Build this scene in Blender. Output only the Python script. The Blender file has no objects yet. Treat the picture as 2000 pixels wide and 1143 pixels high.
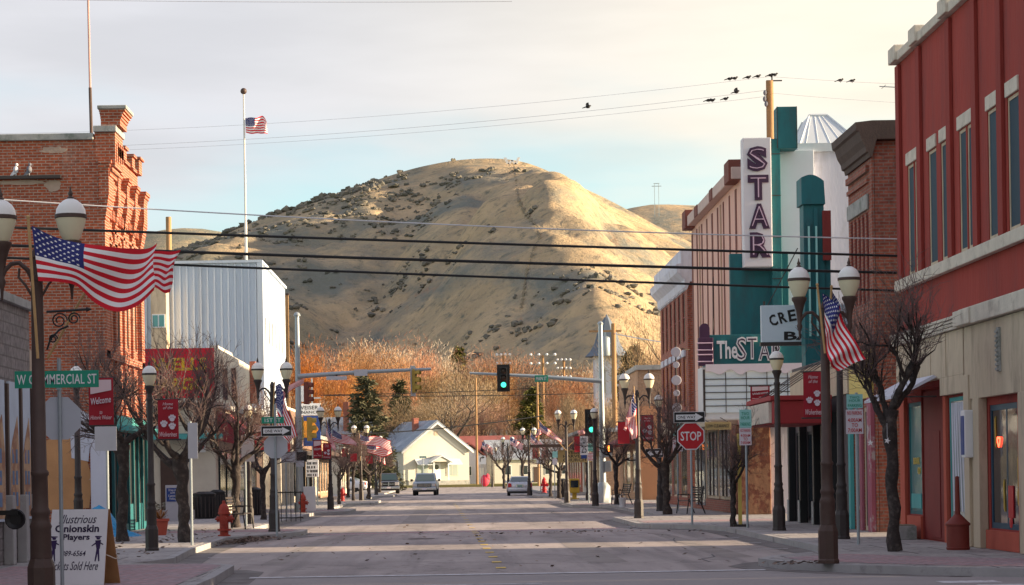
import bpy, bmesh, math, random
from mathutils import Vector, Matrix, noise
R = math.radians
sc = bpy.context.scene
COL = sc.collection
rng = random.Random(7)
# ---------------------------------------------------------------- camera model
FPX, PX0, PY0, CH, ROLL = 4500.0, 892.0, 928.0, 1.58, R(0.9)
cr, sr = math.cos(ROLL), math.sin(ROLL)
def P(px, py, D):
    u, v = (px - PX0) / FPX, (PY0 - py) / FPX
    return Vector((D * (u * cr + v * sr), D, CH + D * (-u * sr + v * cr)))
def XG(px, py, D): return P(px, py, D).x
cam = bpy.data.cameras.new('camera'); camo = bpy.data.objects.new('camera', cam); COL.objects.link(camo)
cam.sensor_width = 36; cam.lens = FPX / 2000 * 36
cam.shift_x = (1000 - PX0) / 2000; cam.shift_y = (PY0 - 571.5) / 2000
cam.clip_start = .1; cam.clip_end = 9000
camo.matrix_world = Matrix(((cr, sr, 0, 0), (0, 0, -1, 0), (-sr, cr, 0, CH), (0, 0, 0, 1)))
sc.camera = camo
# ---------------------------------------------------------------- materials
MATS = {}
def _new(name):
    m = bpy.data.materials.new(name); m.use_nodes = True
    nt = m.node_tree; b = nt.nodes['Principled BSDF']
    return m, nt, b
def c4(c): return (c[0], c[1], c[2], 1)
def PM(name, col, rough=.75, var=.14, scale=2.5, bump=0, bscale=30, metal=0, spec=.4, col2=None, c2pos=(.45, .6), c2scale=1.2, wobj=True, stretch=None):
    m, nt, b = _new(name); N, L = nt.nodes, nt.links
    tc = N.new('ShaderNodeTexCoord')
    src = tc.outputs['Object']
    if stretch:
        mp = N.new('ShaderNodeMapping'); mp.inputs['Scale'].default_value = stretch; L.new(src, mp.inputs[0]); src = mp.outputs[0]
    n = N.new('ShaderNodeTexNoise'); n.inputs['Scale'].default_value = scale; n.inputs['Detail'].default_value = 6; n.inputs['Roughness'].default_value = .65
    L.new(src, n.inputs['Vector'])
    mx = N.new('ShaderNodeMix'); mx.data_type = 'RGBA'
    mx.inputs[6].default_value = c4([max(0, c * (1 - var * 1.6)) for c in col]); mx.inputs[7].default_value = c4([min(1, c * (1 + var * 1.6)) for c in col])
    L.new(n.outputs[0], mx.inputs[0]); out = mx.outputs[2]
    if col2:
        n2 = N.new('ShaderNodeTexNoise'); n2.inputs['Scale'].default_value = c2scale; n2.inputs['Detail'].default_value = 8; n2.inputs['Roughness'].default_value = .7
        L.new(src, n2.inputs['Vector'])
        rp = N.new('ShaderNodeValToRGB'); rp.color_ramp.elements[0].position = c2pos[0]; rp.color_ramp.elements[1].position = c2pos[1]
        L.new(n2.outputs[0], rp.inputs[0])
        m2 = N.new('ShaderNodeMix'); m2.data_type = 'RGBA'; L.new(rp.outputs[0], m2.inputs[0]); L.new(out, m2.inputs[6]); m2.inputs[7].default_value = c4(col2); out = m2.outputs[2]
    L.new(out, b.inputs['Base Color'])
    b.inputs['Roughness'].default_value = rough; b.inputs['Metallic'].default_value = metal; b.inputs['Specular IOR Level'].default_value = spec
    if bump:
        nb = N.new('ShaderNodeTexNoise'); nb.inputs['Scale'].default_value = bscale; nb.inputs['Detail'].default_value = 5; L.new(src, nb.inputs['Vector'])
        bp = N.new('ShaderNodeBump'); bp.inputs['Strength'].default_value = bump; bp.inputs['Distance'].default_value = .02
        L.new(nb.outputs[0], bp.inputs['Height']); L.new(bp.outputs[0], b.inputs['Normal'])
    MATS[name] = m; return m
def BR(name, c1, c2, mortar, bw=.23, bh=.078, ms=.012, stain=(.25, .17, .14), stfac=.35, flat=False, c2pos=(.5, .72)):
    m, nt, b = _new(name); N, L = nt.nodes, nt.links
    g = N.new('ShaderNodeNewGeometry')
    sp = N.new('ShaderNodeSeparateXYZ'); L.new(g.outputs['Position'], sp.inputs[0])
    cb = N.new('ShaderNodeCombineXYZ')
    if flat:
        L.new(sp.outputs[0], cb.inputs[0]); L.new(sp.outputs[1], cb.inputs[1])
    else:
        sn = N.new('ShaderNodeSeparateXYZ'); L.new(g.outputs['True Normal'], sn.inputs[0])
        ab = N.new('ShaderNodeMath'); ab.operation = 'ABSOLUTE'; L.new(sn.outputs[0], ab.inputs[0])
        gt = N.new('ShaderNodeMath'); gt.operation = 'GREATER_THAN'; L.new(ab.outputs[0], gt.inputs[0]); gt.inputs[1].default_value = .6
        mf = N.new('ShaderNodeMix'); L.new(gt.outputs[0], mf.inputs[0]); L.new(sp.outputs[0], mf.inputs[2]); L.new(sp.outputs[1], mf.inputs[3])
        L.new(mf.outputs[0], cb.inputs[0]); L.new(sp.outputs[2], cb.inputs[1])
    br = N.new('ShaderNodeTexBrick'); br.inputs['Scale'].default_value = 1; br.inputs['Brick Width'].default_value = bw; br.inputs['Row Height'].default_value = bh
    br.inputs['Mortar Size'].default_value = ms; br.inputs['Color1'].default_value = c4(c1); br.inputs['Color2'].default_value = c4(c2); br.inputs['Mortar'].default_value = c4(mortar)
    br.inputs['Bias'].default_value = -.1
    L.new(cb.outputs[0], br.inputs['Vector'])
    n = N.new('ShaderNodeTexNoise'); n.inputs['Scale'].default_value = .7; n.inputs['Detail'].default_value = 9; n.inputs['Roughness'].default_value = .7; L.new(g.outputs['Position'], n.inputs['Vector'])
    rp = N.new('ShaderNodeValToRGB'); rp.color_ramp.elements[0].position = c2pos[0]; rp.color_ramp.elements[1].position = c2pos[1]; rp.color_ramp.elements[1].color = (stfac, stfac, stfac, 1); L.new(n.outputs[0], rp.inputs[0])
    m2 = N.new('ShaderNodeMix'); m2.data_type = 'RGBA'; L.new(rp.outputs[0], m2.inputs[0]); L.new(br.outputs[0], m2.inputs[6]); m2.inputs[7].default_value = c4(stain)
    n3 = N.new('ShaderNodeTexNoise'); n3.inputs['Scale'].default_value = 9; n3.inputs['Detail'].default_value = 4; L.new(g.outputs['Position'], n3.inputs['Vector'])
    hs = N.new('ShaderNodeHueSaturation'); L.new(m2.outputs[2], hs.inputs['Color'])
    mr = N.new('ShaderNodeMapRange'); mr.inputs[1].default_value = .3; mr.inputs[2].default_value = .7; mr.inputs[3].default_value = .72; mr.inputs[4].default_value = 1.28; L.new(n3.outputs[0], mr.inputs[0]); L.new(mr.outputs[0], hs.inputs['Value'])
    L.new(hs.outputs[0], b.inputs['Base Color']); b.inputs['Roughness'].default_value = .85; b.inputs['Specular IOR Level'].default_value = .25
    bp = N.new('ShaderNodeBump'); bp.inputs['Strength'].default_value = .5; bp.inputs['Distance'].default_value = .01; bp.invert = True
    L.new(br.outputs['Fac'], bp.inputs['Height']); L.new(bp.outputs[0], b.inputs['Normal'])
    MATS[name] = m; return m
def GL(name, col, rough=.06, spec=.6):
    m, nt, b = _new(name)
    b.inputs['Base Color'].default_value = c4(col); b.inputs['Roughness'].default_value = rough; b.inputs['Specular IOR Level'].default_value = spec
    N, L = nt.nodes, nt.links
    tc = N.new('ShaderNodeTexCoord'); n = N.new('ShaderNodeTexNoise'); n.inputs['Scale'].default_value = 1.3; L.new(tc.outputs['Object'], n.inputs['Vector'])
    bp = N.new('ShaderNodeBump'); bp.inputs['Strength'].default_value = .08; bp.inputs['Distance'].default_value = .05; L.new(n.outputs[0], bp.inputs['Height']); L.new(bp.outputs[0], b.inputs['Normal'])
    MATS[name] = m; return m
def EM(name, col, s):
    m, nt, b = _new(name); b.inputs['Base Color'].default_value = c4(col); b.inputs['Emission Color'].default_value = c4(col); b.inputs['Emission Strength'].default_value = s
    MATS[name] = m; return m
def LEAF(name, c1, c2, c3, trans=.0):
    m, nt, b = _new(name); N, L = nt.nodes, nt.links
    g = N.new('ShaderNodeNewGeometry'); oi = N.new('ShaderNodeObjectInfo')
    ad = N.new('ShaderNodeMath'); ad.operation = 'FRACT'; a2 = N.new('ShaderNodeMath'); a2.operation = 'ADD'
    L.new(g.outputs['Random Per Island'], a2.inputs[0]); L.new(oi.outputs['Random'], a2.inputs[1]); L.new(a2.outputs[0], ad.inputs[0])
    rp = N.new('ShaderNodeValToRGB'); e = rp.color_ramp.elements; e[0].color = c4(c1); e[1].color = c4(c3); x = e.new(.5); x.color = c4(c2)
    L.new(g.outputs['Random Per Island'], rp.inputs[0])
    hs = N.new('ShaderNodeHueSaturation'); L.new(rp.outputs[0], hs.inputs['Color'])
    ms_ = N.new('ShaderNodeMath'); ms_.operation = 'MULTIPLY'; ms_.inputs[1].default_value = 7.3; L.new(oi.outputs['Random'], ms_.inputs[0]); mf_ = N.new('ShaderNodeMath'); mf_.operation = 'FRACT'; L.new(ms_.outputs[0], mf_.inputs[0])
    ma_ = N.new('ShaderNodeMapRange'); ma_.inputs[3].default_value = .55; ma_.inputs[4].default_value = 1.15; L.new(mf_.outputs[0], ma_.inputs[0]); L.new(ma_.outputs[0], hs.inputs['Saturation'])
    mr = N.new('ShaderNodeMapRange'); mr.inputs[3].default_value = .5; mr.inputs[4].default_value = 1.5; L.new(oi.outputs['Random'], mr.inputs[0]); L.new(mr.outputs[0], hs.inputs['Value'])
    L.new(hs.outputs[0], b.inputs['Base Color']); b.inputs['Roughness'].default_value = .8; b.inputs['Specular IOR Level'].default_value = .2
    MATS[name] = m; return m

def roadmat():
    m, nt, b = _new('asphalt'); N, L = nt.nodes, nt.links
    g = N.new('ShaderNodeNewGeometry'); P_ = g.outputs['Position']
    def mp(sc3):
        x = N.new('ShaderNodeMapping'); x.inputs['Scale'].default_value = sc3; L.new(P_, x.inputs[0]); return x.outputs[0]
    def nz(v, s, d=6, r=.6): n = N.new('ShaderNodeTexNoise'); n.inputs['Scale'].default_value = s; n.inputs['Detail'].default_value = d; n.inputs['Roughness'].default_value = r; L.new(v, n.inputs['Vector']); return n.outputs[0]
    def ramp(o, p, q, lo=0, hi=1):
        r_ = N.new('ShaderNodeMapRange'); r_.inputs[1].default_value = p; r_.inputs[2].default_value = q; r_.inputs[3].default_value = lo; r_.inputs[4].default_value = hi; L.new(o, r_.inputs[0]); return r_.outputs[0]
    def mix(f, p, q):
        x = N.new('ShaderNodeMix'); x.data_type = 'RGBA'; L.new(f, x.inputs[0])
        for i, v in ((6, p), (7, q)):
            if isinstance(v, tuple): x.inputs[i].default_value = c4(v)
            else: L.new(v, x.inputs[i])
        return x.outputs[2]
    c = mix(ramp(nz(mp((1, .22, 1)), .5, 8, .65), .36, .64), (.26, .228, .22), (.45, .395, .375))
    c = mix(ramp(nz(mp((1.6, .06, 1)), .9, 4), .5, .66, 0, .7), c, (.18, .162, .158))          # tyre lanes
    c = mix(ramp(nz(P_, 1.1, 9, .75), .58, .72, 0, .55), c, (.16, .145, .14))                  # oil and damp
    c = mix(ramp(nz(P_, 26, 3), .35, .75, 0, .45), c, (.44, .40, .38))                         # chippings
    v = N.new('ShaderNodeTexVoronoi'); v.feature = 'DISTANCE_TO_EDGE'; v.inputs['Scale'].default_value = .16
    w = N.new('ShaderNodeMix'); w.data_type = 'VECTOR'; w.inputs[0].default_value = .3; L.new(P_, w.inputs[4]); n3 = N.new('ShaderNodeTexNoise'); n3.inputs['Scale'].default_value = .9; n3.inputs['Detail'].default_value = 6; L.new(P_, n3.inputs['Vector'])
    sc_ = N.new('ShaderNodeVectorMath'); sc_.operation = 'SCALE'; sc_.inputs['Scale'].default_value = 14; L.new(n3.outputs['Color'], sc_.inputs[0]); L.new(sc_.outputs[0], w.inputs[5]); L.new(w.outputs[1], v.inputs['Vector'])
    c = mix(ramp(v.outputs['Distance'], .002, .012, .4, 0), c, (.075, .07, .07))               # cracks
    L.new(c, b.inputs['Base Color']); b.inputs['Roughness'].default_value = .92; b.inputs['Specular IOR Level'].default_value = .2
    bp = N.new('ShaderNodeBump'); bp.inputs['Strength'].default_value = .4; bp.inputs['Distance'].default_value = .02; L.new(nz(P_, 30, 4), bp.inputs['Height']); L.new(bp.outputs[0], b.inputs['Normal'])
    return m
ASPH = roadmat()
CONC = BR('concrete_slabs', (.38, .36, .35), (.33, .315, .31), (.12, .11, .11), 1.55, 1.55, .022, flat=True, stain=(.21, .195, .195), stfac=.75, c2pos=(.48, .7))
KERB = PM('kerb_concrete', (.36, .35, .35), .9, .18, 1.5, .3, 40, col2=(.15, .14, .14), c2pos=(.55, .7), c2scale=1.4)
PAVER = BR('brick_pavers', (.40, .24, .25), (.33, .25, .27), (.26, .24, .25), .4, .2, .02, flat=True, stain=(.35, .32, .33), stfac=.5)
WPAINT = PM('road_white', (.62, .62, .64), .8, .2, 4, col2=(.24, .22, .22), c2pos=(.5, .66), c2scale=5)
YPAINT = PM('road_yellow', (.78, .52, .10), .8, .25, 4, col2=(.22, .19, .17), c2pos=(.52, .7), c2scale=6)
DRYGR = PM('dry_lawn', (.30, .25, .10), .95, .3, 1.2, .6, 30, col2=(.16, .17, .05), c2pos=(.45, .65), c2scale=.3)
DIRT = PM('ground_dirt', (.24, .2, .14), .95, .25, .05, .4, 8)
BRICKL = BR('old_red_brick', (.40, .095, .043), (.27, .065, .035), (.36, .25, .2), stain=(.42, .33, .27), stfac=.5, c2pos=(.56, .72))
BRICKR = BR('dark_red_brick', (.33, .1, .065), (.24, .07, .05), (.25, .17, .14))
BRICKF = BR('far_red_brick', (.38, .1, .06), (.3, .08, .05), (.28, .18, .15))
BRICKT = BR('tan_brick', (.45, .27, .16), (.38, .23, .14), (.35, .26, .2))
BLOCK = BR('grey_block', (.26, .235, .23), (.21, .19, .19), (.16, .145, .14), .4, .2, .015)
STONE = PM('stone_cap', (.36, .36, .35), .9, .25, 3, .4, 25, col2=(.2, .22, .2), c2pos=(.5, .65), c2scale=2)
CREAMST = PM('cream_trim', (.60, .54, .46), .85, .2, 3, .5, 22, col2=(.36, .31, .26), c2pos=(.54, .7), c2scale=2.2)
STUCCO = PM('red_stucco', (.34, .048, .036), .92, .26, 2.2, 1.0, 11, col2=(.20, .04, .036), c2pos=(.47, .68), c2scale=1.1, stretch=(1, 1, .22))
STUCCOD = PM('orange_red_paint', (.46, .09, .055), .8, .12, 2)
MAROON = PM('maroon_paint', (.2, .025, .022), .7, .15, 2)
PILR = PM('pilaster_shade_red', (.27, .04, .032), .92, .2, 1.6, .9, 14, stretch=(1, 1, .22))  # darker version of the stucco red; the pilasters' shade is put into the colour
CREAMP = PM('cream_cladding', (.55, .45, .33), .8, .18, 1.8, .4, 18, col2=(.34, .27, .2), c2pos=(.5, .7), c2scale=1.7, stretch=(1, 1, .3))
TEALW = PM('dark_teal_pane', (.008, .042, .07), .7, .2, 1)
TEAL = PM('teal_paint', (.012, .13, .15), .6, .25, 1.4, .2, 10, col2=(.03, .075, .09), c2pos=(.48, .72), c2scale=1.8, stretch=(1, 1, .3))
TEALL = PM('light_teal_paint', (.08, .38, .38), .65, .15, 2)
LAV = PM('white_wall', (.60, .61, .70), .8, .12, 1.2, .3, 16, col2=(.45, .44, .47), c2pos=(.5, .74), c2scale=1.3, stretch=(1, 1, .3))
WHITE = PM('white_paint', (.80, .80, .82), .6, .08, 2)
WHITEB = PM('bluish_white_panel', (.60, .70, .78), .5, .06, 2)
PINK = PM('pink_stucco', (.78, .47, .38), .85, .1, 1.2, .2, 25, stretch=(1, 1, .3))
BROWNS = PM('brown_stripe', (.19, .06, .045), .8, .15, 2)
TANS = PM('tan_stripe', (.42, .24, .16), .8, .15, 2)
CREAMW = PM('cream_wall', (.66, .60, .50), .85, .1, .9, .2, 25, col2=(.56, .5, .42), c2pos=(.5, .75))
METALW = PM('white_corrugated_metal', (.58, .66, .77), .45, .07, .9, metal=.0, spec=.5, col2=(.46, .50, .56), c2pos=(.5, .78), c2scale=1.6, stretch=(1, 1, .06))
DARKM = PM('dark_metal', (.045, .036, .035), .55, .25, 6, spec=.4)
BROWNM = PM('brown_lamp_metal', (.075, .045, .036), .55, .2, 6, spec=.4)
BLACK = PM('black_paint', (.014, .014, .016), .5, .2, 4)
DARKIN = PM('dark_interior', (.012, .012, .014), .8, .3, 2)
GALV = PM('galvanised_steel', (.34, .39, .42), .45, .12, 5, metal=.35, spec=.5)
SIGNBK = PM('sign_back_aluminium', (.46, .48, .54), .5, .06, 3, metal=.2)
RUST = PM('rusty_cornice', (.085, .06, .052), .8, .3, 2, .3, 20)
GLASSD = GL('dark_glass', (.02, .03, .04))
GLASST = GL('teal_glass', (.10, .30, .31), .12)
GLASSP = GL('pale_glass', (.36, .42, .40), .12)
GLASSC = GL('car_glass', (.03, .06, .065), .05)
GLOBE = PM('lamp_globe', (.72, .66, .46), .25, .05, 3, spec=.5)
GLOBET = PM('lamp_dome', (.78, .77, .74), .3, .05, 3, spec=.5)
FRED = PM('flag_red', (.66, .014, .03), .8, .1, 8)
FWHI = PM('flag_white', (.88, .86, .86), .8, .06, 8)
FBLU = PM('flag_blue', (.025, .03, .16), .8, .12, 8)
BANR = PM('banner_red', (.36, .014, .028), .7, .12, 3)
BANT = PM('banner_lettering', (.72, .55, .58), .7, .05, 3)
STICK = PM('wood_stick', (.48, .3, .13), .6, .2, 9)
WOOD = PM('pole_wood', (.36, .21, .1), .85, .25, 4, .3, 30, stretch=(1, 1, .15))
PLYW = PM('plywood_edge', (.42, .22, .1), .7, .2, 4)
BARK = PM('bark', (.045, .036, .034), .95, .45, 7, 1.0, 26, col2=(.11, .09, .08), c2pos=(.5, .68), c2scale=7)
TWIG = PM('street_twig', (.14, .095, .09), .9, .25, 3)
TWIGO = LEAF('orange_twigs', (.27, .115, .04), (.40, .19, .075), (.50, .28, .12))
TWIGR = LEAF('russet_twigs', (.30, .105, .042), (.42, .155, .06), (.48, .22, .09))
TWIGG = LEAF('tan_twigs', (.3, .2, .11), (.4, .28, .16), (.48, .36, .22))
NEEDLE = LEAF('evergreen_needles', (.045, .055, .016), (.095, .095, .028), (.17, .15, .045))
BRUSH = LEAF('sage_brush', (.10, .10, .075), (.17, .15, .11), (.25, .21, .14))
LITTER = LEAF('dead_leaves', (.11, .05, .025), (.19, .09, .04), (.28, .15, .07))
SGREEN = PM('sign_green', (.012, .27, .17), .5, .06, 4)
SRED = PM('sign_red', (.5, .012, .022), .45, .06, 4)
SWHITE = PM('sign_white', (.75, .75, .77), .5, .04, 4)
SPINK = PM('sign_pale', (.68, .62, .68), .5, .06, 4)
STEALL = PM('sign_aqua', (.3, .62, .6), .5, .06, 4)
STAN = PM('sign_tan', (.34, .26, .12), .6, .1, 4)
SYEL = PM('sign_yellow', (.66, .5, .12), .5, .06, 4)
SBLUE = PM('sign_blue', (.02, .06, .25), .5, .1, 4)
WFRED = PM('bank_sign_red', (.66, .012, .035), .5, .08, 3)
WFYEL = PM('bank_sign_yellow', (.8, .5, .03), .5, .06, 3)
SIGY = PM('signal_yellow', (.42, .3, .06), .6, .15, 4)
HYDR = PM('hydrant_red', (.36, .045, .028), .55, .25, 8, col2=(.25, .05, .03), c2pos=(.55, .7), c2scale=9)
HYDD = PM('hydrant_dark_red', (.35, .02, .02), .55, .2, 8)
NEWSY = PM('box_yellow', (.5, .33, .04), .5, .15, 4)
BUCK = PM('bucket_white', (.7, .72, .74), .5, .05, 4)
NAVYF = PM('navy_frame', (.012, .07, .12), .5, .15, 3)
TARP = PM('tarp_blue', (.03, .27, .52), .55, .15, 3)
ROOFG = PM('roof_shingle_grey', (.26, .3, .36), .9, .2, 1.5, .4, 12, col2=(.45, .5, .56), c2pos=(.5, .7), c2scale=.5)
SPIRE = PM('spire_slate', (.13, .16, .21), .8, .2, 1.5, .3, 8)
ROOFR = PM('roof_red', (.3, .1, .09), .85, .2, 1.5, .3, 12)
ROOFM = PM('metal_roof_pale', (.6, .64, .68), .45, .06, 1.5)
SIDING = PM('pale_siding', (.58, .56, .50), .75, .05, 2)
SHING = PM('brown_shingle', (.19, .115, .08), .9, .3, 7, .4, 30)
TYRE = PM('tyre_rubber', (.016, .016, .017), .8, .2, 6)
CHROME = PM('chrome', (.55, .55, .58), .2, .05, 4, metal=.9)
CARBLK = PM('dark_truck_paint', (.035, .04, .055), .25, .05, 3, spec=.6)
CARBLU = PM('blue_grey_truck_paint', (.3, .36, .42), .3, .06, 3, spec=.6)
CARSIL = PM('silver_car_paint', (.5, .53, .6), .25, .05, 3, spec=.6, metal=.3)
CARWHT = PM('white_car_paint', (.7, .71, .74), .3, .05, 3, spec=.6)
LRED = PM('tail_light_red', (.5, .01, .015), .25, .05, 3, spec=.6)
LCLR = PM('head_light_clear', (.55, .52, .5), .15, .05, 3, spec=.7)
AMBER = PM('amber_lens', (.55, .2, .03), .25, .05, 3)
LDARK = PM('unlit_lens', (.06, .025, .015), .3, .1, 4)
GREENL = EM('green_light', (.06, .95, .55), .85)
AMBL = EM('orange_hand_light', (1, .22, .03), 3)
NEON = EM('red_neon', (1, .07, .03), 2.5)
PURP = PM('dark_purple_paint', (.06, .02, .06), .6, .15, 2)
TERRA = PM('smoking_post_red', (.2, .035, .025), .6, .15, 4)
MURS = PM('mural_sky', (.5, .58, .68), .8, .15, 1.5)
MURT = PM('mural_tan', (.5, .33, .2), .8, .2, 2, col2=(.32, .16, .1), c2pos=(.45, .55), c2scale=2.2)
MURB = PM('mural_blue', (.12, .2, .34), .8, .25, 2, col2=(.4, .18, .12), c2pos=(.55, .62), c2scale=3)
PLAST = PM('orange_plaster', (.5, .26, .12), .9, .18, 1.4, .4, 14, col2=(.62, .55, .48), c2pos=(.58, .62), c2scale=.9)
PLASTW = PM('pale_plaster', (.42, .31, .25), .9, .2, 2, .4, 14)
PIPEB = PM('pigeon_grey', (.16, .17, .21), .7, .2, 9)
PIPEW = PM('pigeon_white', (.6, .6, .66), .7, .1, 9)
BIRDM = PM('starling_dark', (.014, .014, .016), .6, .2, 9)
WIREM = PM('cable_black', (.008, .008, .01), .6, .1, 4)
WIREG = PM('cable_grey', (.6, .6, .63), .6, .1, 4)
STONEV = PM('rust_stone_veneer', (.2, .075, .05), .85, .3, 2.2, .8, 5, col2=(.32, .17, .1), c2pos=(.48, .52), c2scale=2.4)
MAUVE = PM('mauve_paint', (.33, .1, .14), .8, .2, 1.3, col2=(.42, .36, .36), c2pos=(.55, .6), c2scale=.8)
# ---------------------------------------------------------------- mesh builder
class MB:
    def __init__(s, root=None):
        s.bm = bmesh.new(); s.off = Vector(root.location) if root is not None else Vector((0, 0, 0))
    def f(s, pts, mi=0):
        vs = [s.bm.verts.new(Vector(p) - s.off) for p in pts]
        try:
            fc = s.bm.faces.new(vs); fc.material_index = mi; return fc
        except ValueError: return None
    def box(s, x0, x1, y0, y1, z0, z1, mi=0, bev=0):
        x0, x1 = min(x0, x1), max(x0, x1); y0, y1 = min(y0, y1), max(y0, y1); z0, z1 = min(z0, z1), max(z0, z1)
        v = [s.bm.verts.new(Vector((x, y, z)) - s.off) for x in (x0, x1) for y in (y0, y1) for z in (z0, z1)]
        fs = []
        for q in ((0, 1, 3, 2), (4, 6, 7, 5), (0, 4, 5, 1), (2, 3, 7, 6), (0, 2, 6, 4), (1, 5, 7, 3)):
            fc = s.bm.faces.new([v[i] for i in q]); fc.material_index = mi; fs.append(fc)
        if bev:
            es = list({e for fc in fs for e in fc.edges})
            bmesh.ops.bevel(s.bm, geom=es, offset=bev, segments=2, affect='EDGES', profile=.6)
        return s
    def prism(s, pts, ax, a, b, mi=0, bev=0):
        def mk(p, c):
            return {'x': (c, p[0], p[1]), 'y': (p[0], c, p[1]), 'z': (p[0], p[1], c)}[ax]
        A = [s.bm.verts.new(Vector(mk(p, a)) - s.off) for p in pts]; B = [s.bm.verts.new(Vector(mk(p, b)) - s.off) for p in pts]
        n = len(pts); fs = [s.bm.faces.new(A), s.bm.faces.new(B[::-1])]
        for i in range(n): fs.append(s.bm.faces.new((A[i], B[i], B[(i + 1) % n], A[(i + 1) % n])))
        for fc in fs: fc.material_index = mi
        bmesh.ops.recalc_face_normals(s.bm, faces=fs)
        if bev: bmesh.ops.bevel(s.bm, geom=list({e for fc in fs for e in fc.edges}), offset=bev, segments=2, affect='EDGES', profile=.6)
        return s
    def tube(s, pts, rad, n=8, mi=0, cap=True):
        pts = [Vector(p) for p in pts]
        if not hasattr(rad, '__len__'): rad = [rad] * len(pts)
        rings = []; prev = None
        for i, p in enumerate(pts):
            d = (pts[min(i + 1, len(pts) - 1)] - pts[max(i - 1, 0)])
            if d.length < 1e-9: d = Vector((0, 0, 1))
            d.normalize()
            if prev is None:
                a = d.cross(Vector((0, 1, 0)) if abs(d.y) < .9 else Vector((1, 0, 0))).normalized()
            else:
                a = (prev - d * prev.dot(d))
                a = a.normalized() if a.length > 1e-6 else d.orthogonal().normalized()
            prev = a; b = d.cross(a)
            rings.append([s.bm.verts.new(p - s.off + (a * math.cos(t) + b * math.sin(t)) * rad[i]) for t in [2 * math.pi * k / n for k in range(n)]])
        for i in range(len(rings) - 1):
            for k in range(n):
                fc = s.bm.faces.new((rings[i][k], rings[i][(k + 1) % n], rings[i + 1][(k + 1) % n], rings[i + 1][k])); fc.material_index = mi
        if cap and n > 2:
            s.bm.faces.new(rings[0][::-1]).material_index = mi; s.bm.faces.new(rings[-1]).material_index = mi
        return s
    def lathe(s, prof, n=14, c=(0, 0, 0), mi=0, M=None, rot=0):
        rings = []
        for r, z in prof:
            ring = []
            for k in range(n):
                t = 2 * math.pi * (k + rot) / n; p = Vector((r * math.cos(t), r * math.sin(t), z))
                if M is not None: p = M @ p
                ring.append(s.bm.verts.new(p + Vector(c) - s.off))
            rings.append(ring)
        for i in range(len(rings) - 1):
            for k in range(n):
                s.bm.faces.new((rings[i][k], rings[i][(k + 1) % n], rings[i + 1][(k + 1) % n], rings[i + 1][k])).material_index = mi
        s.bm.faces.new(rings[0][::-1]).material_index = mi; s.bm.faces.new(rings[-1]).material_index = mi
        return s
    def ball(s, c, r, mi=0, seg=10, jit=0, rg=rng):
        if not hasattr(r, '__len__'): r = (r, r, r)
        m = Matrix.Translation(Vector(c) - s.off) @ Matrix.Diagonal((r[0], r[1], r[2], 1))
        g = bmesh.ops.create_uvsphere(s.bm, u_segments=seg, v_segments=max(4, seg * 2 // 3), radius=1, matrix=m)
        for v in g['verts']:
            if jit: v.co += Vector((rg.uniform(-1, 1), rg.uniform(-1, 1), rg.uniform(-1, 1))) * jit
            for fc in v.link_faces: fc.material_index = mi
        return s
    def skin(s, ax, c, t, u0, u1, z0, z1, ops, mi=0):
        """wall face at ax=c with openings (u0,u1,z0,z1) and reveals of depth t (signed)"""
        us = sorted({u0, u1, *[o[0] for o in ops], *[o[1] for o in ops]}); zs = sorted({z0, z1, *[o[2] for o in ops], *[o[3] for o in ops]})
        us = [u for u in us if u0 <= u <= u1]; zs = [z for z in zs if z0 <= z <= z1]
        def pt(u, z, d=0): return (c + d, u, z) if ax == 'x' else (u, c + d, z)
        def inop(u, z): return any(o[0] < u < o[1] and o[2] < z < o[3] for o in ops)
        for i in range(len(us) - 1):
            for j in range(len(zs) - 1):
                if not inop((us[i] + us[i + 1]) / 2, (zs[j] + zs[j + 1]) / 2):
                    s.f([pt(us[i], zs[j]), pt(us[i + 1], zs[j]), pt(us[i + 1], zs[j + 1]), pt(us[i], zs[j + 1])], mi)
        for a, b, e, g in list(ops) + [(u0, u1, z0, z1)]:
            for p, q in (((a, e), (b, e)), ((b, e), (b, g)), ((b, g), (a, g)), ((a, g), (a, e))):
                s.f([pt(*p), pt(*q), pt(*q, t), pt(*p, t)], mi)
        return s
    def build(s, name, mats, parent=None, smooth=False, ang=40, weld=False, norm=True):
        if weld: bmesh.ops.remove_doubles(s.bm, verts=s.bm.verts, dist=1e-4)
        if norm: bmesh.ops.recalc_face_normals(s.bm, faces=s.bm.faces)
        me = bpy.data.meshes.new(name); s.bm.to_mesh(me); s.bm.free()
        for m in (mats if isinstance(mats, (list, tuple)) else [mats]): me.materials.append(m)
        if smooth:
            me.polygons.foreach_set('use_smooth', [True] * len(me.polygons))
            me.set_sharp_from_angle(angle=R(ang))
        o = bpy.data.objects.new(name, me); COL.objects.link(o)
        if parent is not None: o.parent = parent
        return o
def _split(s, name, mats, parent=None, smooth=False):
    bm = s.bm; seen = set(); out = []
    bm.faces.index_update()
    for f0 in list(bm.faces):
        if f0.index in seen: continue
        st = [f0]; seen.add(f0.index); isl = []
        while st:
            f = st.pop(); isl.append(f)
            for v in f.verts:
                for g_ in v.link_faces:
                    if g_.index not in seen: seen.add(g_.index); st.append(g_)
        m = MB(); mp = {}
        for f in isl:
            for v in f.verts:
                if v not in mp: mp[v] = m.bm.verts.new(v.co)
            nf = m.bm.faces.new([mp[v] for v in f.verts]); nf.material_index = f.material_index
        out.append(m.build(name, mats, parent, smooth))
    bm.free(); return out
MB.split = _split
def T(name, label, cat, loc=(0, 0, 0), group=None, rz=0):
    o = bpy.data.objects.new(name, None); COL.objects.link(o); o.location = loc; o.rotation_euler = (0, 0, rz); o.empty_display_size = .2
    o['label'] = label; o['category'] = cat
    if group: o['group'] = group
    return o
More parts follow.
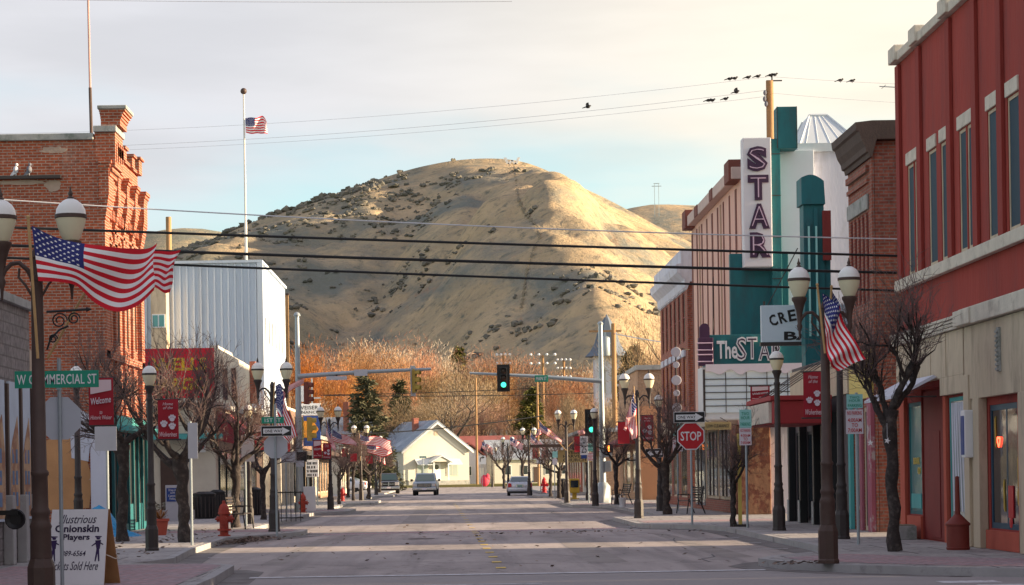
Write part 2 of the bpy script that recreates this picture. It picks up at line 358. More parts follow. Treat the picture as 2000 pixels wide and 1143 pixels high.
def tag(o, label, cat, group=None):
    o['label'] = label; o['category'] = cat
    if group: o['group'] = group
    return o
def ST(o): o['kind'] = 'structure'; return o
def dup(root, loc, label=None, rz=None, sc_=None, group=None):
    r = root.copy(); COL.objects.link(r); r.location = loc
    if rz is not None: r.rotation_euler = (0, 0, rz)
    if sc_ is not None: r.scale = sc_ if hasattr(sc_, '__len__') else (sc_,) * 3
    if label: r['label'] = label
    if group: r['group'] = group
    for ch in list(root.children):
        c = ch.copy(); COL.objects.link(c); c.parent = r
        for g in list(ch.children):
            d = g.copy(); COL.objects.link(d); d.parent = c
    return r
def TX(body, mat, parent, c, w, h=None, face='-y', ext=.008, bold=0, shear=0, name='lettering', off=None, space=1, tilt=0):
    """flat lettering, centred on c (world coordinates less the parent's own), fitted into w x h"""
    cu = bpy.data.curves.new(name, 'FONT'); cu.body = body; cu.align_x = 'CENTER'; cu.align_y = 'CENTER'; cu.extrude = .02; cu.offset = bold; cu.shear = shear; cu.space_character = space; cu.resolution_u = 2
    cu.space_line = .9
    o = bpy.data.objects.new(name, cu); COL.objects.link(o); dg = bpy.context.evaluated_depsgraph_get(); dg.update()
    me = bpy.data.meshes.new_from_object(o.evaluated_get(dg)); bpy.data.objects.remove(o); bpy.data.curves.remove(cu)
    xs = [v.co.x for v in me.vertices]; ys = [v.co.y for v in me.vertices]
    cx, cy = (min(xs) + max(xs)) / 2, (min(ys) + max(ys)) / 2; sx = w / (max(xs) - min(xs)); sy = h / (max(ys) - min(ys)) if h else sx
    ax = {'-y': (Vector((1, 0, 0)), Vector((0, 0, 1)), Vector((0, -1, 0))), '-x': (Vector((0, -1, 0)), Vector((0, 0, 1)), Vector((-1, 0, 0))), '+x': (Vector((0, 1, 0)), Vector((0, 0, 1)), Vector((1, 0, 0)))}[face]
    off_ = Vector(off) if off is not None else Vector((0, 0, 0)); ct, st = math.cos(tilt), math.sin(tilt)
    for v in me.vertices:
        a, b = (v.co.x - cx) * sx, (v.co.y - cy) * sy; a, b = a * ct - b * st, a * st + b * ct
        v.co = Vector(c) - off_ + ax[0] * a + ax[1] * b + ax[2] * (v.co.z / .02 * ext)
    me.materials.append(mat); me.name = name
    t = bpy.data.objects.new(name, me); COL.objects.link(t); t.parent = parent
    return t
# ================================================================ SETTING
g = MB(); g.f([(-3500, -400, -.03), (3500, -400, -.03), (3500, 6500, -.03), (-3500, 6500, -.03)]); ST(g.build('ground', DIRT))
g = MB(); g.f([(-9, -40, 0), (9, -40, 0), (9, 276, 0), (-9, 276, 0)]); g.f([(-140, 276.0, 0), (140, 276.0, 0), (140, 298, 0), (-140, 298, 0)])
ST(g.build('road', ASPH))
RK = [(31.6, 9.3), (33.2, 7.4), (34.8, 5.95), (36.6, 5.15), (38, 4.95), (39.2, 5.35), (41, 6.55), (43, 6.85), (60, 6.95), (62.5, 6.6), (64, 5.4), (65.5, 5.1), (75.5, 5.1), (77, 5.5), (79, 6.9), (102, 6.9), (104.5, 6.4), (106, 5.3), (119, 5.3), (121.5, 6.9), (147, 6.9), (150, 5.3), (162, 5.3), (165, 7), (270, 7)]
LK = [(-20, -3.6), (34, -3.6), (38.6, -3.75), (39.5, -4.1), (39.7, -5.0), (40.2, -5.75), (42.5, -5.25), (48, -5.55), (57, -5.7), (60, -4.6), (62, -4.15), (64.5, -4.2), (65.6, -5.2), (67, -6.0), (94, -5.9), (96.5, -4.9), (98, -4.6), (104.5, -4.6), (106, -5.9), (125, -6), (128, -4.6), (139, -4.6), (141, -6), (172, -6), (174, -4.8), (184, -4.8), (186, -6.2), (270, -6.2)]
for path, far in ((RK, 44.), (LK, -44.)):
    sg = 1 if far > 0 else -1
    pts = [(x, y) for y, x in path]
    k = MB(); k.prism(pts + [(far, path[-1][0]), (far, path[0][0])], 'z', -.02, .13); ST(k.build('kerb', KERB))
    # pavement slabs inside the kerb stone
    s = MB(); q = [(x + sg * .17, y) for y, x in path]
    s.prism(q + [(far + sg * -.2, path[-1][0] - .2), (far - sg * .2, path[0][0] + .1)], 'z', .05, .134); ST(s.build('pavement', CONC))
    j = MB()
    for y in [path[0][0] + 2 + i * 1.9 for i in range(int((200 - path[0][0]) / 1.9))]:
        if y > 20: j.f([(sg * 7.2, y, .1365), (sg * 9.3, y, .1365), (sg * 9.3, y + .03, .1365), (sg * 7.2, y + .03, .1365)])
    if sg > 0: ST(j.build('pavement_joints', MATS['rusty_cornice']))
    else: j.bm.free()
pv = MB()
for q in ([(5.35, 37.9), (5.5, 36.8), (6.25, 35.1), (7.6, 33.6), (9.2, 32.2), (9.2, 35.6), (7.6, 37.4), (6.6, 39.2)],
          [(5.35, 65.9), (9.2, 65.9), (9.2, 68.5), (5.35, 68.5)], [(5.55, 106.6), (9.2, 106.6), (9.2, 109), (5.55, 109)],
          [(-3.85, 30), (-3.95, 38.4), (-4.3, 39.3), (-7.6, 39.3), (-7.6, 30)], [(-4.45, 62), (-9.2, 62), (-9.2, 64.2), (-4.45, 64.2)],
          [(-4.9, 98.4), (-9.2, 98.4), (-9.2, 101), (-4.9, 101)]):
    pv.f([(x, y, .1385) for x, y in q])
ST(pv.build('paver_bands', PAVER))
cw = MB(); cw.f([(-3.4, 30, .004), (9, 30, .004), (9, 32.6, .004), (7.2, 33, .004), (5.6, 34.9, .004), (4.9, 36.1, .004), (-3.4, 36.1, .004)]); ST(cw.build('concrete_crossing', PM('pale_crossing_concrete', (.30, .275, .27), .9, .12, .7, .3, 40)))
cp = MB(); cp.f([(-4.1, 62.4, .004), (5.2, 64.8, .004), (5.2, 66.2, .004), (-4.1, 63.8, .004)]); ST(cp.build('paver_crossing', PAVER))
mk = MB()
def stripe(x0, x1, y0, y1, m): m.f([(x0, y0, .008), (x1, y0, .008), (x1, y1, .008), (x0, y1, .008)])
stripe(-3.3, 4.85, 36.25, 36.6, mk); stripe(6.6, 7.4, 31.3, 31.9, mk); stripe(6.9, 7.7, 30.2, 30.8, mk); stripe(-1.2, 1.2, 33.0, 33.15, mk)
mk.f([(-4.1, 62.0, .008), (5.1, 64.4, .008), (5.1, 64.58, .008), (-4.1, 62.18, .008)]); mk.f([(-4.1, 64.0, .008), (5.1, 66.4, .008), (5.1, 66.58, .008), (-4.1, 64.18, .008)])
for i, y in enumerate((42, 46, 50, 54)):
    stripe(-5.0, -4.3, y, y + .12, mk); stripe(6.0, 6.6, y, y + .12, mk)
ST(mk.build('road_markings_white', WPAINT))
mk = MB()
for i in range(26):
    y = 38.6 + i * 2.6 if i < 10 else 64 + (i - 10) * 4.2
    x = .72 - (y - 38.6) * .0098
    stripe(x - .085, x + .085, y, y + .5, mk)
ST(mk.build('road_markings_yellow', YPAINT))
# patches of tar on the road
tr = MB(); r2 = random.Random(3)
for i in range(46):
    x, y = r2.uniform(-5, 6), r2.uniform(38, 120); n = r2.randint(3, 6); pts = [(x, y)]
    a = r2.choice((0, 0, math.pi / 2, r2.uniform(0, 3)))
    for q in range(n): pts.append((pts[-1][0] + math.cos(a) * r2.uniform(.3, .9), pts[-1][1] + math.sin(a) * r2.uniform(.4, 1.6))); a += r2.uniform(-.5, .5)
    for p, q in zip(pts, pts[1:]):
        d = (Vector(q) - Vector(p)).normalized(); nn = Vector((-d.y, d.x)) * .018
        tr.f([(p[0] - nn.x, p[1] - nn.y, .005), (q[0] - nn.x, q[1] - nn.y, .005), (q[0] + nn.x, q[1] + nn.y, .005), (p[0] + nn.x, p[1] + nn.y, .005)])
ST(tr.build('tar_seams', PM('tar', (.1, .095, .1), .8, .2, 3)))
pt = MB()
for x0, x1, y0, y1 in ((2.3, 3.0, 40.5, 60), (-1.9, -1.1, 68, 112), (4.9, 5.4, 42, 60), (-3.6, -3.2, 42, 59)):
    pt.f([(x0, y0, .0032), (x1, y0 + .15, .0032), (x1 - .05, y1, .0032), (x0 + .06, y1 - .1, .0032)])
ST(pt.build('road_patches', PM('patch_asphalt', (.255, .225, .21), .9, .22, 1.4, .4, 50, col2=(.33, .295, .275), c2pos=(.4, .65), c2scale=.9)))
gt = MB()
for path, sg in ((RK, -1), (LK, 1)):
    q = [(y, x) for y, x in path if y > 33]
    for (ya, xa_), (yb, xb_) in zip(q, q[1:]): gt.f([(xa_, ya, .0064), (xb_, yb, .0064), (xb_ + sg * .5, yb, .0064), (xa_ + sg * .5, ya, .0064)])
ST(gt.build('gutter', PM('gutter_concrete', (.2, .185, .18), .9, .3, 2.2, .4, 40, col2=(.09, .08, .075), c2pos=(.46, .7), c2scale=1.3)))
mh = MB(); mh.lathe([(.33, .0036), (.33, .0075)], 20, (-.9, 57.5, 0)); ST(mh.build('manhole_cover', RUST))
# lawn round the houses at the street's end
lw = MB(); lw.box(-160, 160, 298.5, 420, -.2, .33); ST(lw.build('lawn', DRYGR))
# ---- hills
def fbm(x, y, o=6, sc_=1., H=.9): return noise.fractal(Vector((x * sc_, y * sc_, 3.7)), H, 2.1, o)
SIL = [(-900, 560), (100, 540), (340, 494), (420, 470), (460, 455), (500, 436), (590, 400), (660, 377), (740, 350), (810, 328), (880, 314), (940, 309), (1000, 311), (1050, 324), (1110, 354), (1180, 386), (1230, 412), (1280, 440), (1330, 464), (1400, 500), (1500, 545), (1700, 620), (2600, 760)]
DR, DB = 1400., 620.
SX = [(XG(px, py, DR), P(px, py, DR).z) for px, py in SIL]
def sil(x):
    if x <= SX[0][0]: return SX[0][1]
    for (a, b), (c, d) in zip(SX, SX[1:]):
        if x <= c: return b + (d - b) * (x - a) / (c - a)
    return SX[-1][1]
def sm(t): t = max(0, min(1, t)); return t * t * (3 - 2 * t)
XPK = XG(985, 308, DR)
def hillz(x, y):
    t = (y - DB) / (DR - DB)
    xx = XPK + (x - XPK) * (1 + .25 * (1 - min(t, 1)))
    s = (sil(xx - 6) + sil(xx) + sil(xx + 6)) / 3
    if t > 1: return s * (1 - .8 * sm((t - 1) * 1.2)) - (t - 1) * 40
    prof = .42 * sm(t) + .58 * max(0, t) ** 1.12
    z = s * prof
    # central spur running from the summit towards the viewer and to the right, with a gully west of it
    xs = XPK + 10 + 26 * (1 - t) + 10 * math.sin(t * 9)
    w = 26 + 34 * (1 - t); amp = 34 * math.sin(math.pi * min(1, max(0, t)) ** .8) * min(1, 2.3 * (1 - min(1, t)))
    z += amp * math.exp(-((x - xs) / w) ** 2)
    z -= 15 * math.sin(math.pi * max(0, min(1, t))) * math.exp(-((x - (xs - 70 - 40 * (1 - t))) / (26 + 20 * (1 - t))) ** 2)
    xs2 = XPK - 150 - 30 * (1 - t); z += 15 * math.sin(math.pi * max(0, min(1, t))) * math.exp(-((x - xs2) / 45) ** 2)
    # gully just right of the spur's foot
    z -= 16 * sm((.45 - t) / .3) * math.exp(-((x - (XPK + 40)) / 16) ** 2) * sm((t - .02) / .1)
    fade = min(1, max(0, (1.02 - t) / .28)); fd2 = .1 + .9 * fade
    gx = x * .028 + .5 * fbm(x, y, 3, .01); gul = abs(noise.noise(Vector((gx, y * .0035, 1.3))))
    z += (-15 * (.35 - gul)) * math.sin(math.pi * max(0, min(1, t * .9 + .06))) * fade
    z += 7 * fbm(x, y, 5, .013) * fd2 * min(1, t * 3 + .1) + 1.6 * fbm(x, y, 4, .06) * fd2
    return z - 2
def terrain(name, x0, x1, nx, y0, y1, ny, fn, mat):
    me = bpy.data.meshes.new(name); vs = []; fs = []
    for j in range(ny + 1):
        y = y0 + (y1 - y0) * j / ny
        for i in range(nx + 1):
            x = x0 + (x1 - x0) * i / nx; vs.append((x, y, fn(x, y)))
    for j in range(ny):
        for i in range(nx):
            a = j * (nx + 1) + i; fs.append((a, a + 1, a + nx + 2, a + nx + 1))
    me.from_pydata(vs, [], fs); me.materials.append(mat); me.polygons.foreach_set('use_smooth', [True] * len(fs))
    o = bpy.data.objects.new(name, me); COL.objects.link(o); return ST(o)
def hillmat():
    m, nt, b = _new('hill_grass'); N, L = nt.nodes, nt.links
    tc = N.new('ShaderNodeTexCoord')
    def nz(s, d, r=.6, st=None):
        n = N.new('ShaderNodeTexNoise'); n.inputs['Scale'].default_value = s; n.inputs['Detail'].default_value = d; n.inputs['Roughness'].default_value = r
        if st:
            mp = N.new('ShaderNodeMapping'); mp.inputs['Scale'].default_value = st; L.new(tc.outputs['Object'], mp.inputs[0]); L.new(mp.outputs[0], n.inputs['Vector'])
        else: L.new(tc.outputs['Object'], n.inputs['Vector'])
        return n
    def mix(f, a, bb):
        x = N.new('ShaderNodeMix'); x.data_type = 'RGBA'
        for i, v in ((0, f), (6, a), (7, bb)):
            if isinstance(v, tuple): x.inputs[i].default_value = c4(v)
            else: L.new(v, x.inputs[i])
        return x.outputs[2]
    def ramp(o, a, bb):
        r_ = N.new('ShaderNodeValToRGB'); r_.color_ramp.elements[0].position = a; r_.color_ramp.elements[1].position = bb; L.new(o, r_.inputs[0]); return r_.outputs[0]
    c = mix(ramp(nz(.03, 9, .65).outputs[0], .35, .65), (.45, .335, .205), (.62, .455, .275))
    c = mix(ramp(nz(.02, 9, .66, (1, .35, 1.6)).outputs[0], .46, .62), c, (.21, .215, .19))
    c = mix(ramp(nz(.16, 8, .75).outputs[0], .52, .66), c, (.17, .165, .125))
    c = mix(ramp(nz(.045, 9, .75, (1.5, .4, 1)).outputs[0], .6, .72), c, (.42, .25, .15))
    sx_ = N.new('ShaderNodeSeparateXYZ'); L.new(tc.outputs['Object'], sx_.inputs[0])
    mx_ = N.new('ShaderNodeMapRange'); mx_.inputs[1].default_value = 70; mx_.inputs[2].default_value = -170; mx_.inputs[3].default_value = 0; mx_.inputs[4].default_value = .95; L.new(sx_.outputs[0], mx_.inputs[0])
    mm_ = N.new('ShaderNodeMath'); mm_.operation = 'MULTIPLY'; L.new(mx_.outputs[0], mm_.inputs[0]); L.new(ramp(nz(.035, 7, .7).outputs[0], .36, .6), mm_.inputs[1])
    c = mix(mm_.outputs[0], c, (.215, .22, .17))  # grey-green scrub on the left flank, darkened further in place of shade
    L.new(c, b.inputs['Base Color']); b.inputs['Roughness'].default_value = .95; b.inputs['Specular IOR Level'].default_value = .1
    n = nz(.22, 7, .7); bp = N.new('ShaderNodeBump'); bp.inputs['Strength'].default_value = .8; bp.inputs['Distance'].default_value = 3.0; L.new(n.outputs[0], bp.inputs['Height']); L.new(bp.outputs[0], b.inputs['Normal'])
    return m
HILLM = hillmat()
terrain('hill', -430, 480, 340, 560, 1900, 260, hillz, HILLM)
def back(x, y):
    t = (y - 1900) / 700
    a = P(350, 462, 2600).z; c = P(1370, 398, 2600).z
    xl, xr = XG(330, 465, 2600), XG(1500, 398, 2600)
    s = a * math.exp(-((x - xl) / 260) ** 2) * 1.0 + c * .99 * math.exp(-(max(0, abs(x - xr) - 120) / 300) ** 2)
    return s * sm(t) * (1 if t < 1 else 1) + 6 * fbm(x, y, 5, .006) * sm(t) - 3
terrain('far_hills', -1500, 1500, 150, 1880, 2700, 40, back, HILLM)
# sage brush on the hill, one uncountable growth
def ico():
    bm = bmesh.new(); bmesh.ops.create_icosphere(bm, subdivisions=1, radius=1); v = [x.co.copy() for x in bm.verts]; f = [[q.index for q in x.verts] for x in bm.faces]; bm.free(); return v, f
ICO = ico()
def brush():
    r_ = random.Random(11); n = 0; V = []; Fc = []
    while n < 2100:
        t = r_.random() ** .8; y = DB + 30 + (DR - DB - 20) * t; x = r_.uniform(-260, 190)
        d = fbm(x, y, 4, .012) + .45 * (x < XPK - 30) - .5 * (x > XPK + 40) * (t > .3)
        rid = (x < XPK - 60 and t > .9)
        if d + r_.uniform(-.3, .3) < (.42 if not rid else .1): continue
        n += 1; s = r_.uniform(.35, 1.15) ** 1.3 * 1.25 * (1.6 if rid else 1)
        for k in range(r_.randint(2, 4)):
            cx, cy = x + r_.uniform(-2, 2) * s, y + r_.uniform(-2, 2) * s; c = Vector((cx, cy, hillz(cx, cy) + s * .45)); q = (s * r_.uniform(.8, 1.5), s, s * r_.uniform(.6, 1.0)); o = len(V)
            for v in ICO[0]: V.append((c.x + (v.x + r_.uniform(-.3, .3)) * q[0], c.y + (v.y + r_.uniform(-.3, .3)) * q[1], c.z + (v.z + r_.uniform(-.3, .3)) * q[2]))
            Fc += [[i + o for i in f] for f in ICO[1]]
    me = bpy.data.meshes.new('hill_brush'); me.from_pydata(V, [], Fc); me.materials.append(BRUSH)
    o = bpy.data.objects.new('hill_brush', me); COL.objects.link(o); o['kind'] = 'stuff'; return o
brush()
# worn track down the hill
tk = MB(); pts = []
for px, py in ((1003, 322), (1006, 345), (1010, 370), (1014, 400), (1030, 425), (1050, 450), (1055, 470), (1040, 500), (1030, 530), (1025, 560), (1022, 590), (1018, 610)):
    # march along the pixel ray until it meets the slope
    D = DB
    while D < DR + 20:
        p = P(px, py, D)
        if p.z <= hillz(p.x, p.y): break
        D += 4
    pts.append(P(px + rng.uniform(-1, 1), py, D))
for a, b in zip(pts, pts[1:]):
    n = 8
    for i in range(n):
        p, q = a.lerp(b, i / n), a.lerp(b, (i + 1) / n); w = .35 + .3 * math.sin(i * 2.3 + p.x)
        def gz(x, y): return (x, y, hillz(x, y) + .7)
        tk.f([gz(p.x - w, p.y), gz(p.x + w, p.y), gz(q.x + w, q.y), gz(q.x - w, q.y)])
ST(tk.build('hill_track', PM('dark_track', (.2, .16, .1), .95, .3, .3)))
# white letter near the summit
pw = P(1000, 318, 1385); z = max(hillz(pw.x, pw.y), pw.z - 3)
w = T('hillside_letter', 'white letter W laid out just under the summit of the hill', 'letter', (pw.x, 1385, z))
mb = MB()
for x0, z0, x1, z1 in ((-4.2, 4.2, -2.2, 0), (-2.2, 0, 0, 2.6), (0, 2.6, 2.2, 0), (2.2, 0, 4.2, 4.2)):
    mb.prism([(x0 - .8, z0), (x0 + .8, z0), (x1 + .8, z1), (x1 - .8, z1)], 'y', -.3, .3)
mb.build('letter_board', WHITE, w)
# transmission pylon on the far hill
p = P(1283, 412, 2400); top = P(1283, 358, 2400)
w = T('pylon', 'tiny two-legged power pylon on the far ridge right of the hill', 'pylon', (p.x, p.y, p.z - 6)); H = top.z - p.z + 6
mb = MB()
for s in (-1, 1): mb.tube([(s * 2.2, 0, 0), (s * 2.2, 0, H)], .28, 5)
mb.split('leg', GALV, w); mb = MB(); mb.box(-5, 5, -.2, .2, H - 3.4, H - 2.8); mb.box(-3, 3, -.2, .2, H - .6, H); mb.build('cross_arm', GALV, w)
# ================================================================ RIGHT SIDE BUILDINGS
def window(root, ax, c, t, o, frame, pane, fw=.07, mull=0, trans=0, label=None, nm='window', pd=.7):
    """window > frame, pane inside the opening o of a skin at ax=c with reveal t"""
    u0, u1, z0, z1 = o; d = 1 if t > 0 else -1
    def bx(mb, a, b, e, g_, c0, c1):
        if ax == 'x': mb.box(c0, c1, a, b, e, g_)
        else: mb.box(a, b, c0, c1, e, g_)
    f = MB(root); c0, c1 = c + t * .35, c + t * .8
    bx(f, u0, u1, z1 - fw, z1, c0, c1); bx(f, u0, u1, z0, z0 + fw, c0, c1); bx(f, u0, u0 + fw, z0 + fw, z1 - fw, c0, c1); bx(f, u1 - fw, u1, z0 + fw, z1 - fw, c0, c1)
    for i in range(mull):
        m = u0 + (u1 - u0) * (i + 1) / (mull + 1); bx(f, m - fw * .4, m + fw * .4, z0 + fw, z1 - fw, c0 + d * .01, c1 - d * .01)
    for i in range(trans):
        m = z0 + (z1 - z0) * (i + 1) / (trans + 1); bx(f, u0 + fw, u1 - fw, m - fw * .4, m + fw * .4, c0 + d * .02, c1 - d * .02)
    fo = f.build(nm, frame, root)
    p = MB(root); bx(p, u0 + fw * .9, u1 - fw * .9, z0 + fw * .9, z1 - fw * .9, c + t * .6, c + t * .68); p.build('pane', pane, fo)
    return fo
# ---- red stucco corner building, nearest on the right
XF = 9.4
rb = T('red_building', 'red stucco two-storey building with white coping, blue window panes and cream shop fronts', 'building', (XF, 42, 0))
up = [(46.92, 47.55, 5.55, 7.8), (46.2, 46.84, 5.55, 7.8), (44.7, 45.45, 5.55, 7.8), (43.5, 44.3, 5.55, 7.8), (42.1, 42.7, 5.55, 7.8), (41.45, 42.02, 5.55, 7.8), (39.65, 40.4, 5.55, 7.8), (38.15, 38.95, 5.55, 7.8), (36.3, 36.9, 5.55, 7.8), (35.4, 36.0, 5.55, 7.8)]
lo = [(46.55, 47.9, .63, 2.92), (44.2, 46.5, .14, 3.15), (42.1, 43.95, .55, 2.9), (38.3, 40.6, .5, 2.66), (34.4, 36.9, .5, 2.7)]
m = MB(rb); m.box(9.46, 27, 33.6, 48.4, 0, 10.05); m.skin('x', XF, .055, 33.6, 48.4, .0, 10.05, up + lo)
m.build('wall', STUCCO, rb)
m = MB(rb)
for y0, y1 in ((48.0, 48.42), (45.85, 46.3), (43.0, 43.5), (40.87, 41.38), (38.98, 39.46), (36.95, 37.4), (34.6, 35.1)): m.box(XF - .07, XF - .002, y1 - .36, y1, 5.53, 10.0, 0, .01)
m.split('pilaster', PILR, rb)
m = MB(rb); m.box(XF - .12, XF + .5, 33.5, 48.5, 10.052, 10.24, 0, .02); m.box(XF + .5, 27, 48.05, 48.5, 10.052, 10.24, 0, .02)
for y0, y1 in ((47.85, 48.55), (45.75, 46.4), (42.9, 43.6), (40.8, 41.45), (38.9, 39.55), (36.9, 37.5)): m.box(XF - .18, XF + .52, y0, y1, 10.06, 10.38, 0, .02)
m.build('coping', CREAMST, rb)
m = MB(rb); m.box(XF - .14, XF - .003, 33.5, 48.45, 5.27, 5.5, 0, .02); m.build('sill_band', CREAMST, rb)
for o in up:
    f = window(rb, 'x', XF, .055, o, CREAMP, TEALW, .06)
    k = MB(rb); k.box(XF - .035, XF + .1, o[0] - .03, o[1] + .03, 7.81, 8.06, 0, .012); k.build('lintel', CREAMST, f)
m = MB(rb)
m.box(XF - .13, XF - .004, 42.05, 48.44, 3.28, 4.12, 0, .01); m.box(XF - .13, XF - .004, 37.3, 41.95, 2.8, 4.12, 0, .01); m.box(XF - .13, XF - .004, 33.5, 37.2, 2.85, 4.12, 0, .01)
m.box(XF - .13, XF - .004, 42.05, 44.1, 2.95, 3.28)
for y in (47.2, 46.0, 44.9, 43.5): m.box(XF - .145, XF - .13, y - .015, y + .015, 3.3, 4.1)
m.split('cladding_panel', CREAMP, rb)
m = MB(rb)
for i, z in enumerate((4.13, 4.19, 4.25, 4.31)): m.box(XF - .2 - .02 * i, XF - .003, 42.0, 48.46, z, z + .05)
m.box(XF - .24, XF - .003, 33.5, 41.9, 4.13, 4.44, 0, .02); m.box(XF - .28, XF - .003, 40.9, 42.2, 4.14, 4.42, 0, .02)
m.build('shop_cornice', CREAMST, rb)
m = MB(rb); m.box(XF - .17, XF - .132, 39.1, 39.28, 3.2, 3.95)
for i in range(9): m.box(XF - .2, XF - .171, 39.11, 39.27, 3.22 + i * .08, 3.26 + i * .08)
m.build('vent_louvre', STONE, rb)
m = MB(rb)
for y0, y1 in ((41.55, 41.95), (40.75, 41.2), (37.2, 37.9)): m.box(XF - .16, XF - .005, y0, y1, .14, 3.25 if y0 > 41.5 else 2.8, 0, .015)
m.box(XF - .1, XF - .006, 41.2, 41.55, .14, 3.0)
m.split('shop_pilaster', CREAMP, rb)
m = MB(rb)
m.box(XF - .08, XF - .003, 47.95, 48.43, .14, 3.27, 0, .01); m.box(XF - .05, XF - .003, 46.5, 47.94, .14, .6); m.box(XF - .06, XF - .003, 43.96, 44.2, .14, 2.94); m.box(XF - .05, XF - .003, 42.06, 43.95, .14, .52); m.box(XF - .07, XF - .003, 38.2, 40.7, .14, .47); m.box(XF - .07, XF - .003, 38.05, 38.28, .14, 2.7)
m.split('shop_front_trim', STUCCOD, rb)
window(rb, 'x', XF, .055, lo[0], TEAL, GLASST, .08)
d = MB(rb); d.box(XF + .03, XF + .052, 44.25, 46.45, .16, 3.1); do = d.build('door_recess', MAROON, rb)
d = MB(rb); d.box(XF + .012, XF + .029, 44.9, 45.8, .2, 2.3, 0, .01); d.build('door', MAROON, do)
f = window(rb, 'x', XF, .055, lo[2], TEALL, GLASSP, .07)
c = MB(rb)   # curtain folds seen through the pale window
for i in range(7): c.prism([(42.2 + i * .24, .75), (42.3 + i * .24, .75), (42.75 + i * .18, 2.8), (42.6 + i * .18, 2.8)], 'x', XF + .022, XF + .030)
c.split('curtain_fold', LAV, f)
f = window(rb, 'x', XF, .055, lo[3], NAVYF, GLASSD, .1, mull=1)
c = MB(rb); c.box(XF + .012, XF + .028, 39.0, 39.35, .7, 1.25); c.ball((XF + .02, 39.2, .62), (.012, .12, .1)); c.build('shop_goods', SRED, f)
c = MB(rb)
for y, z, a in ((38.6, 1.2, .5), (38.62, .9, .25), (39.62, .8, .5), (40.2, 1.9, .5)): c.prism([(y, z), (y + .08, z + .05), (y + .1, z + a), (y + .03, z + a + .06)], 'x', XF + .015, XF + .028)
c.build('window_display', NEWSY, f)
h = MB(rb); pts = []
for i in range(25):
    t = 2 * math.pi * i / 24; pts.append((XF + .012, 39.98 - .0105 * 16 * math.sin(t) ** 3 * .6, 2.02 + .0105 * (13 * math.cos(t) - 5 * math.cos(2 * t) - 2 * math.cos(3 * t)) * .6))
h.tube(pts, .012, 6); h.build('neon_heart', NEON, f)
window(rb, 'x', XF, .055, lo[4], NAVYF, GLASSD, .1, mull=2)
TX('BOOK', SYEL, rb, (XF + .026, 47.2, 1.72), .6, .14, '-x', .01, .01, off=rb.location); TX('CO', SYEL, rb, (XF + .026, 46.95, 1.52), .26, .14, '-x', .01, .01, off=rb.location)
m = MB(rb); m.box(XF + .015, XF + .029, 46.75, 47.75, .75, 1.05); m.build('window_card', TEALL, rb)
aw = T('small_awning', 'small pale sloped awning over the shop doorway of the red building', 'awning', (XF, 45.8, 3.2))
m = MB(aw); m.prism([(XF - .14, 3.32), (XF - .2, 3.36), (XF - .92, 2.98), (XF - .92, 2.93)], 'y', 44.3, 47.8); m.build('canvas', LAV, aw)
m = MB(aw)
for y in (44.36, 47.74): m.tube([(XF - .9, y, 2.95), (XF - .14, y, 2.95)], .015, 6)
m.split('frame_arm', DARKM, aw)
gb = T('gas_meter_box', 'white meter box on the cream wall between two shop windows', 'box', (XF - .1, 41.4, 2.2))
m = MB(gb); m.box(XF - .3, XF - .11, 41.22, 41.53, 1.75, 2.6, 0, .02); m.build('cabinet', WHITE, gb); m = MB(gb); m.box(XF - .315, XF - .301, 41.26, 41.49, 1.8, 2.5, 0, .005); m.build('door', SBLUE, gb)
sp = T('smoking_post', 'dark red cigarette post with a tall thin neck on the pavement by the red building', 'cigarette bin', (8.75, 40.3, .134))
m = MB(); m.lathe([(.2, 0), (.21, .04), (.2, .05), (.2, .42), (.22, .43), (.22, .46), (.13, .55), (.06, .62)], 16); m.build('drum', TERRA, sp, True); m = MB(); m.lathe([(.05, .62), (.042, 1.0), (.036, 1.25), (.038, 1.27), (.02, 1.29)], 12); m.build('neck', TERRA, sp, True)
pl = T('concrete_planter', 'small concrete block planter beside the red shop doorway', 'planter', (9.05, 46.7, .134)); m = MB(); m.box(-.2, .2, -.3, .3, 0, .28, 0, .02); m.build('trough', STONE, pl); m = MB(); m.box(-.17, .17, -.27, .27, .281, .3); m.build('soil', DIRT, pl)
# ---- unseen block added at the near right to keep the street in shade
nb = T('shade_block', 'plain brick block added out of view near the camera to shade the street', 'building', (16, 10, 0))
m = MB(nb); m.box(14, 30, -30, 33.2, 0, 9.5); m.build('wall', BRICKR, nb); m = MB(nb); m.box(13.8, 30.2, -30.2, 33.1, 9.502, 9.8); m.build('coping', STONE, nb)
# ---- dark brick building with the metal cornice
cb = T('cornice_building', 'dark red brick building with heavy dark metal cornice next to the red stucco building', 'building', (9.5, 54.5, 0))
ow = [(52.65 + i * .52, 52.95 + i * .52, 5.4, 7.45) for i in range(5)]
m = MB(cb); m.box(9.57, 24, 52.2, 55.3, 0, 9.0); m.skin('x', 9.5, .06, 52.2, 55.3, 0, 9.0, ow + [(52.8, 53.7, .15, 3.0), (54.0, 55.0, .6, 2.9)])
m.box(9.44, 9.497, 52.5, 55.2, 8.1, 8.2); m.box(9.42, 9.498, 52.5, 55.2, 8.35, 8.5); m.build('wall', BRICKR, cb)
m = MB(cb); m.prism([(9.49, 8.62), (9.44, 8.62), (9.42, 8.72), (9.36, 8.74), (9.34, 8.86), (9.26, 9.0), (9.2, 9.2), (9.14, 9.24), (9.12, 9.4), (9.5, 9.44), (24, 9.44), (24, 9.05), (9.6, 9.02)], 'y', 52.0, 55.35); m.build('cornice', RUST, cb)
m = MB(cb); m.box(9.44, 9.494, 52.55, 55.2, 7.5, 7.85, 0, .02); m.build('lintel_stone', STONE, cb)
for o in ow: window(cb, 'x', 9.5, .06, o, MAROON, GLASSD, .05)
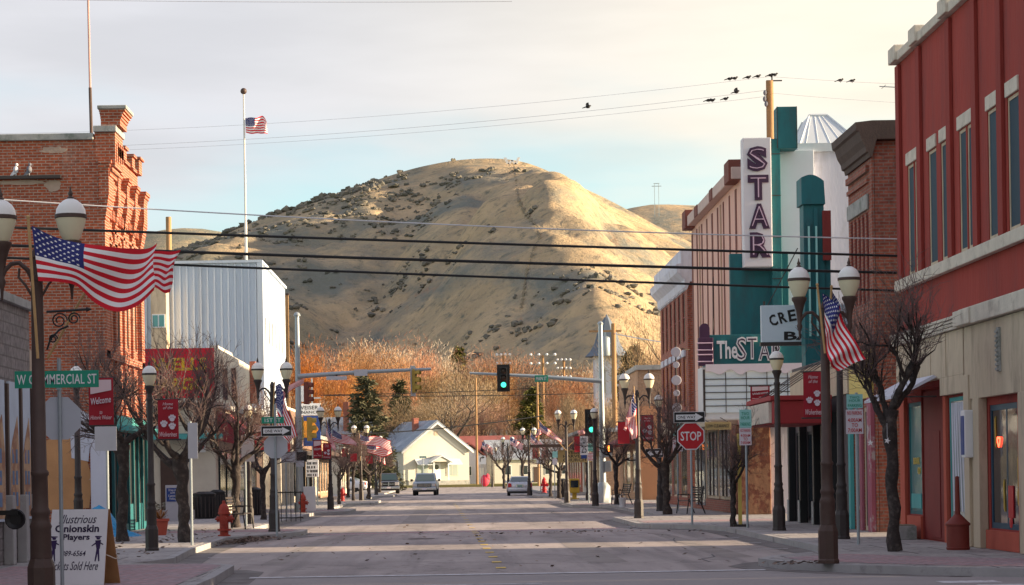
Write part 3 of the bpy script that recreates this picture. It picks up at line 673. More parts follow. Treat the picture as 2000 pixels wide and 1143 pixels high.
m = MB(cb); m.box(9.44, 9.493, 52.3, 55.25, 3.2, 4.3); m.build('fascia_board', SYEL, cb)
m = MB(cb); m.box(9.40, 9.492, 52.22, 52.75, .14, 3.2); m.box(9.44, 9.492, 53.7, 54.0, .14, 3.2); m.split('shop_pilaster', MAUVE, cb)
m = MB(cb); m.box(9.40, 9.49, 55.02, 55.28, .14, 3.3); m.build('corner_post', TEALL, cb)
window(cb, 'x', 9.5, .06, (54.0, 55.0, .6, 2.9), CREAMP, GLASSD, .1, 1); window(cb, 'x', 9.5, .06, (52.8, 53.7, .15, 3.0), CREAMP, DARKIN, .1)
an = T('roof_antenna', 'thin television antenna on the roof of the dark cornice building', 'antenna', (10.8, 53.2, 9.5)); m = MB(); m.tube([(0, 0, 0), (0, 0, .95)], .015, 5); m.build('mast', GALV, an); m = MB(); m.tube([(-.9, 0, .9), (.5, .1, .82)], .012, 5)
for i in range(5): m.tube([(-.8 + i * .3, -.25, .89 - i * .02), (-.8 + i * .3, .25, .89 - i * .02)], .008, 4)
m.build('aerial', GALV, an)
# ---- low bar block and an unseen taller back added for shade
lb = T('bar_building', 'low dark shop front under the crescent sign, with a red canopy', 'building', (9.5, 61, 0))
ops = [(57.6, 58.6, .2, 2.6), (59.0, 60.0, .2, 2.6), (60.4, 62.4, .2, 2.6), (62.8, 64.4, .5, 2.6)]
m = MB(lb); m.box(9.57, 30, 55.5, 65, 0, 4.4); m.skin('x', 9.5, .06, 55.5, 65, 0, 4.4, ops); m.build('wall', PM('dark_shop_front', (.1, .085, .09), .8, .2, 2), lb)
m = MB(lb)
for y in (57.4, 58.75, 60.15, 62.55, 64.6): m.box(9.3, 9.494, y - .12, y + .12, .14, 3.0, 0, .02)
m.split('column', BLACK, lb)
m = MB(lb)
for y in (57.4, 58.75, 60.15, 62.55, 64.6): m.box(9.26, 9.296, y - .14, y + .14, .14, .75, 0, .02)
m.split('column_base', STONE, lb)
for o in ops: window(lb, 'x', 9.5, .06, o, BLACK, GLASSD, .08)
m = MB(lb); m.box(9.44, 9.496, 55.5, 65, 3.4, 4.3); m.build('fascia', CREAMP, lb)
m = MB(lb); m.box(16, 32, 55.6, 64.9, 4.402, 13.2); m.build('shade_storey', BRICKR, lb)  # hidden upper mass, added to block the sun from the left pavement
cn = T('red_canopy', 'flat red canopy hung on rods over the pavement beside the bar', 'canopy', (8.4, 59, 3))
m = MB(cn); m.box(7.86, 9.3, 57.0, 61.6, 2.72, 3.3, 0, .03); m.box(7.78, 9.3, 56.92, 61.7, 3.3, 3.42, 0, .02); m.build('fascia', PM('canopy_red', (.34, .03, .035), .7, .12, 2), cn)
m = MB(cn); m.box(7.78, 7.857, 57.3, 61.4, 2.76, 3.27); m.build('side_panel', CREAMST, cn)
m = MB(cn)
for y in (57.6, 58.6, 59.6, 60.6, 61.3): m.tube([(8.0, y, 3.42), (9.42, y, 4.35)], .013, 5)
m.split('rod', DARKM, cn)
cs = T('crescent_sign', 'white hanging bar sign with black arched lettering and a crescent moon', 'sign', (9.3, 64, 5))
L1, L2 = XG(1486, 630, 64), XG(1662, 630, 64); z0, z1 = P(1560, 668, 64).z, P(1560, 596, 64).z
m = MB(cs); m.box(L1, L2, 63.92, 64.08, z0, z1, 0, .01); m.build('panel', WHITEB, cs)
m = MB(cs); m.box(L1 - .03, L2 + .03, 63.9, 64.1, z0 - .1, z0); m.tube([(L1 + .2, 64, z1), (9.6, 64.2, z1 + 1.6)], .015, 5); m.tube([(L1 + .1, 64, z1), (L1 + .1, 64, z1 + .12)], .03, 6); m.build('frame', DARKM, cs)
for i, ch in enumerate('CRESCENT'):
    t = (i - 3.5) / 3.5; x = L1 + .2 + (L2 - L1 - .4) * (i + .5) / 8
    TX(ch, BLACK, cs, (x, 63.915, z1 - .26 - .16 * t * t), .21, .32, '-y', .006, .03, off=cs.location, tilt=-t * .4)
TX('BAR', BLACK, cs, ((L1 + L2) / 2, 63.915, z0 + .17), 1.25, .24, '-y', .006, .03, off=cs.location)
m = MB(cs); A = [((L1 + L2) / 2 + .12 + .2 * math.cos(t), z0 + .5 + .17 * math.sin(t)) for t in [R(60 + i * 15) for i in range(17)]]; B = [((L1 + L2) / 2 + .19 + .15 * math.cos(t), z0 + .52 + .13 * math.sin(t)) for t in [R(75 + i * 13) for i in range(17)]]
for i in range(16): m.f([(A[i][0], 63.912, A[i][1]), (A[i + 1][0], 63.912, A[i + 1][1]), (B[i + 1][0], 63.912, B[i + 1][1]), (B[i][0], 63.912, B[i][1])])
m.build('moon', BLACK, cs)
nt_ = T('neon_sign_tower', 'tall teal art deco sign fin with rounded top standing over the bar', 'sign', (10, 63, 4.4))
xa, xb = XG(1562, 450, 63), XG(1606, 450, 63); xc = XG(1622, 450, 63)
zt, zs_, zm = P(1590, 350, 63).z, P(1590, 402, 63).z, P(1600, 415, 63).z
m = MB(nt_); q = [(xa, zs_)] + [(xa + (xb - xa) * i / 8, zt + .12 * math.sin(math.pi * i / 8) - .1 * i / 8) for i in range(9)] + [(xb + .03, zs_)]; m.prism(q, 'y', 62.6, 63.5); m.build('curved_head', TEAL, nt_)
m = MB(nt_); m.box(xa + .06, xb, 62.7, 63.4, 4.4, zs_ - .003); m.box(xa + .14, xa + .24, 62.64, 62.697, 5, zs_ - .5); m.box(xa + .34, xa + .44, 62.64, 62.697, 5, zs_ - .1); m.box(xb, xb + .18, 62.8, 63.3, 4.4, zs_ - .3); m.build('fin', TEAL, nt_)
m = MB(nt_); m.box(xb - .06, xb + .17, 62.55, 62.62, zm - 1.35, zm, 0, .01); m.build('maroon_panel', MAROON, nt_)
m = MB(nt_)
for x in (xa + .19, xa + .39): m.box(x - .025, x + .025, 62.6, 62.637, 5.2, zs_ - .6)
m.split('tube', STEALL, nt_)
# ---- theatre with the striped street front
th = T('theatre_building', 'theatre with pink and brown striped street front and white side wall', 'building', (9.5, 84, 0))
m = MB(th); m.box(9.5, 24, 76, 91.6, 0, 11.2); m.build('wall', PINK, th)
m = MB(th)
for i in range(9):
    y = 77.2 + i * 1.78; w = .3 if i % 4 else .4; m.box(9.48, 9.497, y - w / 2, y + w / 2, 3.4, 11.0)
m.split('brown_stripe', BROWNS, th)
m = MB(th)
for i in (2, 6): m.box(9.484, 9.496, 77.9 + i * 1.78, 78.3 + i * 1.78, 3.4, 11.0)
m.split('tan_stripe', TANS, th)
m = MB(th); m.box(9.2, 10, 75.95, 91.7, 11.203, 11.6, 0, .03); m.build('coping', PM('pink_coping', (.6, .45, .4), .8, .12, 2), th)
m = MB(th)
for y in (76.0, 90.4): m.box(9.12, 10.05, y, y + 1.3, 11.15, 11.85, 0, .02)
m.box(9.17, 9.198, 81.5, 82.4, 11.2, 11.6); m.box(9.17, 9.198, 86.5, 87.6, 11.2, 11.6)
m.split('coping_block', BROWNS, th)
xe = XG(1662, 500, 75.9); m = MB(th); m.box(9.55, 17, 75.8, 75.996, 0, P(1600, 292, 75.9).z); m.build('side_wall', LAV, th)
m = MB(th); m.box(XG(1522, 450, 75.6), XG(1591, 450, 75.6), 75.5, 75.797, 3, P(1556, 294, 75.6).z, 0, .02); m.build('raised_panel', PM('white_panel', (.72, .74, .80), .8, .06, .8), th)
xl, xr = XG(1553, 260, 77), XG(1672, 260, 77); zb, zt = P(1600, 290, 77).z, P(1600, 223, 77).z; xtl, xtr = XG(1583, 223, 77), XG(1618, 223, 77)
m = MB(th)
v = [(xl, 76.0, zb), (xr, 76.0, zb), (xr, 80, zb), (xl, 80, zb)]; w = [(xtl, 77.3, zt), (xtr, 77.3, zt), (xtr, 78.7, zt), (xtl, 78.7, zt)]
for i in range(4): m.f([v[i], v[(i + 1) % 4], w[(i + 1) % 4], w[i]])
m.f(w); m.box(xl - .12, xr + .12, 75.7, 80.2, zb - .28, zb - .003)
for i in range(5):
    t = i / 4; a = Vector(v[0]).lerp(Vector(v[1]), .1 + .8 * t); b = Vector(w[0]).lerp(Vector(w[1]), .1 + .8 * t); m.tube([a, b], .014, 4)
for a, b in zip(v, w): m.tube([a, b], .04, 5)
m.tube([w[0], w[1]], .06, 5); m.build('hip_roof', ROOFM, th)
m = MB(th); m.box(xr + .2, 17, 77, 84, 11.2, zb + .35); m.box(xr + .1, 17.2, 76.8, 84, zb + .353, zb + .5); m.build('roof_house', LAV, th)
o_ = [(78, 81.2, .7, 3.0), (82, 85.2, .7, 3.0), (86, 89.5, .3, 3.0)]
for o in o_:
    f = MB(th); f.box(9.3, 9.494, o[0] - .12, o[1] + .12, o[2] - .12, o[3] + .12, 0, .02); fo = f.build('shop_window', CREAMP, th); p = MB(th); p.box(9.26, 9.297, o[0], o[1], o[2], o[3]); p.build('pane', GL('shop_glass%d' % int(o[0]), (.12, .13, .14), .05), fo)
    for i in range(1, 3):
        p = MB(th); y = o[0] + (o[1] - o[0]) * i / 3; p.box(9.23, 9.257, y - .04, y + .04, o[2], o[3]); p.build('mullion', BROWNM, fo)
m = MB(th); m.box(9.22, 9.493, 76.05, 77.7, .14, 3.1, 0, .03); m.box(9.3, 10.3, 75.5, 75.79, .14, 3.1, 0, .03); m.split('stone_pier', STONEV, th)
m = MB(th); m.box(9.28, 9.49, 77.72, 91.6, .14, .56); m.build('stall_riser', BRICKR, th)
m = MB(th); m.box(8.6, 9.492, 77.72, 91.5, 3.12, 3.35, 0, .02); m.build('shop_canopy', CREAMP, th)
# ---- vertical STAR sign on the theatre corner
vs = T('vertical_theatre_sign', 'tall white blade sign spelling STAR on a teal fin at the theatre corner', 'sign', (10, 75.2, 5))
Ds = 75.2
x0, x1, x2, x3 = XG(1447, 400, Ds), XG(1502, 400, Ds), XG(1516, 400, Ds), XG(1553, 400, Ds)
za, zb = P(1475, 275, Ds).z, P(1480, 525, Ds).z; zc = P(1530, 213, Ds).z; zd, ze_ = P(1500, 495, Ds).z, P(1500, 664, Ds).z
m = MB(vs); m.box(x0, x1, 74.5, 75.1, zb, za, 0, .03); m.build('sign_box', PM('sign_face_white', (.70, .68, .72), .6, .07, 1), vs)
m = MB(vs); m.box(x1 + .01, XG(1523, 450, Ds), 74.8, 75.4, ze_, za, 0, .02); m.box(x2, x3 + .04, 74.7, 75.5, P(1530, 294, Ds).z, zc, 0, .02); m.box(XG(1426, 560, Ds), XG(1540, 560, Ds), 75.15, 75.45, ze_, zd, 0, .02); m.build('teal_fin', TEAL, vs)
m = MB(vs)
for k in range(5): z = ze_ + .6 + k * 1.35; m.box(x1 + .01, XG(1523, 450, Ds), 74.785, 74.799, z, z + .025)
for x in (x2, x3 + .02): m.box(x - .012, x + .012, 74.685, 74.699, P(1530, 294, Ds).z, zc)
m.split('panel_seam', DARKM, vs)
PUR2 = PM('star_letter_dark', (.055, .022, .06), .6, .15, 4); SILV = PM('tube_pale', (.62, .45, .58), .4, .05, 4)
hh = (za - zb)
for i, chh in enumerate('STAR'):
    zc_ = za - hh * (.165 + .222 * i); w_ = .62; xm = (x0 + x1) / 2 + .02 * i
    TX(chh, PUR2, vs, (xm, 74.5, zc_), w_ * 1.08, hh * .195, '-y', .05, .085, off=vs.location); TX(chh, SILV, vs, (xm, 74.44, zc_), w_ * .8, hh * .152, '-y', .012, -.03, off=vs.location, name='tubes')
# ---- marquee
mq = T('theatre_marquee', 'theatre marquee with The STAR lettering above a blank white letter board', 'marquee', (10, 74, 3))
Dm = 74.0; xa, xb = XG(1372, 760, Dm), XG(1662, 760, Dm); ztop, zmid, zbot = P(1500, 652, Dm).z, P(1500, 714, Dm).z, P(1500, 818, Dm).z
m = MB(mq); m.box(xa, xb, 74.0, 75.4, zbot, zmid - .02, 0, .02); m.build('cabinet', PM('marquee_white', (.66, .68, .70), .6, .06, 2), mq)
m = MB(mq); m.box(xa + .08, xb - .05, 73.95, 73.998, zbot + .22, zmid - .2); m.build('letter_board', PM('letter_board_white', (.72, .82, .87), .45, .04, 1), mq)
m = MB(mq)
for i in range(1, 6): z = zbot + .22 + (zmid - zbot - .42) * i / 6; m.box(xa + .08, xb - .05, 73.925, 73.948, z - .012, z + .012)
for i in range(1, 7): x = xa + .08 + (xb - xa - .13) * i / 7; m.box(x - .01, x + .01, 73.93, 73.9495, zbot + .22, zmid - .2)
m.box(xa + .02, xa + .08, 73.92, 73.999, zbot + .1, zmid - .1); m.build('letter_rails', DARKM, mq)
m = MB(mq); m.box(xa + .15, xb - .5, 74.15, 75.3, zmid, ztop, 0, .02); m.build('name_board', TEAL, mq)
m = MB(mq); xq = xa - .12; m.box(xq, xa + .36, 73.9, 74.13, zmid + .02, ztop - .1, 0, .02); m.prism([(xq + .05, ztop - .12)] + [(xq + .21 + .16 * math.cos(R(180 - i * 15)), ztop + .2 + .16 * math.sin(R(180 - i * 15))) for i in range(13)] + [(xq + .37, ztop - .12)], 'y', 73.92, 74.1); m.build('end_ornament', PURP, mq)
m = MB(mq)
for z in (zmid + .25, zmid + .62):
    m.tube([(xq - .05, 73.87, z + .12), (xa + .33, 73.87, z + .12), (xa + .33, 73.87, z - .1), (xq - .05, 73.87, z - .1)], .022, 5); m.tube([(xb - 1.3, 74.1, z + .02), (xb - .7, 74.1, z + .02), (xb - .7, 74.1, z - .12), (xb - 1.3, 74.1, z - .12), (xb - 1.3, 74.1, z + .02)], .018, 5)
m.split('neon_tube', SILV, mq)
m = MB(mq); n = 48
for i in range(n):
    a, b = [xa + .1 + (xb - xa - .3) * q / n for q in (i, i + 1)]; fz = lambda x: zmid - .1 + .06 * math.sin((x - xa) * 9) * (1 + .6 * math.sin(x * 3))
    m.prism([(a, zmid + .06), (b, zmid + .06), (b, fz(b) - .1), (a, fz(a) - .1)], 'y', 73.86, 73.92)
m.build('scalloped_trim', SPINK, mq)
TX('The', SWHITE, mq, (XG(1421, 685, Dm), 74.14, (zmid + ztop) / 2 + .02), .66, .58, '-y', .05, .02, off=mq.location)
for i, (chh, px, wp, hp, dz) in enumerate((('S', 1450, .33, .78, 0), ('T', 1471, .34, .72, .02), ('A', 1495, .4, .62, -.08), ('R', 1520, .36, .56, -.1))):
    x = XG(px, 685, Dm) - .02
    TX(chh, SWHITE, mq, (x, 74.13, (zmid + ztop) / 2 + .04 + dz), wp, hp, '-y', .07, .035, off=mq.location); TX(chh, PUR2, mq, (x, 74.055, (zmid + ztop) / 2 + .04 + dz), wp * .8, hp * .86, '-y', .006, -.018, off=mq.location, name='letter_core')
m = MB(mq)
for x in (xa + .5, xb - .6): m.tube([(x, 75.3, zmid), (x + .1, 75.78, ztop + 2)], .02, 5)
m.split('stay', DARKM, mq)
cl = T('clearance_sign', 'small yellow low clearance sign hung under the end of the marquee', 'sign', (XG(1402, 832, 72), 72, P(1402, 832, 72).z))
m = MB(); m.box(-.41, .41, -.02, .02, -.12, .12, 0, .005); m.build('panel', STAN, cl); TX('LOW CLEARANCE', BLACK, cl, (0, -.022, .0), .7, .1, '-y', .004)
m = MB(); m.tube([(-.3, 0, .13), (-.3, 1.9, .3)], .015, 5); m.tube([(.3, 0, .13), (.3, 1.9, .3)], .015, 5); m.split('bracket', DARKM, cl)
# ---- brick building beyond the theatre
fb = T('brick_hotel', 'tall brick building with white cornice beyond the striped theatre', 'building', (9.5, 100, 0))
ops = [(94.9 + i * 1.9, 95.9 + i * 1.9, zz, zz + 2.1) for i in range(6) for zz in (4.2, 6.9)] + [(95, 97.6, .5, 3), (98.4, 101, .5, 3), (101.8, 105, .5, 3)]
m = MB(fb); m.box(9.57, 26, 93.8, 106.2, 0, 9.3); m.skin('x', 9.5, .06, 93.8, 106.2, 0, 9.3, ops); m.build('wall', BRICKF, fb)
m = MB(fb); m.prism([(9.49, 9.0), (9.4, 9.1), (9.38, 9.4), (9.1, 9.7), (9.05, 10.0), (9.25, 10.05), (9.25, 10.6), (26, 10.6), (26, 9.303), (9.6, 9.303)], 'y', 93.6, 106.4); m.build('cornice', LAV, fb)
for o in ops:
    f = window(fb, 'x', 9.5, .06, o, MAROON if o[2] > 3 else CREAMP, GLASSD, .07, 0, 1 if o[2] > 3 else 0)
    if o[2] > 3: k = MB(fb); k.box(9.42, 9.496, o[0] - .1, o[1] + .1, o[3] + .02, o[3] + .3); k.build('lintel', LAV, f)
m = MB(fb); m.box(9.3, 9.495, 93.9, 106.1, 3.2, 3.8); m.build('shop_fascia', CREAMP, fb)
ds = T('disc_sign', 'vertical string of five white discs hung on the brick building front', 'sign', (XG(1323, 760, 92), 92.4, 4))
m = MB(ds); x = ds.location.x; m.tube([(x, 92.4, P(1323, 850, 92.4).z), (x, 92.4, P(1323, 675, 92.4).z)], .03, 6)
for pz in (680, 850): z = P(1323, pz, 92.4).z; m.tube([(x, 92.4, z), (9.6, 93.9, z)], .03, 5)
m.build('rod', DARKM, ds)
for py, r_ in ((688, .2), (713, .13), (743, .2), (768, .13), (797, .2)):
    m = MB(ds); m.lathe([(r_ * .9, -.04), (r_, -.03), (r_, .03), (r_ * .9, .04)], 16, (x, 92.33, P(1323, py, 92.4).z), 0, Matrix.Rotation(R(90), 4, 'X')); m.build('disc', LAV, ds)
# ---- tan building
tb = T('tan_building', 'low tan and orange painted building with brown brick parapet', 'building', (9.5, 127, 0))
ops = [(121.5, 124.5, .5, 2.8), (126, 129, .5, 2.8), (130.2, 131.6, .16, 2.7)]
m = MB(tb); m.box(9.57, 26, 120, 134, 0, 6.9); m.skin('x', 9.5, .06, 120, 134, 0, 6.9, ops); m.build('wall', BRICKT, tb)
m = MB(tb); m.box(9.56, 26, 119.9, 119.996, 0, 5.0); m.build('painted_side', PM('orange_tan_paint', (.55, .28, .15), .85, .1, 1), tb)
m = MB(tb); m.box(9.4, 26.1, 119.8, 134.1, 6.903, 7.15); m.build('coping', STONE, tb)
m = MB(tb); m.box(12.3, 13.2, 119.75, 119.896, .15, 2.4); m.build('side_door', WHITE, tb)
for o in ops: window(tb, 'x', 9.5, .06, o, CREAMP, GLASSD, .08, 1)
m = MB(tb); m.prism([(9.49, 3.1), (9.49, 3.6), (8.2, 3.0), (8.2, 2.85)], 'y', 120.3, 133.6); m.build('awning', MAROON, tb)
ud = T('striped_awning', 'ragged white awning edge jutting over the pavement by the tan building', 'awning', (8.5, 119, 4)); m = MB(ud); m.prism([(9.45, 4.2), (9.45, 4.35), (8.3, 4.0), (8.3, 3.8)], 'y', 116.4, 119.7); m.build('canvas', LAV, ud); m = MB(ud); m.box(9.3, 9.46, 116.6, 119.75, 3.4, 3.48); m.build('bar', DARKM, ud)
# ---- lower row beyond
ROWR = [('cafe_building', 'low brown shop with a deep flat canopy far down the right kerb', 148, 160, 4.2, BRICKT, PM('church_canopy', (.2, .1, .06), .8, .2, 2)), ('pale_shop', 'pale one-storey shop past the church sign on the right', 161.5, 174, 4.0, CREAMW, MAROON), ('brick_shop', 'dark red one-storey shop farthest down the right kerb', 176, 196, 4.6, BRICKF, BROWNM)]
for nm, lab, y0, y1, h, mt, awm in ROWR:
    b = T(nm, lab, 'building', (9.5, (y0 + y1) / 2, 0)); ops = [(y0 + .6 + i * 3.6, y0 + 3.4 + i * 3.6, .5, 2.7) for i in range(int((y1 - y0 - .8) / 3.6))]
    m = MB(b); m.box(9.57, 24, y0, y1, 0, h); m.skin('x', 9.5, .06, y0, y1, 0, h, ops); m.build('wall', mt, b)
    for o in ops: window(b, 'x', 9.5, .06, o, CREAMP, GLASSD, .08, 1)
    m = MB(b); m.box(9.3, 24.1, y0 - .1, y1 + .1, h + .003, h + .25); m.build('coping', STONE, b); m = MB(b); m.box(7.6, 9.49, y0 + .3, y1 - .3, 2.95, 3.25, 0, .02); m.build('awning', awm, b)
# ================================================================ LEFT SIDE BUILDINGS
gw = T('block_building', 'low grey block building with painted mural panels at the near left', 'building', (-7.9, 36, 0))
m = MB(gw); m.box(-24, -7.9, -10, 42.8, 0, 4.75); m.build('wall', BLOCK, gw)
m = MB(gw); m.box(-24, -7.8, -10, 42.9, 4.753, 4.9); m.build('coping', STONE, gw)
m = MB(gw)
for y in (34, 36.2, 38.4, 40.2, 41.45, 42.55): m.box(-7.897, -7.72, y - .14, y + .14, .134, 3.4 if y > 43 else 1.35, 0, .02)
m.split('pier', KERB, gw)
m = MB(gw)
for y in (40.2, 41.45, 42.55): m.box(-7.897, -7.8, y - .07, y + .07, 1.352, 3.3)
m.split('post', BROWNM, gw)
m = MB(gw)
for a, b in ((38.6, 40.0), (40.4, 41.3), (41.6, 42.4)): m.box(-7.87, -7.83, a, b, .9, 3.35)
mu = m.build('mural_panel', MURS, gw)
for a, b in ((38.6, 40.0), (40.4, 41.3), (41.6, 42.4)):
    m = MB(gw); w = b - a; m.prism([(a + .05, .95), (b - .05, .95), (b - .05, 2.1), (b - .2 * w, 2.75), (a + .25 * w, 2.3), (a + .05, 2.05)], 'x', -7.828, -7.822); m.build('painted_building', MURT, mu)
    m = MB(gw)
    for i in range(3):
        for j in range(2): m.box(-7.82, -7.816, a + .2 * w + j * w * .35, a + .38 * w + j * w * .35, 1.15 + i * .38, 1.4 + i * .38)
    m.build('painted_windows', MURB, mu)
m = MB(gw); m.box(-7.9, -7.45, 39.05, 39.12, 1.02, 1.1); m.lathe([(.16, -.03), (.18, 0), (.16, .03), (.1, 0)], 14, (-7.5, 39.08, .95), 0, Matrix.Rotation(R(90), 4, 'X')); m.build('hose_reel', BLACK, gw)
# ---- old brick building with the corner tower
ob = T('old_brick_building', 'old red brick two-storey building with flared corner tower and peeling side wall', 'building', (-9.5, 66, 0))
ops = [(62.9 + i * 1.7, 63.8 + i * 1.7, 5.4, 8.0) for i in range(4)]
m = MB(ob); m.box(-28, -9.56, 62.0, 69.6, 0, 10.75); m.skin('x', -9.5, -.06, 62.0, 69.6, 0, 10.75, ops); m.build('wall', BRICKL, ob)
m = MB(ob); m.box(-28, -9.63, 61.9, 62.6, 10.753, 10.93, 0, .02); m.box(-9.62, -9.0, 61.88, 63.5, 10.953, 11.12, 0, .02); m.build('coping', STONE, ob)
m = MB(ob)   # tower: shaft flaring to a corbelled cap
for z0, z1, e in ((11.123, 11.3, .0), (11.3, 11.37, .03), (11.37, 11.44, .06), (11.44, 11.5, .1), (11.5, 11.56, .14)): m.box(-9.42 - e * .3, -8.9 + e, 61.95 - e * .3, 63.2 + e * .4, z0, z1)
for y in (62.15, 62.5, 62.85):
    for k in range(3): m.box(-9.0, -8.97, y, y + .13, 10.2 + k * .12, 10.45 + k * .12)
tw = m.build('tower', BRICKL, ob); m = MB(ob); m.box(-9.5, -8.72, 61.86, 63.3, 11.562, 11.66, 0, .02); m.build('tower_cap', STONE, tw)
m = MB(ob)
for y0, y1 in ((62.0, 62.75), (64.2, 64.55), (65.9, 66.25), (67.6, 67.95), (69.0, 69.62)):
    e0 = .08 if y1 - y0 < .5 else .14
    m.box(-9.497, -9.5 + e0, y0 + .005, y1, 3.4, 8.6)
    for k in range(6): m.box(-9.496, -9.5 + e0 + .02 * (k + 1), y0 - .02 * k, y1 + .02 * k, 8.6 + .11 * k + .0005, 8.6 + .11 * (k + 1))
    m.box(-9.495, -9.5 + e0 + .13, y0 - .06, y1 + .06, 9.262, 9.9)
    for k in range(3): m.box(-9.494, -9.5 + e0 + .14 + .035 * k, y0 - .08 - .03 * k, y1 + .08 + .03 * k, 9.902 + .1 * k, 10.0 + .1 * k)
m.build('corbelled_piers', BRICKL, ob)
m = MB(ob)
for k in range(5): m.box(-9.493, -9.45 + .03 * k, 62.76, 68.99, 9.05 + .14 * k, 9.185 + .14 * k)
for i in range(22): m.box(-9.492, -9.38, 62.8 + i * .28, 62.92 + i * .28, 8.75, 9.04)
for z in (7.9, 8.25): m.box(-9.491, -9.42, 62.76, 68.99, z + .2, z + .28)
m.box(-9.49, -9.36, 62.0, 69.62, 4.9, 5.1); m.box(-9.49, -9.30, 62.0, 69.62, 3.2, 3.4)
for y0, y1, h in ((63.62, 64.1, .3), (65.8, 66.35, .3), (67.5, 68.05, .3), (68.95, 69.6, .42)): m.box(-9.95, -9.36, y0, y1, 10.752, 10.75 + h); m.box(-10.0, -9.3, y0 - .06, y1 + .06, 10.752 + h, 10.83 + h)
m.box(-9.93, -9.42, 64.1, 68.95, 10.751, 10.84)
for k in range(5): m.box(-9.489, -9.34 + .07 * k, 61.99 - .003 * k, 63.3 + .02 * k, 9.55 + .12 * k, 9.668 + .12 * k)
m.box(-9.6, -9.05, 61.985, 63.42, 10.15, 10.95)
m.build('brick_bands', BRICKL, ob)
for o in ops:
    f = window(ob, 'x', -9.5, -.06, o, BROWNM, GLASSD, .08, 0, 1)
    m = MB(ob); ym = (o[0] + o[1]) / 2; rr = (o[1] - o[0]) / 2 + .1
    for k in range(9):
        t0, t1 = math.pi * k / 9, math.pi * (k + 1) / 9
        m.prism([(ym + rr * math.cos(t0), 7.95 + .5 * math.sin(t0)), (ym + rr * math.cos(t1), 7.95 + .5 * math.sin(t1)), (ym + (rr - .14) * math.cos(t1), 7.95 + .34 * math.sin(t1)), (ym + (rr - .14) * math.cos(t0), 7.95 + .34 * math.sin(t0))], 'x', -9.42, -9.497)
    m.build('arch', BRICKL, f)
m = MB(ob); m.box(-28, -10.5, 61.82, 61.997, 9.72, 9.8); m.build('ledge', DARKM, ob)
def patch(mb, pts, y0, y1):
    mb.prism(pts, 'y', y0, y1)
r4 = random.Random(5)
def blob(cx, cz, rx, rz, n=22):
    return [(cx + rx * (1 + r4.uniform(-.28, .18)) * math.cos(2 * math.pi * k / n), cz + rz * (1 + r4.uniform(-.28, .18)) * math.sin(2 * math.pi * k / n)) for k in range(n)]
m = MB(ob)
for cx, cz, rx, rz in ((-10.75, 9.55, .22, .16), (-11.6, 9.64, .75, .07), (-10.7, 10.5, .4, .09), (-11.6, 4.6, .5, .7), (-10.6, 3.2, .5, .6)): patch(m, blob(cx, cz, rx, rz), 61.985, 61.9965)
m.split('pale_plaster', PLASTW, ob)
m = MB(ob); patch(m, [(-12.2, .75), (-9.9, .85), (-9.8, 1.6), (-9.95, 2.2), (-9.85, 2.75), (-10.6, 2.85), (-11.1, 2.65), (-12.3, 2.8)], 61.975, 61.9955); m.build('orange_plaster', PLAST, ob)
m = MB(ob); patch(m, [(-10.35, 2.2), (-9.9, 2.1), (-9.75, 3.3), (-10.1, 3.5), (-10.4, 3.3)], 61.96, 61.974); m.build('blue_white_plaster', LAV, ob)
m = MB(ob); m.box(-9.8, -9.35, 61.7, 61.9, .134, 3.2); m.build('drain_pier', LAV, ob)
m = MB(ob); m.box(-9.49, -9.38, 62.6, 69.5, .134, 2.9); sf = m.build('shop_front', DARKIN, ob)
m = MB(ob)
for i in range(8): m.box(-9.378, -9.3, 62.65 + i * .95, 62.77 + i * .95, .134, 2.9)
m.split('teal_post', TEAL, sf)
m = MB(ob)
for i in range(7): m.box(-9.377, -9.33, 62.79 + i * .95, 63.56 + i * .95, .134, .9 if i % 2 else .35)
m.split('riser_panel', TEAL, sf)
m = MB(ob); m.box(-9.31, -8.75, 62.3, 69.9, 2.92, 3.06); m.box(-9.28, -9.2, 62.5, 69.8, 3.06, 3.35); m.build('canopy', TEALL, ob)
bp = T('roof_mast', 'thin rust and white mast rising from the brick building roof', 'mast', (XG(179, 272, 64), 64, 10.75))
m = MB(); m.tube([(0, 0, 0), (-.02, 0, 1.75)], .045, 8); m.build('lower_tube', BROWNM, bp); m = MB(); m.tube([(-.02, 0, 1.751), (-.05, 0, 6.5)], .032, 8); m.build('upper_tube', PM('mast_pink', (.5, .3, .27), .6, .15, 3), bp)
for i, (px, mt, lab) in enumerate(((31, PIPEW, 'pale grey pigeon perched on the brick wall ledge'), (57, PIPEB, 'dark pigeon perched on the brick wall ledge beside the pale one'))):
    p = P(px, 346, 61.88); b = T('pigeon', lab, 'bird', (p.x, 61.9, 9.8))
    m = MB(); m.ball((0, 0, .17), (.075, .09, .1), 0, 10); m.ball((.02, 0, .3), (.045, .045, .05), 0, 8); m.prism([(-.02, .2), (.06, .1), (-.12, -.02), (-.16, .0)], 'y', -.04, .04)
    m.tube([(0, -.02, .1), (0, -.02, 0)], .01, 4); m.tube([(0, .03, .1), (0, .03, 0)], .01, 4); m.tube([(.05, 0, .3), (.09, 0, .285)], [.014, .003], 5); m.build('body', mt, b, True)
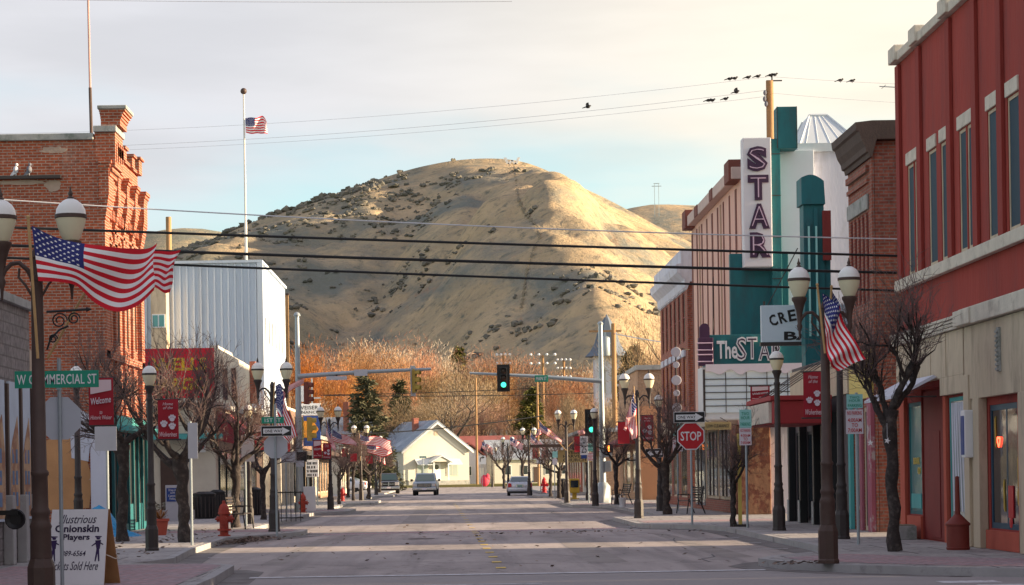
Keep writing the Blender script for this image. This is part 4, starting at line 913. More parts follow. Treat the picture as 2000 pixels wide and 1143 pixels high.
# ---- bank with its hanging sign
wf = T('bank_building', 'low off-white bank building behind the red bank sign', 'building', (-9.2, 94, 0))
m = MB(wf); m.box(-30, -9.2, 88, 99.5, 0, 4.3); m.build('wall', CREAMW, wf)
m = MB(wf); m.box(-30.1, -9.0, 87.85, 99.6, 4.303, 4.5); m.build('coping', STONE, wf)
m = MB(wf); m.box(-30, -8.9, 87.3, 87.995, 3.12, 3.3); m.box(-30, -8.88, 87.28, 87.296, 3.1, 3.32); m.build('canopy', TEALL, wf)
m = MB(wf); m.box(XG(383, 870, 87.9), XG(401, 870, 87.9), 87.94, 87.997, 2.6, 3.05); nn = m.build('number_plate', SWHITE, wf)
TX('89', SRED, wf, (XG(392, 870, 87.9), 87.935, 2.82), .26, .22, '-y', .004, .02, off=wf.location)
m = MB(wf)
for y in (89, 91.6, 94.2, 96.8): m.box(-9.197, -9.12, y, y + 1.9, .6, 2.6)
m.split('window', GLASSD, wf)
m = MB(wf); m.box(-11.3, -10.4, 87.9, 87.996, .14, 2.4); m.build('door', BROWNM, wf)
wa = T('red_shop_awning', 'faded red awning over the pavement beyond the bank corner', 'awning', (-8.6, 93, 3)); m = MB(wa); m.prism([(-9.15, 3.05), (-9.15, 4.2), (-7.85, 3.1), (-7.85, 2.75)], 'y', 88.2, 98.5); m.build('canvas', PM('awning_red', (.26, .04, .05), .8, .2, 2), wa)
m = MB(wa)
for y in (88.3, 93.3, 98.4): m.tube([(-7.9, y, 2.78), (-9.18, y, 2.6)], .025, 5)
m.split('strut', DARKM, wa)
bs = T('bank_sign', 'large red sign with yellow serif bank name above the white bank wall', 'sign', (-11.4, 87.6, 4.4))
x0, x1, z0, z1 = XG(283, 730, 87.5), XG(419, 730, 87.5), P(350, 778, 87.5).z, P(350, 681, 87.5).z
m = MB(bs); m.box(x0, x1, 87.3, 87.6, z0, z1, 0, .02); m.build('panel', WFRED, bs)
m = MB(bs)
for x in (x0 + .4, x1 - .4): m.box(x - .06, x + .06, 87.65, 87.8, 3.3, z1 - .3)
m.split('post', GALV, bs)
for s_, zz in (('WELLS', .68), ('FARGO', .28)): TX(s_, WFYEL, bs, ((x0 + x1) / 2 + .02, 87.297, z0 + (z1 - z0) * zz), (x1 - x0) * .8, (z1 - z0) * .26, '-y', .02, .035, off=bs.location)
# ---- cream two-storey building
ct = T('cream_building', 'small cream two-storey building with stepped parapet beside the metal building', 'building', (-9.3, 103, 0))
m = MB(ct); m.box(-16, -9.35, 99.7, 106, 0, 6.0); m.prism([(-16, 6.0), (-9.35, 6.0), (-9.35, 6.7), (-9.75, 6.95), (-10.2, 7.2), (-10.25, 7.35), (-10.6, 7.35), (-10.6, 7.0), (-16, 7.0)], 'y', 99.7, 106); m.build('wall', CREAMW, ct)
for x0, x1 in ((-10.05, -9.85), (-9.68, -9.48)):
    f = MB(ct); f.box(x0, x1, 99.62, 99.696, 5.0, 6.35); fo = f.build('window', BROWNM, ct); q = MB(ct); q.box(x0 + .03, x1 - .03, 99.6, 99.617, 5.05, 6.3); q.build('pane', GLASSD, fo)
m = MB(ct); m.box(-9.347, -9.1, 104.8, 105.9, 5, 6.9); m.build('brick_strip', BRICKF, ct)
m = MB(ct)
for y in (100.2, 101.8, 103.4): m.box(-9.348, -9.2, y, y + .25, .134, 4.2)
m.split('pilaster', CREAMST, ct)
m = MB(ct); m.box(-9.347, -9.25, 100.5, 105.6, .5, 2.8); m.build('shop_window', GLASSD, ct); m = MB(ct); m.box(-9.346, -8.0, 100.1, 105.8, 3.0, 3.25); m.build('canopy', BROWNM, ct)
# ---- white corrugated metal building
wm = T('metal_building', 'tall white corrugated metal building whose street side glows in the sun', 'building', (-9.5, 121, 0))
m = MB(wm); m.box(-15.6, -9.5, 113, 129, 0, 12.15)
n = 18
for i in range(n):
    x = -15.5 + i * .337
    m.prism([(x, 112.998), (x + .03, 112.88), (x + .09, 112.88), (x + .12, 112.998)], 'z', 5.2, 12.1)
for i in range(44):
    y = 113.15 + i * .36; m.prism([(-9.498, y), (-9.44, y + .03), (-9.44, y + .1), (-9.498, y + .13)], 'z', 4.6, 12.1)
m.build('wall', METALW, wm)
m = MB(wm); m.box(-15.75, -9.36, 112.85, 129.1, 12.153, 12.28); m.build('roof_trim', METALW, wm)
m = MB(wm); m.box(-9.62, -9.36, 112.86, 112.99, 5, 12.15); m.build('corner_trim', METALW, wm)
m = MB(wm)
for i in range(6): m.box(-9.437, -9.42, 115.1 + i * 2.16, 115.3 + i * 2.16, 8.4, 9.6)
m.split('slit_window', GLASSD, wm)
m = MB(wm); m.box(-15.6, -9.44, 112.8, 112.92, .1, 4.9); m.build('brick_base', CREAMW, wm)
m = MB(wm); m.box(-9.47, -9.2, 113.2, 128.8, 4.2, 4.55); m.build('fascia', RUST, wm)
m = MB(wm)
for i in range(6): m.box(-9.45, -9.1, 113.3 + i * 3, 113.6 + i * 3, .134, 4.2)
m.split('pillar', CREAMST, wm)
m = MB(wm)
for i in range(5): m.box(-9.497, -9.3, 113.65 + i * 3, 116.25 + i * 3, .5, 2.9)
m.split('shop_window', GLASSD, wm)
bt = T('beige_stair_tower', 'narrow beige tower with a small blue window left of the metal building', 'building', (-14.8, 112, 0))
x0, x1 = XG(297, 700, 111.8), XG(327, 700, 111.8); zt = P(310, 560, 111.8).z
m = MB(bt); m.box(x0, x1, 111.6, 112.78, 0, zt); m.build('wall', CREAMP, bt)
f = MB(bt); zw = P(310, 640, 111.5).z; f.box(x0 + .06, x1 - .06, 111.54, 111.597, zw, zw + .65); fo = f.build('window', WHITE, bt); q = MB(bt)
q.box(x0 + .1, (x0 + x1) / 2 - .03, 111.52, 111.537, zw + .05, zw + .6); q.box((x0 + x1) / 2 + .03, x1 - .1, 111.52, 111.537, zw + .05, zw + .6); q.build('pane', GLASST, fo)
rp = T('roof_flagpole', 'tall white pole with a ball finial standing on the metal building roof', 'flagpole', (XG(481, 510, 121), 121, 12.15))
zt = P(475, 182, 121).z - 12.15
m = MB(); m.tube([(0, 0, 0), (0, 0, zt * .3)], .075, 8); m.tube([(0, 0, zt * .3), (0, 0, zt)], [.06, .04], 8); m.build('pole', PM('pole_white', (.6, .58, .55), .5, .1, 3), rp); m = MB(); m.ball((0, 0, zt + .1), .17, 0, 12); m.build('ball', BROWNM, rp, True)
# ---- infill and the shingled shop, then the far row
LROW = [('infill_shop', 'low dark shop between the cream and metal buildings', 106.1, 112.7, 4.6, BROWNM), ('plaster_shop', 'low plaster shop just past the shingled awning on the left', 142, 156, 4.5, CREAMW), ('brick_corner_shop', 'low brick shop on the far left stretch of the street', 157, 171, 4.2, BRICKT), ('far_cream_shop', 'farthest low cream shop on the left before the parked white car', 190, 204, 3.8, CREAMW)]
for nm, lab, y0, y1, h, mt in LROW:
    b = T(nm, lab, 'building', (-9.5, (y0 + y1) / 2, 0)); ops = [(y0 + .6 + i * 3.2, y0 + 3.2 + i * 3.2, .5, 2.7) for i in range(int((y1 - y0 - .8) / 3.2))]
    m = MB(b); m.box(-24, -9.56, y0, y1, 0, h); m.skin('x', -9.5, -.06, y0, y1, 0, h, ops); m.build('wall', mt, b)
    for o in ops: window(b, 'x', -9.5, -.06, o, CREAMP, GLASSD, .08, 1)
    m = MB(b); m.box(-24.1, -9.3, y0 - .1, y1 + .1, h + .003, h + .25); m.build('coping', STONE, b); m = MB(b); m.box(-9.49, -7.9, y0 + .3, y1 - .3, 2.95, 3.2, 0, .02); m.build('awning', BROWNM, b)
sh = T('shingled_shop', 'shop with a brown shingled awning roof beside the left signal pole', 'building', (-9.5, 135, 0))
m = MB(sh); m.box(-24, -9.5, 129.6, 141, 0, 5.6); m.build('wall', CREAMW, sh)
m = MB(sh)
for k in range(8):
    z = 3.2 + k * .27; x = -8.72 - .085 * k; m.prism([(x, z), (x + .05, z + .02), (x - .045, z + .31), (x - .085, z + .29)], 'y', 129.9, 140.8)
m.prism([(-9.49, 3.15), (-8.77, 3.15), (-9.49, 5.4)], 'y', 130.0, 140.7); m.build('shingled_awning', SHING, sh)
m = MB(sh); m.box(-8.84, -8.68, 129.9, 140.8, 2.9, 3.14); m.build('gutter', DARKM, sh)
m = MB(sh)
for y in (130.2, 133.8, 137.4, 140.4): m.box(-9.0, -8.8, y - .12, y + .12, .134, 2.9)
m.split('post', BLACK, sh)
m = MB(sh)
for i in range(3): m.box(-9.497, -9.4, 130.4 + i * 3.4, 133.2 + i * 3.4, .5, 2.7)
m.split('shop_window', GLASSD, sh)
# shop signs standing over the left pavement
ws = T('white_shop_sign', 'white box sign with black shop name on a frame over the left pavement', 'sign', (XG(600, 812, 124), 124, 4.6)); p0, p1 = P(578, 812, 124), P(626, 788, 124); mx = ws.location.x
m = MB(ws); m.box(p0.x, p1.x, 123.9, 124.15, p0.z, p1.z, 0, .02); m.build('panel', SWHITE, ws)
TX('WEISER', BLACK, ws, ((p0.x + p1.x) / 2, 123.895, p0.z + .42), 1.1, .2, '-y', .006, .01, off=ws.location); TX('FINANCE', BLACK, ws, ((p0.x + p1.x) / 2, 123.895, p0.z + .17), 1.1, .15, '-y', .006, .01, off=ws.location)
m = MB(ws); m.box(p1.x - .95, p1.x - .02, 123.88, 124.12, p0.z - 1.65, p0.z - .03, 0, .01); m.build('blue_panel', SBLUE, ws)
za = p0.z - .75; m = MB(ws); m.prism([(p1.x - 1.0, za + .45), (p1.x - .4, za + .45), (p1.x - .12, za), (p1.x - .4, za - .45), (p1.x - 1.0, za - .45)], 'y', 123.84, 123.877); m.build('orange_arrow', PM('sign_orange', (.7, .28, .02), .5, .05, 3), ws)
m = MB(ws); m.box(p0.x + .1, p0.x + .18, 123.97, 124.07, .134, p0.z + 2); m.box(p1.x - .5, p1.x - .42, 124.13, 124.2, .134, p0.z + 2); m.box(p0.x, p1.x, 123.98, 124.05, p0.z + .9, p0.z + .97); m.build('frame', GALV, ws)
m = MB(ws); m.box(p0.x, p0.x + .62, 123.95, 124.05, p0.z + .75, p0.z + 1.6); m.build('blank_panel', SIGNBK, ws)
rs = T('reader_board', 'white letter board sign low behind the left street lamps', 'sign', (XG(612, 910, 118), 118, 1)); p0, p1 = P(598, 932, 118), P(622, 898, 118)
m = MB(rs); m.box(p0.x, p1.x, 117.95, 118.1, p0.z, p1.z, 0, .01); m.build('panel', SWHITE, rs); m = MB(rs); r5 = random.Random(2)
for j in range(4):
    x = p0.x + .06
    while x < p1.x - .12:
        w_ = r5.uniform(.03, .07); m.box(x, x + w_, 117.935, 117.949, p1.z - .14 - j * .2 - .1, p1.z - .12 - j * .2); x += w_ + r5.choice((.025, .025, .07))
m.build('letters', BLACK, rs); m = MB(rs); m.box(p0.x + .05, p0.x + .12, 118, 118.06, .134, p0.z); m.box(p1.x - .12, p1.x - .05, 118, 118.06, .134, p0.z); m.split('leg', GALV, rs)
# ================================================================ STREET FURNITURE
SW = .134
# ---- lamp posts (local, base at 0)
POLEPROF = [(.17, 0), (.17, .05), (.155, .07), (.155, .5), (.135, .56), (.12, .6), (.115, .92), (.125, .95), (.105, 1.0), (.095, 1.06), (.11, 1.09), (.11, 1.12), (.09, 1.16), (.085, 1.5), (.1, 1.52), (.1, 1.55), (.078, 1.58)]
def globe(root, x, zb, mt):
    m = MB(); m.lathe([(.012, zb - .62), (.02, zb - .5), (.045, zb - .42), (.03, zb - .38), (.05, zb - .2), (.09, zb - .06), (.115, zb - .02), (.115, zb + .02), (.09, zb + .03)], 12, (x, 0, 0)); g_ = m.build('globe_holder', mt, root, True)
    m = MB(); m.lathe([(.088, zb + .03), (.12, zb + .1), (.155, zb + .2), (.168, zb + .27)], 16, (x, 0, 0)); m.build('globe', GLOBE, g_, True)
    m = MB(); m.lathe([(.172, zb + .27), (.178, zb + .275), (.178, zb + .31), (.172, zb + .315)], 16, (x, 0, 0)); m.build('band', mt, g_, True)
    m = MB(); m.lathe([(.168, zb + .315), (.16, zb + .37), (.125, zb + .43), (.075, zb + .47), (.03, zb + .49)], 16, (x, 0, 0)); m.build('dome', GLOBET, g_, True)
    m = MB(); m.lathe([(.035, zb + .488), (.04, zb + .5), (.02, zb + .52), (.028, zb + .545), (.012, zb + .58), (.006, zb + .62)], 8, (x, 0, 0)); m.build('finial', mt, g_, True)
def lamp(name, label, mt, twin=True):
    t = T(name, label, 'street lamp', (0, 0, 0), 'globe street lamps along both pavements')
    m = MB(); m.lathe(POLEPROF[:6], 8, rot=.5); m.build('base', mt, t)
    m = MB(); top = 3.9 if twin else 3.72
    m.lathe(POLEPROF[5:] + [(.066, top - .25), (.08, top - .24), (.08, top - .19), (.06, top - .17), (.055, top)] + ([(.075, top + .02), (.05, top + .08), (.02, top + .14)] if twin else [(.08, top + .02), (.09, top + .06)]), 12); m.build('pole', mt, t, True)
    if twin:
        for s in (-1, 1):
            m = MB(); m.tube([(s * .04, 0, 3.66), (s * .1, 0, 3.78), (s * .19, 0, 3.86), (s * .28, 0, 3.85), (s * .35, 0, 3.78), (s * .385, 0, 3.7)], .026, 8)
            m.tube([(s * .06, 0, 3.5), (s * .13, 0, 3.62), (s * .2, 0, 3.7), (s * .19, 0, 3.8)], .014, 6); m.build('arm', mt, t, True)
            globe(t, s * .385, 4.07, mt)
    else: globe(t, 0, top + .08, mt)
    return t
def gx(px, py, D): return XG(px, py, D)
tw = lamp('twin_lamp_post', 'nearest brown twin-globe lamp post at the lower left, holding the big flying flag', BROWNM)
tw.location = (gx(82, 1190, 25.4), 25.4, SW)
sg = lamp('single_lamp_post', 'dark single-globe lamp post in front of the peeling brick wall', DARKM, False); sg.location = (gx(154, 1045, 57), 57, SW)
for px, py, D, lab in ((536, 1040, 62, 'black twin-globe lamp post by the red hydrant on the left kerb, holding two flags'), (646, 997, 102, 'black twin-globe lamp post behind the left signal pole with two red banners beside it'), (706, 979, 140, 'twin-globe lamp post carrying flags just left of the evergreen tree'), (735, 967, 178, 'slim twin-globe lamp post beside the dark parked pickup'),
                        (1618, 1100, 35.4, 'nearest brown twin-globe lamp post on the right, rising in front of the theatre marquee'), (1248, 1011, 72.6, 'black twin-globe lamp post on the right with a furled flag, near the brick building'), (1108, 983, 113, 'black twin-globe lamp post on the right in front of the church sign'), (1034, 968, 155, 'twin-globe lamp post standing in front of the silver car'), (993, 960, 192, 'small distant twin-globe lamp post left of the silver car'), (962, 950, 262, 'farthest twin-globe lamp post before the red roofed house')):
    p = P(px, py, D); o = dup(tw, (p.x, D, SW), lab)
# near-right post is brown, others dark: share meshes but swap the material per object
for o in list(bpy.data.objects):
    if o.get('category') == 'street lamp' and o.name.startswith('twin') and o.location.y > 50:
        for c in o.children_recursive:
            for i, s_ in enumerate(c.material_slots):
                if s_.material == BROWNM: s_.link = 'OBJECT'; s_.material = DARKM
for px, py, D, lab in ((297, 1077, 47, 'dark single-globe lamp post between two bare trees on the left pavement'), (488, 1022, 73, 'single-globe lamp post half hidden by the bare tree before the red awning'), (1522, 1037, 55, 'single-globe lamp post whose globe catches the sun before the red canopy'), (1645, 1058, 47.5, 'dark single-globe lamp post close behind the nearest right lamp post'), (1290, 998, 85, 'single-globe lamp post by the one way arrow sign on the right'), (1163, 985, 101, 'single-globe lamp post among the bare trees behind the right signal pole')):
    p = P(px, py, D); dup(sg, (p.x, D, SW), lab, None, .88 if px in (297, 488) else None)
# decorative scroll bracket on the nearest post
sb = T('scroll_bracket', 'black wrought scroll bracket fixed to the nearest left lamp post', 'bracket', (gx(80, 600, 25.4), 25.4, 3.45))
m = MB(); m.tube([(.06, 0, 0), (.5, 0, .02)], .014, 6); m.tube([(.5, 0, .02), (.56, 0, .02)], [.03, .002], 6)
for cx, cz, r_ in ((.2, -.1, .09), (.36, -.08, .07), (.13, -.3, .05)): m.tube([(cx + r_ * (1 - i / 40) * math.cos(i * .38), 0, cz + r_ * (1 - i / 40) * math.sin(i * .38)) for i in range(28)], .009, 5)
m.tube([(.06, 0, -.42), (.1, 0, -.3), (.2, 0, -.2), (.3, 0, -.16)], .012, 5); m.build('scroll', BLACK, sb)
# ---- flags
def spline(pts, t):
    n = len(pts) - 1; f = t * n; i = min(int(f), n - 1); f -= i
    p = [Vector(pts[max(0, min(n, i + k))]) for k in (-1, 0, 1, 2)]
    return .5 * ((2 * p[1]) + (p[2] - p[0]) * f + (2 * p[0] - 5 * p[1] + 4 * p[2] - p[3]) * f * f + (3 * p[1] - p[0] - 3 * p[2] + p[3]) * f ** 3)
def make_flag(loc, top, bot, label, wave=.06, nw=3.0, stick=None, sc_=1, fold=0):
    """top / bot: (x, z) along both long edges from the hoist; local origin where the cloth meets the stick's tip"""
    t = T('flag', label, 'flag', loc, 'stars and stripes flags on the lamp posts')
    nu, nv = 44, 26
    def pos(u, v):
        a = spline([(x, 0, z) for x, z in top], u); b = spline([(x, 0, z) for x, z in bot], u); p = a.lerp(b, v)
        y = wave * min(1, u * 2.5) * math.sin(u * nw * 2 * math.pi + v * 1.8) + wave * .5 * min(1, u * 3) * math.sin(u * nw * 4.4 + v * 5) + fold * math.sin(v * 9 + u * 4)
        return Vector((p.x + .02 * math.sin(v * 6 + u * 9) * u, y, p.z + .012 * math.sin(u * 14 + v * 3) * u)) * sc_
    V = [pos(i / nu, j / nv) for j in range(nv + 1) for i in range(nu + 1)]; F = []; M_ = []
    for j in range(nv):
        for i in range(nu):
            a = j * (nu + 1) + i; F.append((a, a + 1, a + nu + 2, a + nu + 1))
            M_.append(2 if (i < nu * .4 and j < 14) else (0 if (j // 2) % 2 == 0 else 1))
    me = bpy.data.meshes.new('cloth'); me.from_pydata(V, [], F)
    for mt in (FRED, FWHI, FBLU): me.materials.append(mt)
    me.polygons.foreach_set('material_index', M_); me.polygons.foreach_set('use_smooth', [True] * len(F))
    c = bpy.data.objects.new('cloth', me); COL.objects.link(c); c.parent = t
    m = MB()
    for r_ in range(9):
        for q in range(6 if r_ % 2 == 0 else 5):
            u0 = .4 * ((q + .5) / 6 if r_ % 2 == 0 else (q + 1) / 6); v0 = (7 / 13) * (r_ + .7) / 9.4
            for sgn in (-1, 1):
                pts = []
                for k in range(10):
                    rr = .0155 if k % 2 == 0 else .0065; an = math.pi * k / 5
                    uu, vv = u0 + rr * math.sin(an) * 1.0, v0 - rr * 1.75 * math.cos(an)
                    p = pos(max(0, uu), max(0, vv)); e = .01
                    n_ = (pos(uu + e, vv) - p).cross(pos(uu, vv + e) - p)
                    n_ = n_.normalized() if n_.length > 1e-9 else Vector((0, 1, 0))
                    pts.append(p + n_ * .004 * sgn)
                ctr = sum(pts, Vector()) / 10
                for k in range(10): m.f([ctr, pts[k], pts[(k + 1) % 10]])
    m.build('stars', FWHI, c, norm=False)
    if stick:
        a, b = stick; m = MB(); m.tube([a, b], .017, 7); m.build('stick', STICK, t); m = MB(); m.ball(b, .024, 0, 8); m.build('stick_tip', STICK, t)
    return t
def pxflag(D, origin, top, bot, label, stick=None, **k):
    """edges given as photo points, turned into metres on the flag's own plane at depth D"""
    o = P(origin[0], origin[1], D); q = lambda pt: (lambda w: (w.x - o.x, w.z - o.z))(P(pt[0], pt[1], D))
    st = None
    if stick: a, b = q(stick[0]), q(stick[1]); st = ((a[0], .03, a[1]), (b[0], .0, b[1]))
    return make_flag(o, [q(p) for p in top], [q(p) for p in bot], label, stick=st, **k)
pxflag(25.2, (63, 441), [(62, 441), (105, 462), (165, 476), (235, 486), (280, 484), (306, 477)], [(75, 549), (115, 551), (150, 560), (185, 590), (230, 608), (268, 600), (300, 566)], 'largest flag, flying wide to the right from the nearest left lamp post', stick=((73, 700), (55, 424)), wave=.07, nw=1.6)
pxflag(26.1, (230, 470), [(212, 492), (255, 500), (300, 492), (330, 490), (352, 490)], [(222, 578), (260, 585), (300, 560), (325, 575), (328, 566)], 'flag half hidden behind the largest flag at the nearest left lamp post', stick=((92, 700), (214, 486)), wave=.05, nw=2)
pxflag(61.7, (540, 756), [(538, 754), (549, 752), (558, 790), (570, 822), (580, 852)], [(543, 832), (548, 850), (551, 858), (556, 862), (560, 866)], 'flag drooping from the lamp post by the left hydrant', stick=((531, 860), (536, 748)), wave=.05, nw=2)
pxflag(62.5, (534, 780), [(534, 780), (545, 772), (553, 765), (562, 752), (598, 738)], [(536, 800), (546, 792), (554, 782), (568, 764), (590, 750)], 'second small flag blown out behind the drooping one at the left hydrant', wave=.04, nw=2)
pxflag(101.6, (636, 818), [(637, 818), (645, 840), (652, 862), (656, 880)], [(637, 850), (643, 866), (650, 876), (654, 884)], 'dark drooping flag on the lamp post beside the two red banners', stick=((646, 878), (636, 815)), wave=.07, nw=2)
pxflag(102.4, (648, 846), [(649, 838), (664, 848), (680, 852), (697, 866)], [(650, 862), (664, 866), (682, 868), (696, 872)], 'flag blown right from the lamp post beside the two red banners', wave=.06, nw=2)
pxflag(139.6, (702, 850), [(702, 848), (716, 853), (738, 852), (762, 862)], [(703, 868), (718, 870), (740, 872), (764, 884)], 'bright flag streaming right in front of the evergreen tree', stick=((704, 900), (702, 846)), wave=.07, nw=2)
pxflag(140.5, (716, 868), [(716, 866), (730, 868), (750, 870), (764, 872)], [(718, 884), (732, 888), (752, 892), (765, 884)], 'second flag streaming right beside the evergreen tree', wave=.07, nw=2)
pxflag(177.6, (733, 884), [(733, 880), (742, 884), (752, 890)], [(733, 898), (742, 902), (752, 908)], 'small flag on the slim lamp post beside the dark pickup', stick=((735, 910), (733, 878)), wave=.07)
pxflag(35.2, (1607, 572), [(1606, 572), (1630, 590), (1648, 625), (1672, 670), (1690, 703)], [(1612, 640), (1612, 668), (1618, 700), (1624, 715), (1634, 724)], 'large furled flag hanging from the nearest right lamp post', stick=((1612, 690), (1596, 556)), wave=.08, nw=2.4, fold=.03)
pxflag(35.75, (1622, 580), [(1624, 566), (1636, 588), (1650, 630), (1668, 678)], [(1620, 640), (1632, 668), (1648, 696), (1662, 712)], 'second flag folded behind the furled flag on the nearest right lamp post', stick=((1618, 690), (1624, 560)), wave=.08, nw=2)
pxflag(72.3, (1236, 760), [(1240, 758), (1243, 790), (1244, 822), (1243, 857)], [(1228, 800), (1226, 826), (1228, 842), (1233, 858)], 'furled flag hanging from the right lamp post by the brick building', stick=((1244, 850), (1238, 756)), wave=.07, nw=2, fold=.02)
pxflag(72.9, (1230, 800), [(1234, 780), (1228, 800), (1222, 822), (1218, 838)], [(1236, 812), (1232, 826), (1226, 836), (1221, 842)], 'small folded flag behind the furled one by the brick building', wave=.05)
pxflag(112.6, (1055, 822), [(1051, 820), (1066, 834), (1082, 846), (1098, 862)], [(1056, 842), (1070, 852), (1084, 858), (1096, 868)], 'flag streaming on a long stick left of the church sign lamp post', stick=((1106, 880), (1050, 818)), wave=.07, nw=2)
pxflag(113.4, (1130, 842), [(1148, 832), (1140, 838), (1128, 842)], [(1148, 842), (1140, 848), (1130, 850)], 'bit of striped flag right of the church sign lamp post', stick=((1110, 872), (1150, 832)), wave=.04)
pxflag(154.6, (1034, 846), [(1036, 844), (1046, 856), (1058, 866), (1068, 876)], [(1036, 862), (1046, 870), (1058, 876), (1066, 882)], 'flag on the lamp post in front of the silver car', stick=((1034, 890), (1036, 842)), wave=.07)
pxflag(155.5, (1042, 850), [(1042, 842), (1052, 838), (1064, 834)], [(1044, 856), (1054, 850), (1066, 842)], 'pale flag blown behind the lamp post in front of the silver car', wave=.06)
pxflag(191.6, (997, 854), [(996, 853), (1008, 860), (1022, 868)], [(997, 868), (1008, 874), (1020, 880)], 'small distant flag left of the silver car lamp posts', stick=((994, 880), (996, 851)), wave=.08)
pxflag(261.6, (942, 864), [(941, 862), (952, 868), (962, 876)], [(942, 876), (952, 882), (962, 888)], 'tiny pale flag on the farthest lamp post before the red roof', stick=((960, 890), (941, 861)), wave=.08)
pxflag(121, (479, 231), [(479, 231), (490, 229), (502, 231), (513, 226), (521, 240)], [(480, 259), (492, 262), (504, 260), (514, 262), (522, 261)], 'flag flying from the white pole above the metal building', wave=.09, nw=1.8)
# ---- banners
PAW = [(0, 0, .34, .28), (-.36, .3, .13, .19), (-.13, .46, .13, .2), (.13, .46, .13, .2), (.36, .3, .13, .19)]
def banner(px0, px1, py0, py1, D, label, kind='welcome', postpx=None):
    a, b = P(px0, py1, D), P(px1, py0, D); w, h = b.x - a.x, b.z - a.z; cx = (a.x + b.x) / 2
    t = T('street_banner', label, 'banner', (cx, D, a.z), 'red banners on the lamp posts')
    m = MB(); n = 12
    for i in range(n):
        for j in range(4):
            f = lambda u, v: (-w / 2 + w * u, .02 * math.sin(v * 3.1 + u * 2), h * v)
            m.f([f(j / 4, i / n), f((j + 1) / 4, i / n), f((j + 1) / 4, (i + 1) / n), f(j / 4, (i + 1) / n)])
    m.build('cloth', BANR, t, True, weld=True)
    m = MB()
    for z in (0, h): m.tube([(-w / 2 - .05, 0, z), (w / 2 + .05, 0, z)], .016, 6)
    m.split('rod', DARKM, t)
    if kind == 'paw':
        TX('Home\nof the', BANT, t, (0, -.03, h * .84), w * .5, h * .17, '-y', .004, 0, .3); TX('Wolverines', BANT, t, (0, -.03, h * .13), w * .84, h * .12, '-y', .004, .005, .3)
        for k, (x, z) in enumerate(((-.2, .36), (.2, .5), (.2, .3))):
            m = MB()
            for ex, ez, rx, rz in PAW: m.lathe([(rx * w * .36, -.003), (rx * w * .36, .003)], 12, (x * w + ex * w * .36, -.034, z * h + ez * w * .36), 0, Matrix.Rotation(R(90), 4, 'X') @ Matrix.Diagonal((1, rz / rx, 1, 1)))
            m.build('paw_print', SPINK, t)
    elif kind == 'welcome':
        m = MB(); m.f([(-w * .42, -.026, h * .66), (w * .42, -.026, h * .74), (w * .42, -.026, h * .96), (-w * .42, -.026, h * .96)]); m.build('pale_patch', BANT, t)
        TX('Welcome', SPINK, t, (0, -.03, h * .53), w * .8, h * .14, '-y', .004, .012, .3, tilt=.12); TX('to\nHistoric Weiser', BANT, t, (0, -.03, h * .22), w * .86, h * .18, '-y', .004, .004, .3)
    return t
banner(174, 221, 738, 832, 45.5, 'red welcome banner hung just right of the green street name sign')
banner(309, 348, 780, 859, 46.6, 'red paw print banner between the two nearest left trees', 'paw')
banner(494, 524, 828, 880, 71, 'red welcome banner behind the left one way sign')
banner(524, 566, 830, 884, 73, 'red banner edge peeking out behind the back of the far stop sign', 'plain')
banner(612, 628, 860, 896, 100, 'red welcome banner left of the pair beside the left signal pole')
banner(631, 646, 866, 897, 101, 'red paw print banner right of the pair beside the left signal pole', 'paw')
banner(668, 680, 876, 893, 139, 'small red banner on the left under the evergreen tree', 'plain')
banner(684, 697, 886, 902, 137, 'small red banner low among the left bare trees', 'plain')
banner(714, 728, 890, 906, 170, 'small red banner left of the dark pickup', 'plain')
banner(1570, 1606, 726, 817, 46.8, 'red paw print banner at the nearest right lamp post beside the red canopy', 'paw')
banner(1207, 1229, 824, 868, 73.5, 'plain side of red banner left of the furled flag', 'plain')
banner(1252, 1276, 811, 862, 84, 'red paw print banner right of the furled flag', 'paw')
banner(1122, 1136, 852, 884, 112.4, 'red banner left of the speed limit sign', 'plain')
banner(1058, 1070, 880, 894, 153, 'small red banner above the distant speed sign', 'plain')
banner(1040, 1052, 874, 896, 156, 'small red banner on the post in front of the silver car', 'plain')
banner(1466, 1503, 754, 784, 66, 'small red banner with a pale panel, seen just above the end of the red canopy', 'welcome')
# ---- sign helpers
def octa(r): return [(r * math.cos(R(22.5 + 45 * k)), r * math.sin(R(22.5 + 45 * k))) for k in range(8)]
def post(t, h, r=.03, mt=GALV):
    m = MB(); m.tube([(0, 0, 0), (0, 0, h)], r, 8); m.build('post', mt, t)
# left near: street name over the back of a stop sign
b = P(122, 1150, 31); s1 = T('stop_sign', 'back of a stop sign on a grey pole in front of the sandwich board', 'sign', (b.x, 31, SW)); zz = lambda py, px=122: P(px, py, 31).z - SW
post(s1, zz(700), .027)
m = MB(); m.prism([(x - .01, z + zz(817)) for x, z in octa(.31)], 'y', .032, .036); m.build('plate', SIGNBK, s1)
m = MB(); m.tube([(0, .03, zz(840)), (0, -.02, zz(840))], .02, 8); m.build('bolt', GALV, s1)
n1 = T('street_name_sign', 'green street name sign at the lower left, partly crossed by the lamp post', 'sign', (b.x, 31, zz(741) + SW))
m = MB(); m.box(-.59, .54, -.05, -.044, -.115, .115, 0, .002); m.build('plate', SGREEN, n1); TX('W COMMERCIAL ST', SWHITE, n1, (-.025, -.0505, 0), 1.07, .135, '-y', .002, .008, space=1.05)
m = MB(); m.box(-.03, .03, -.045, .02, -.14, -.116); m.build('bracket', GALV, n1)
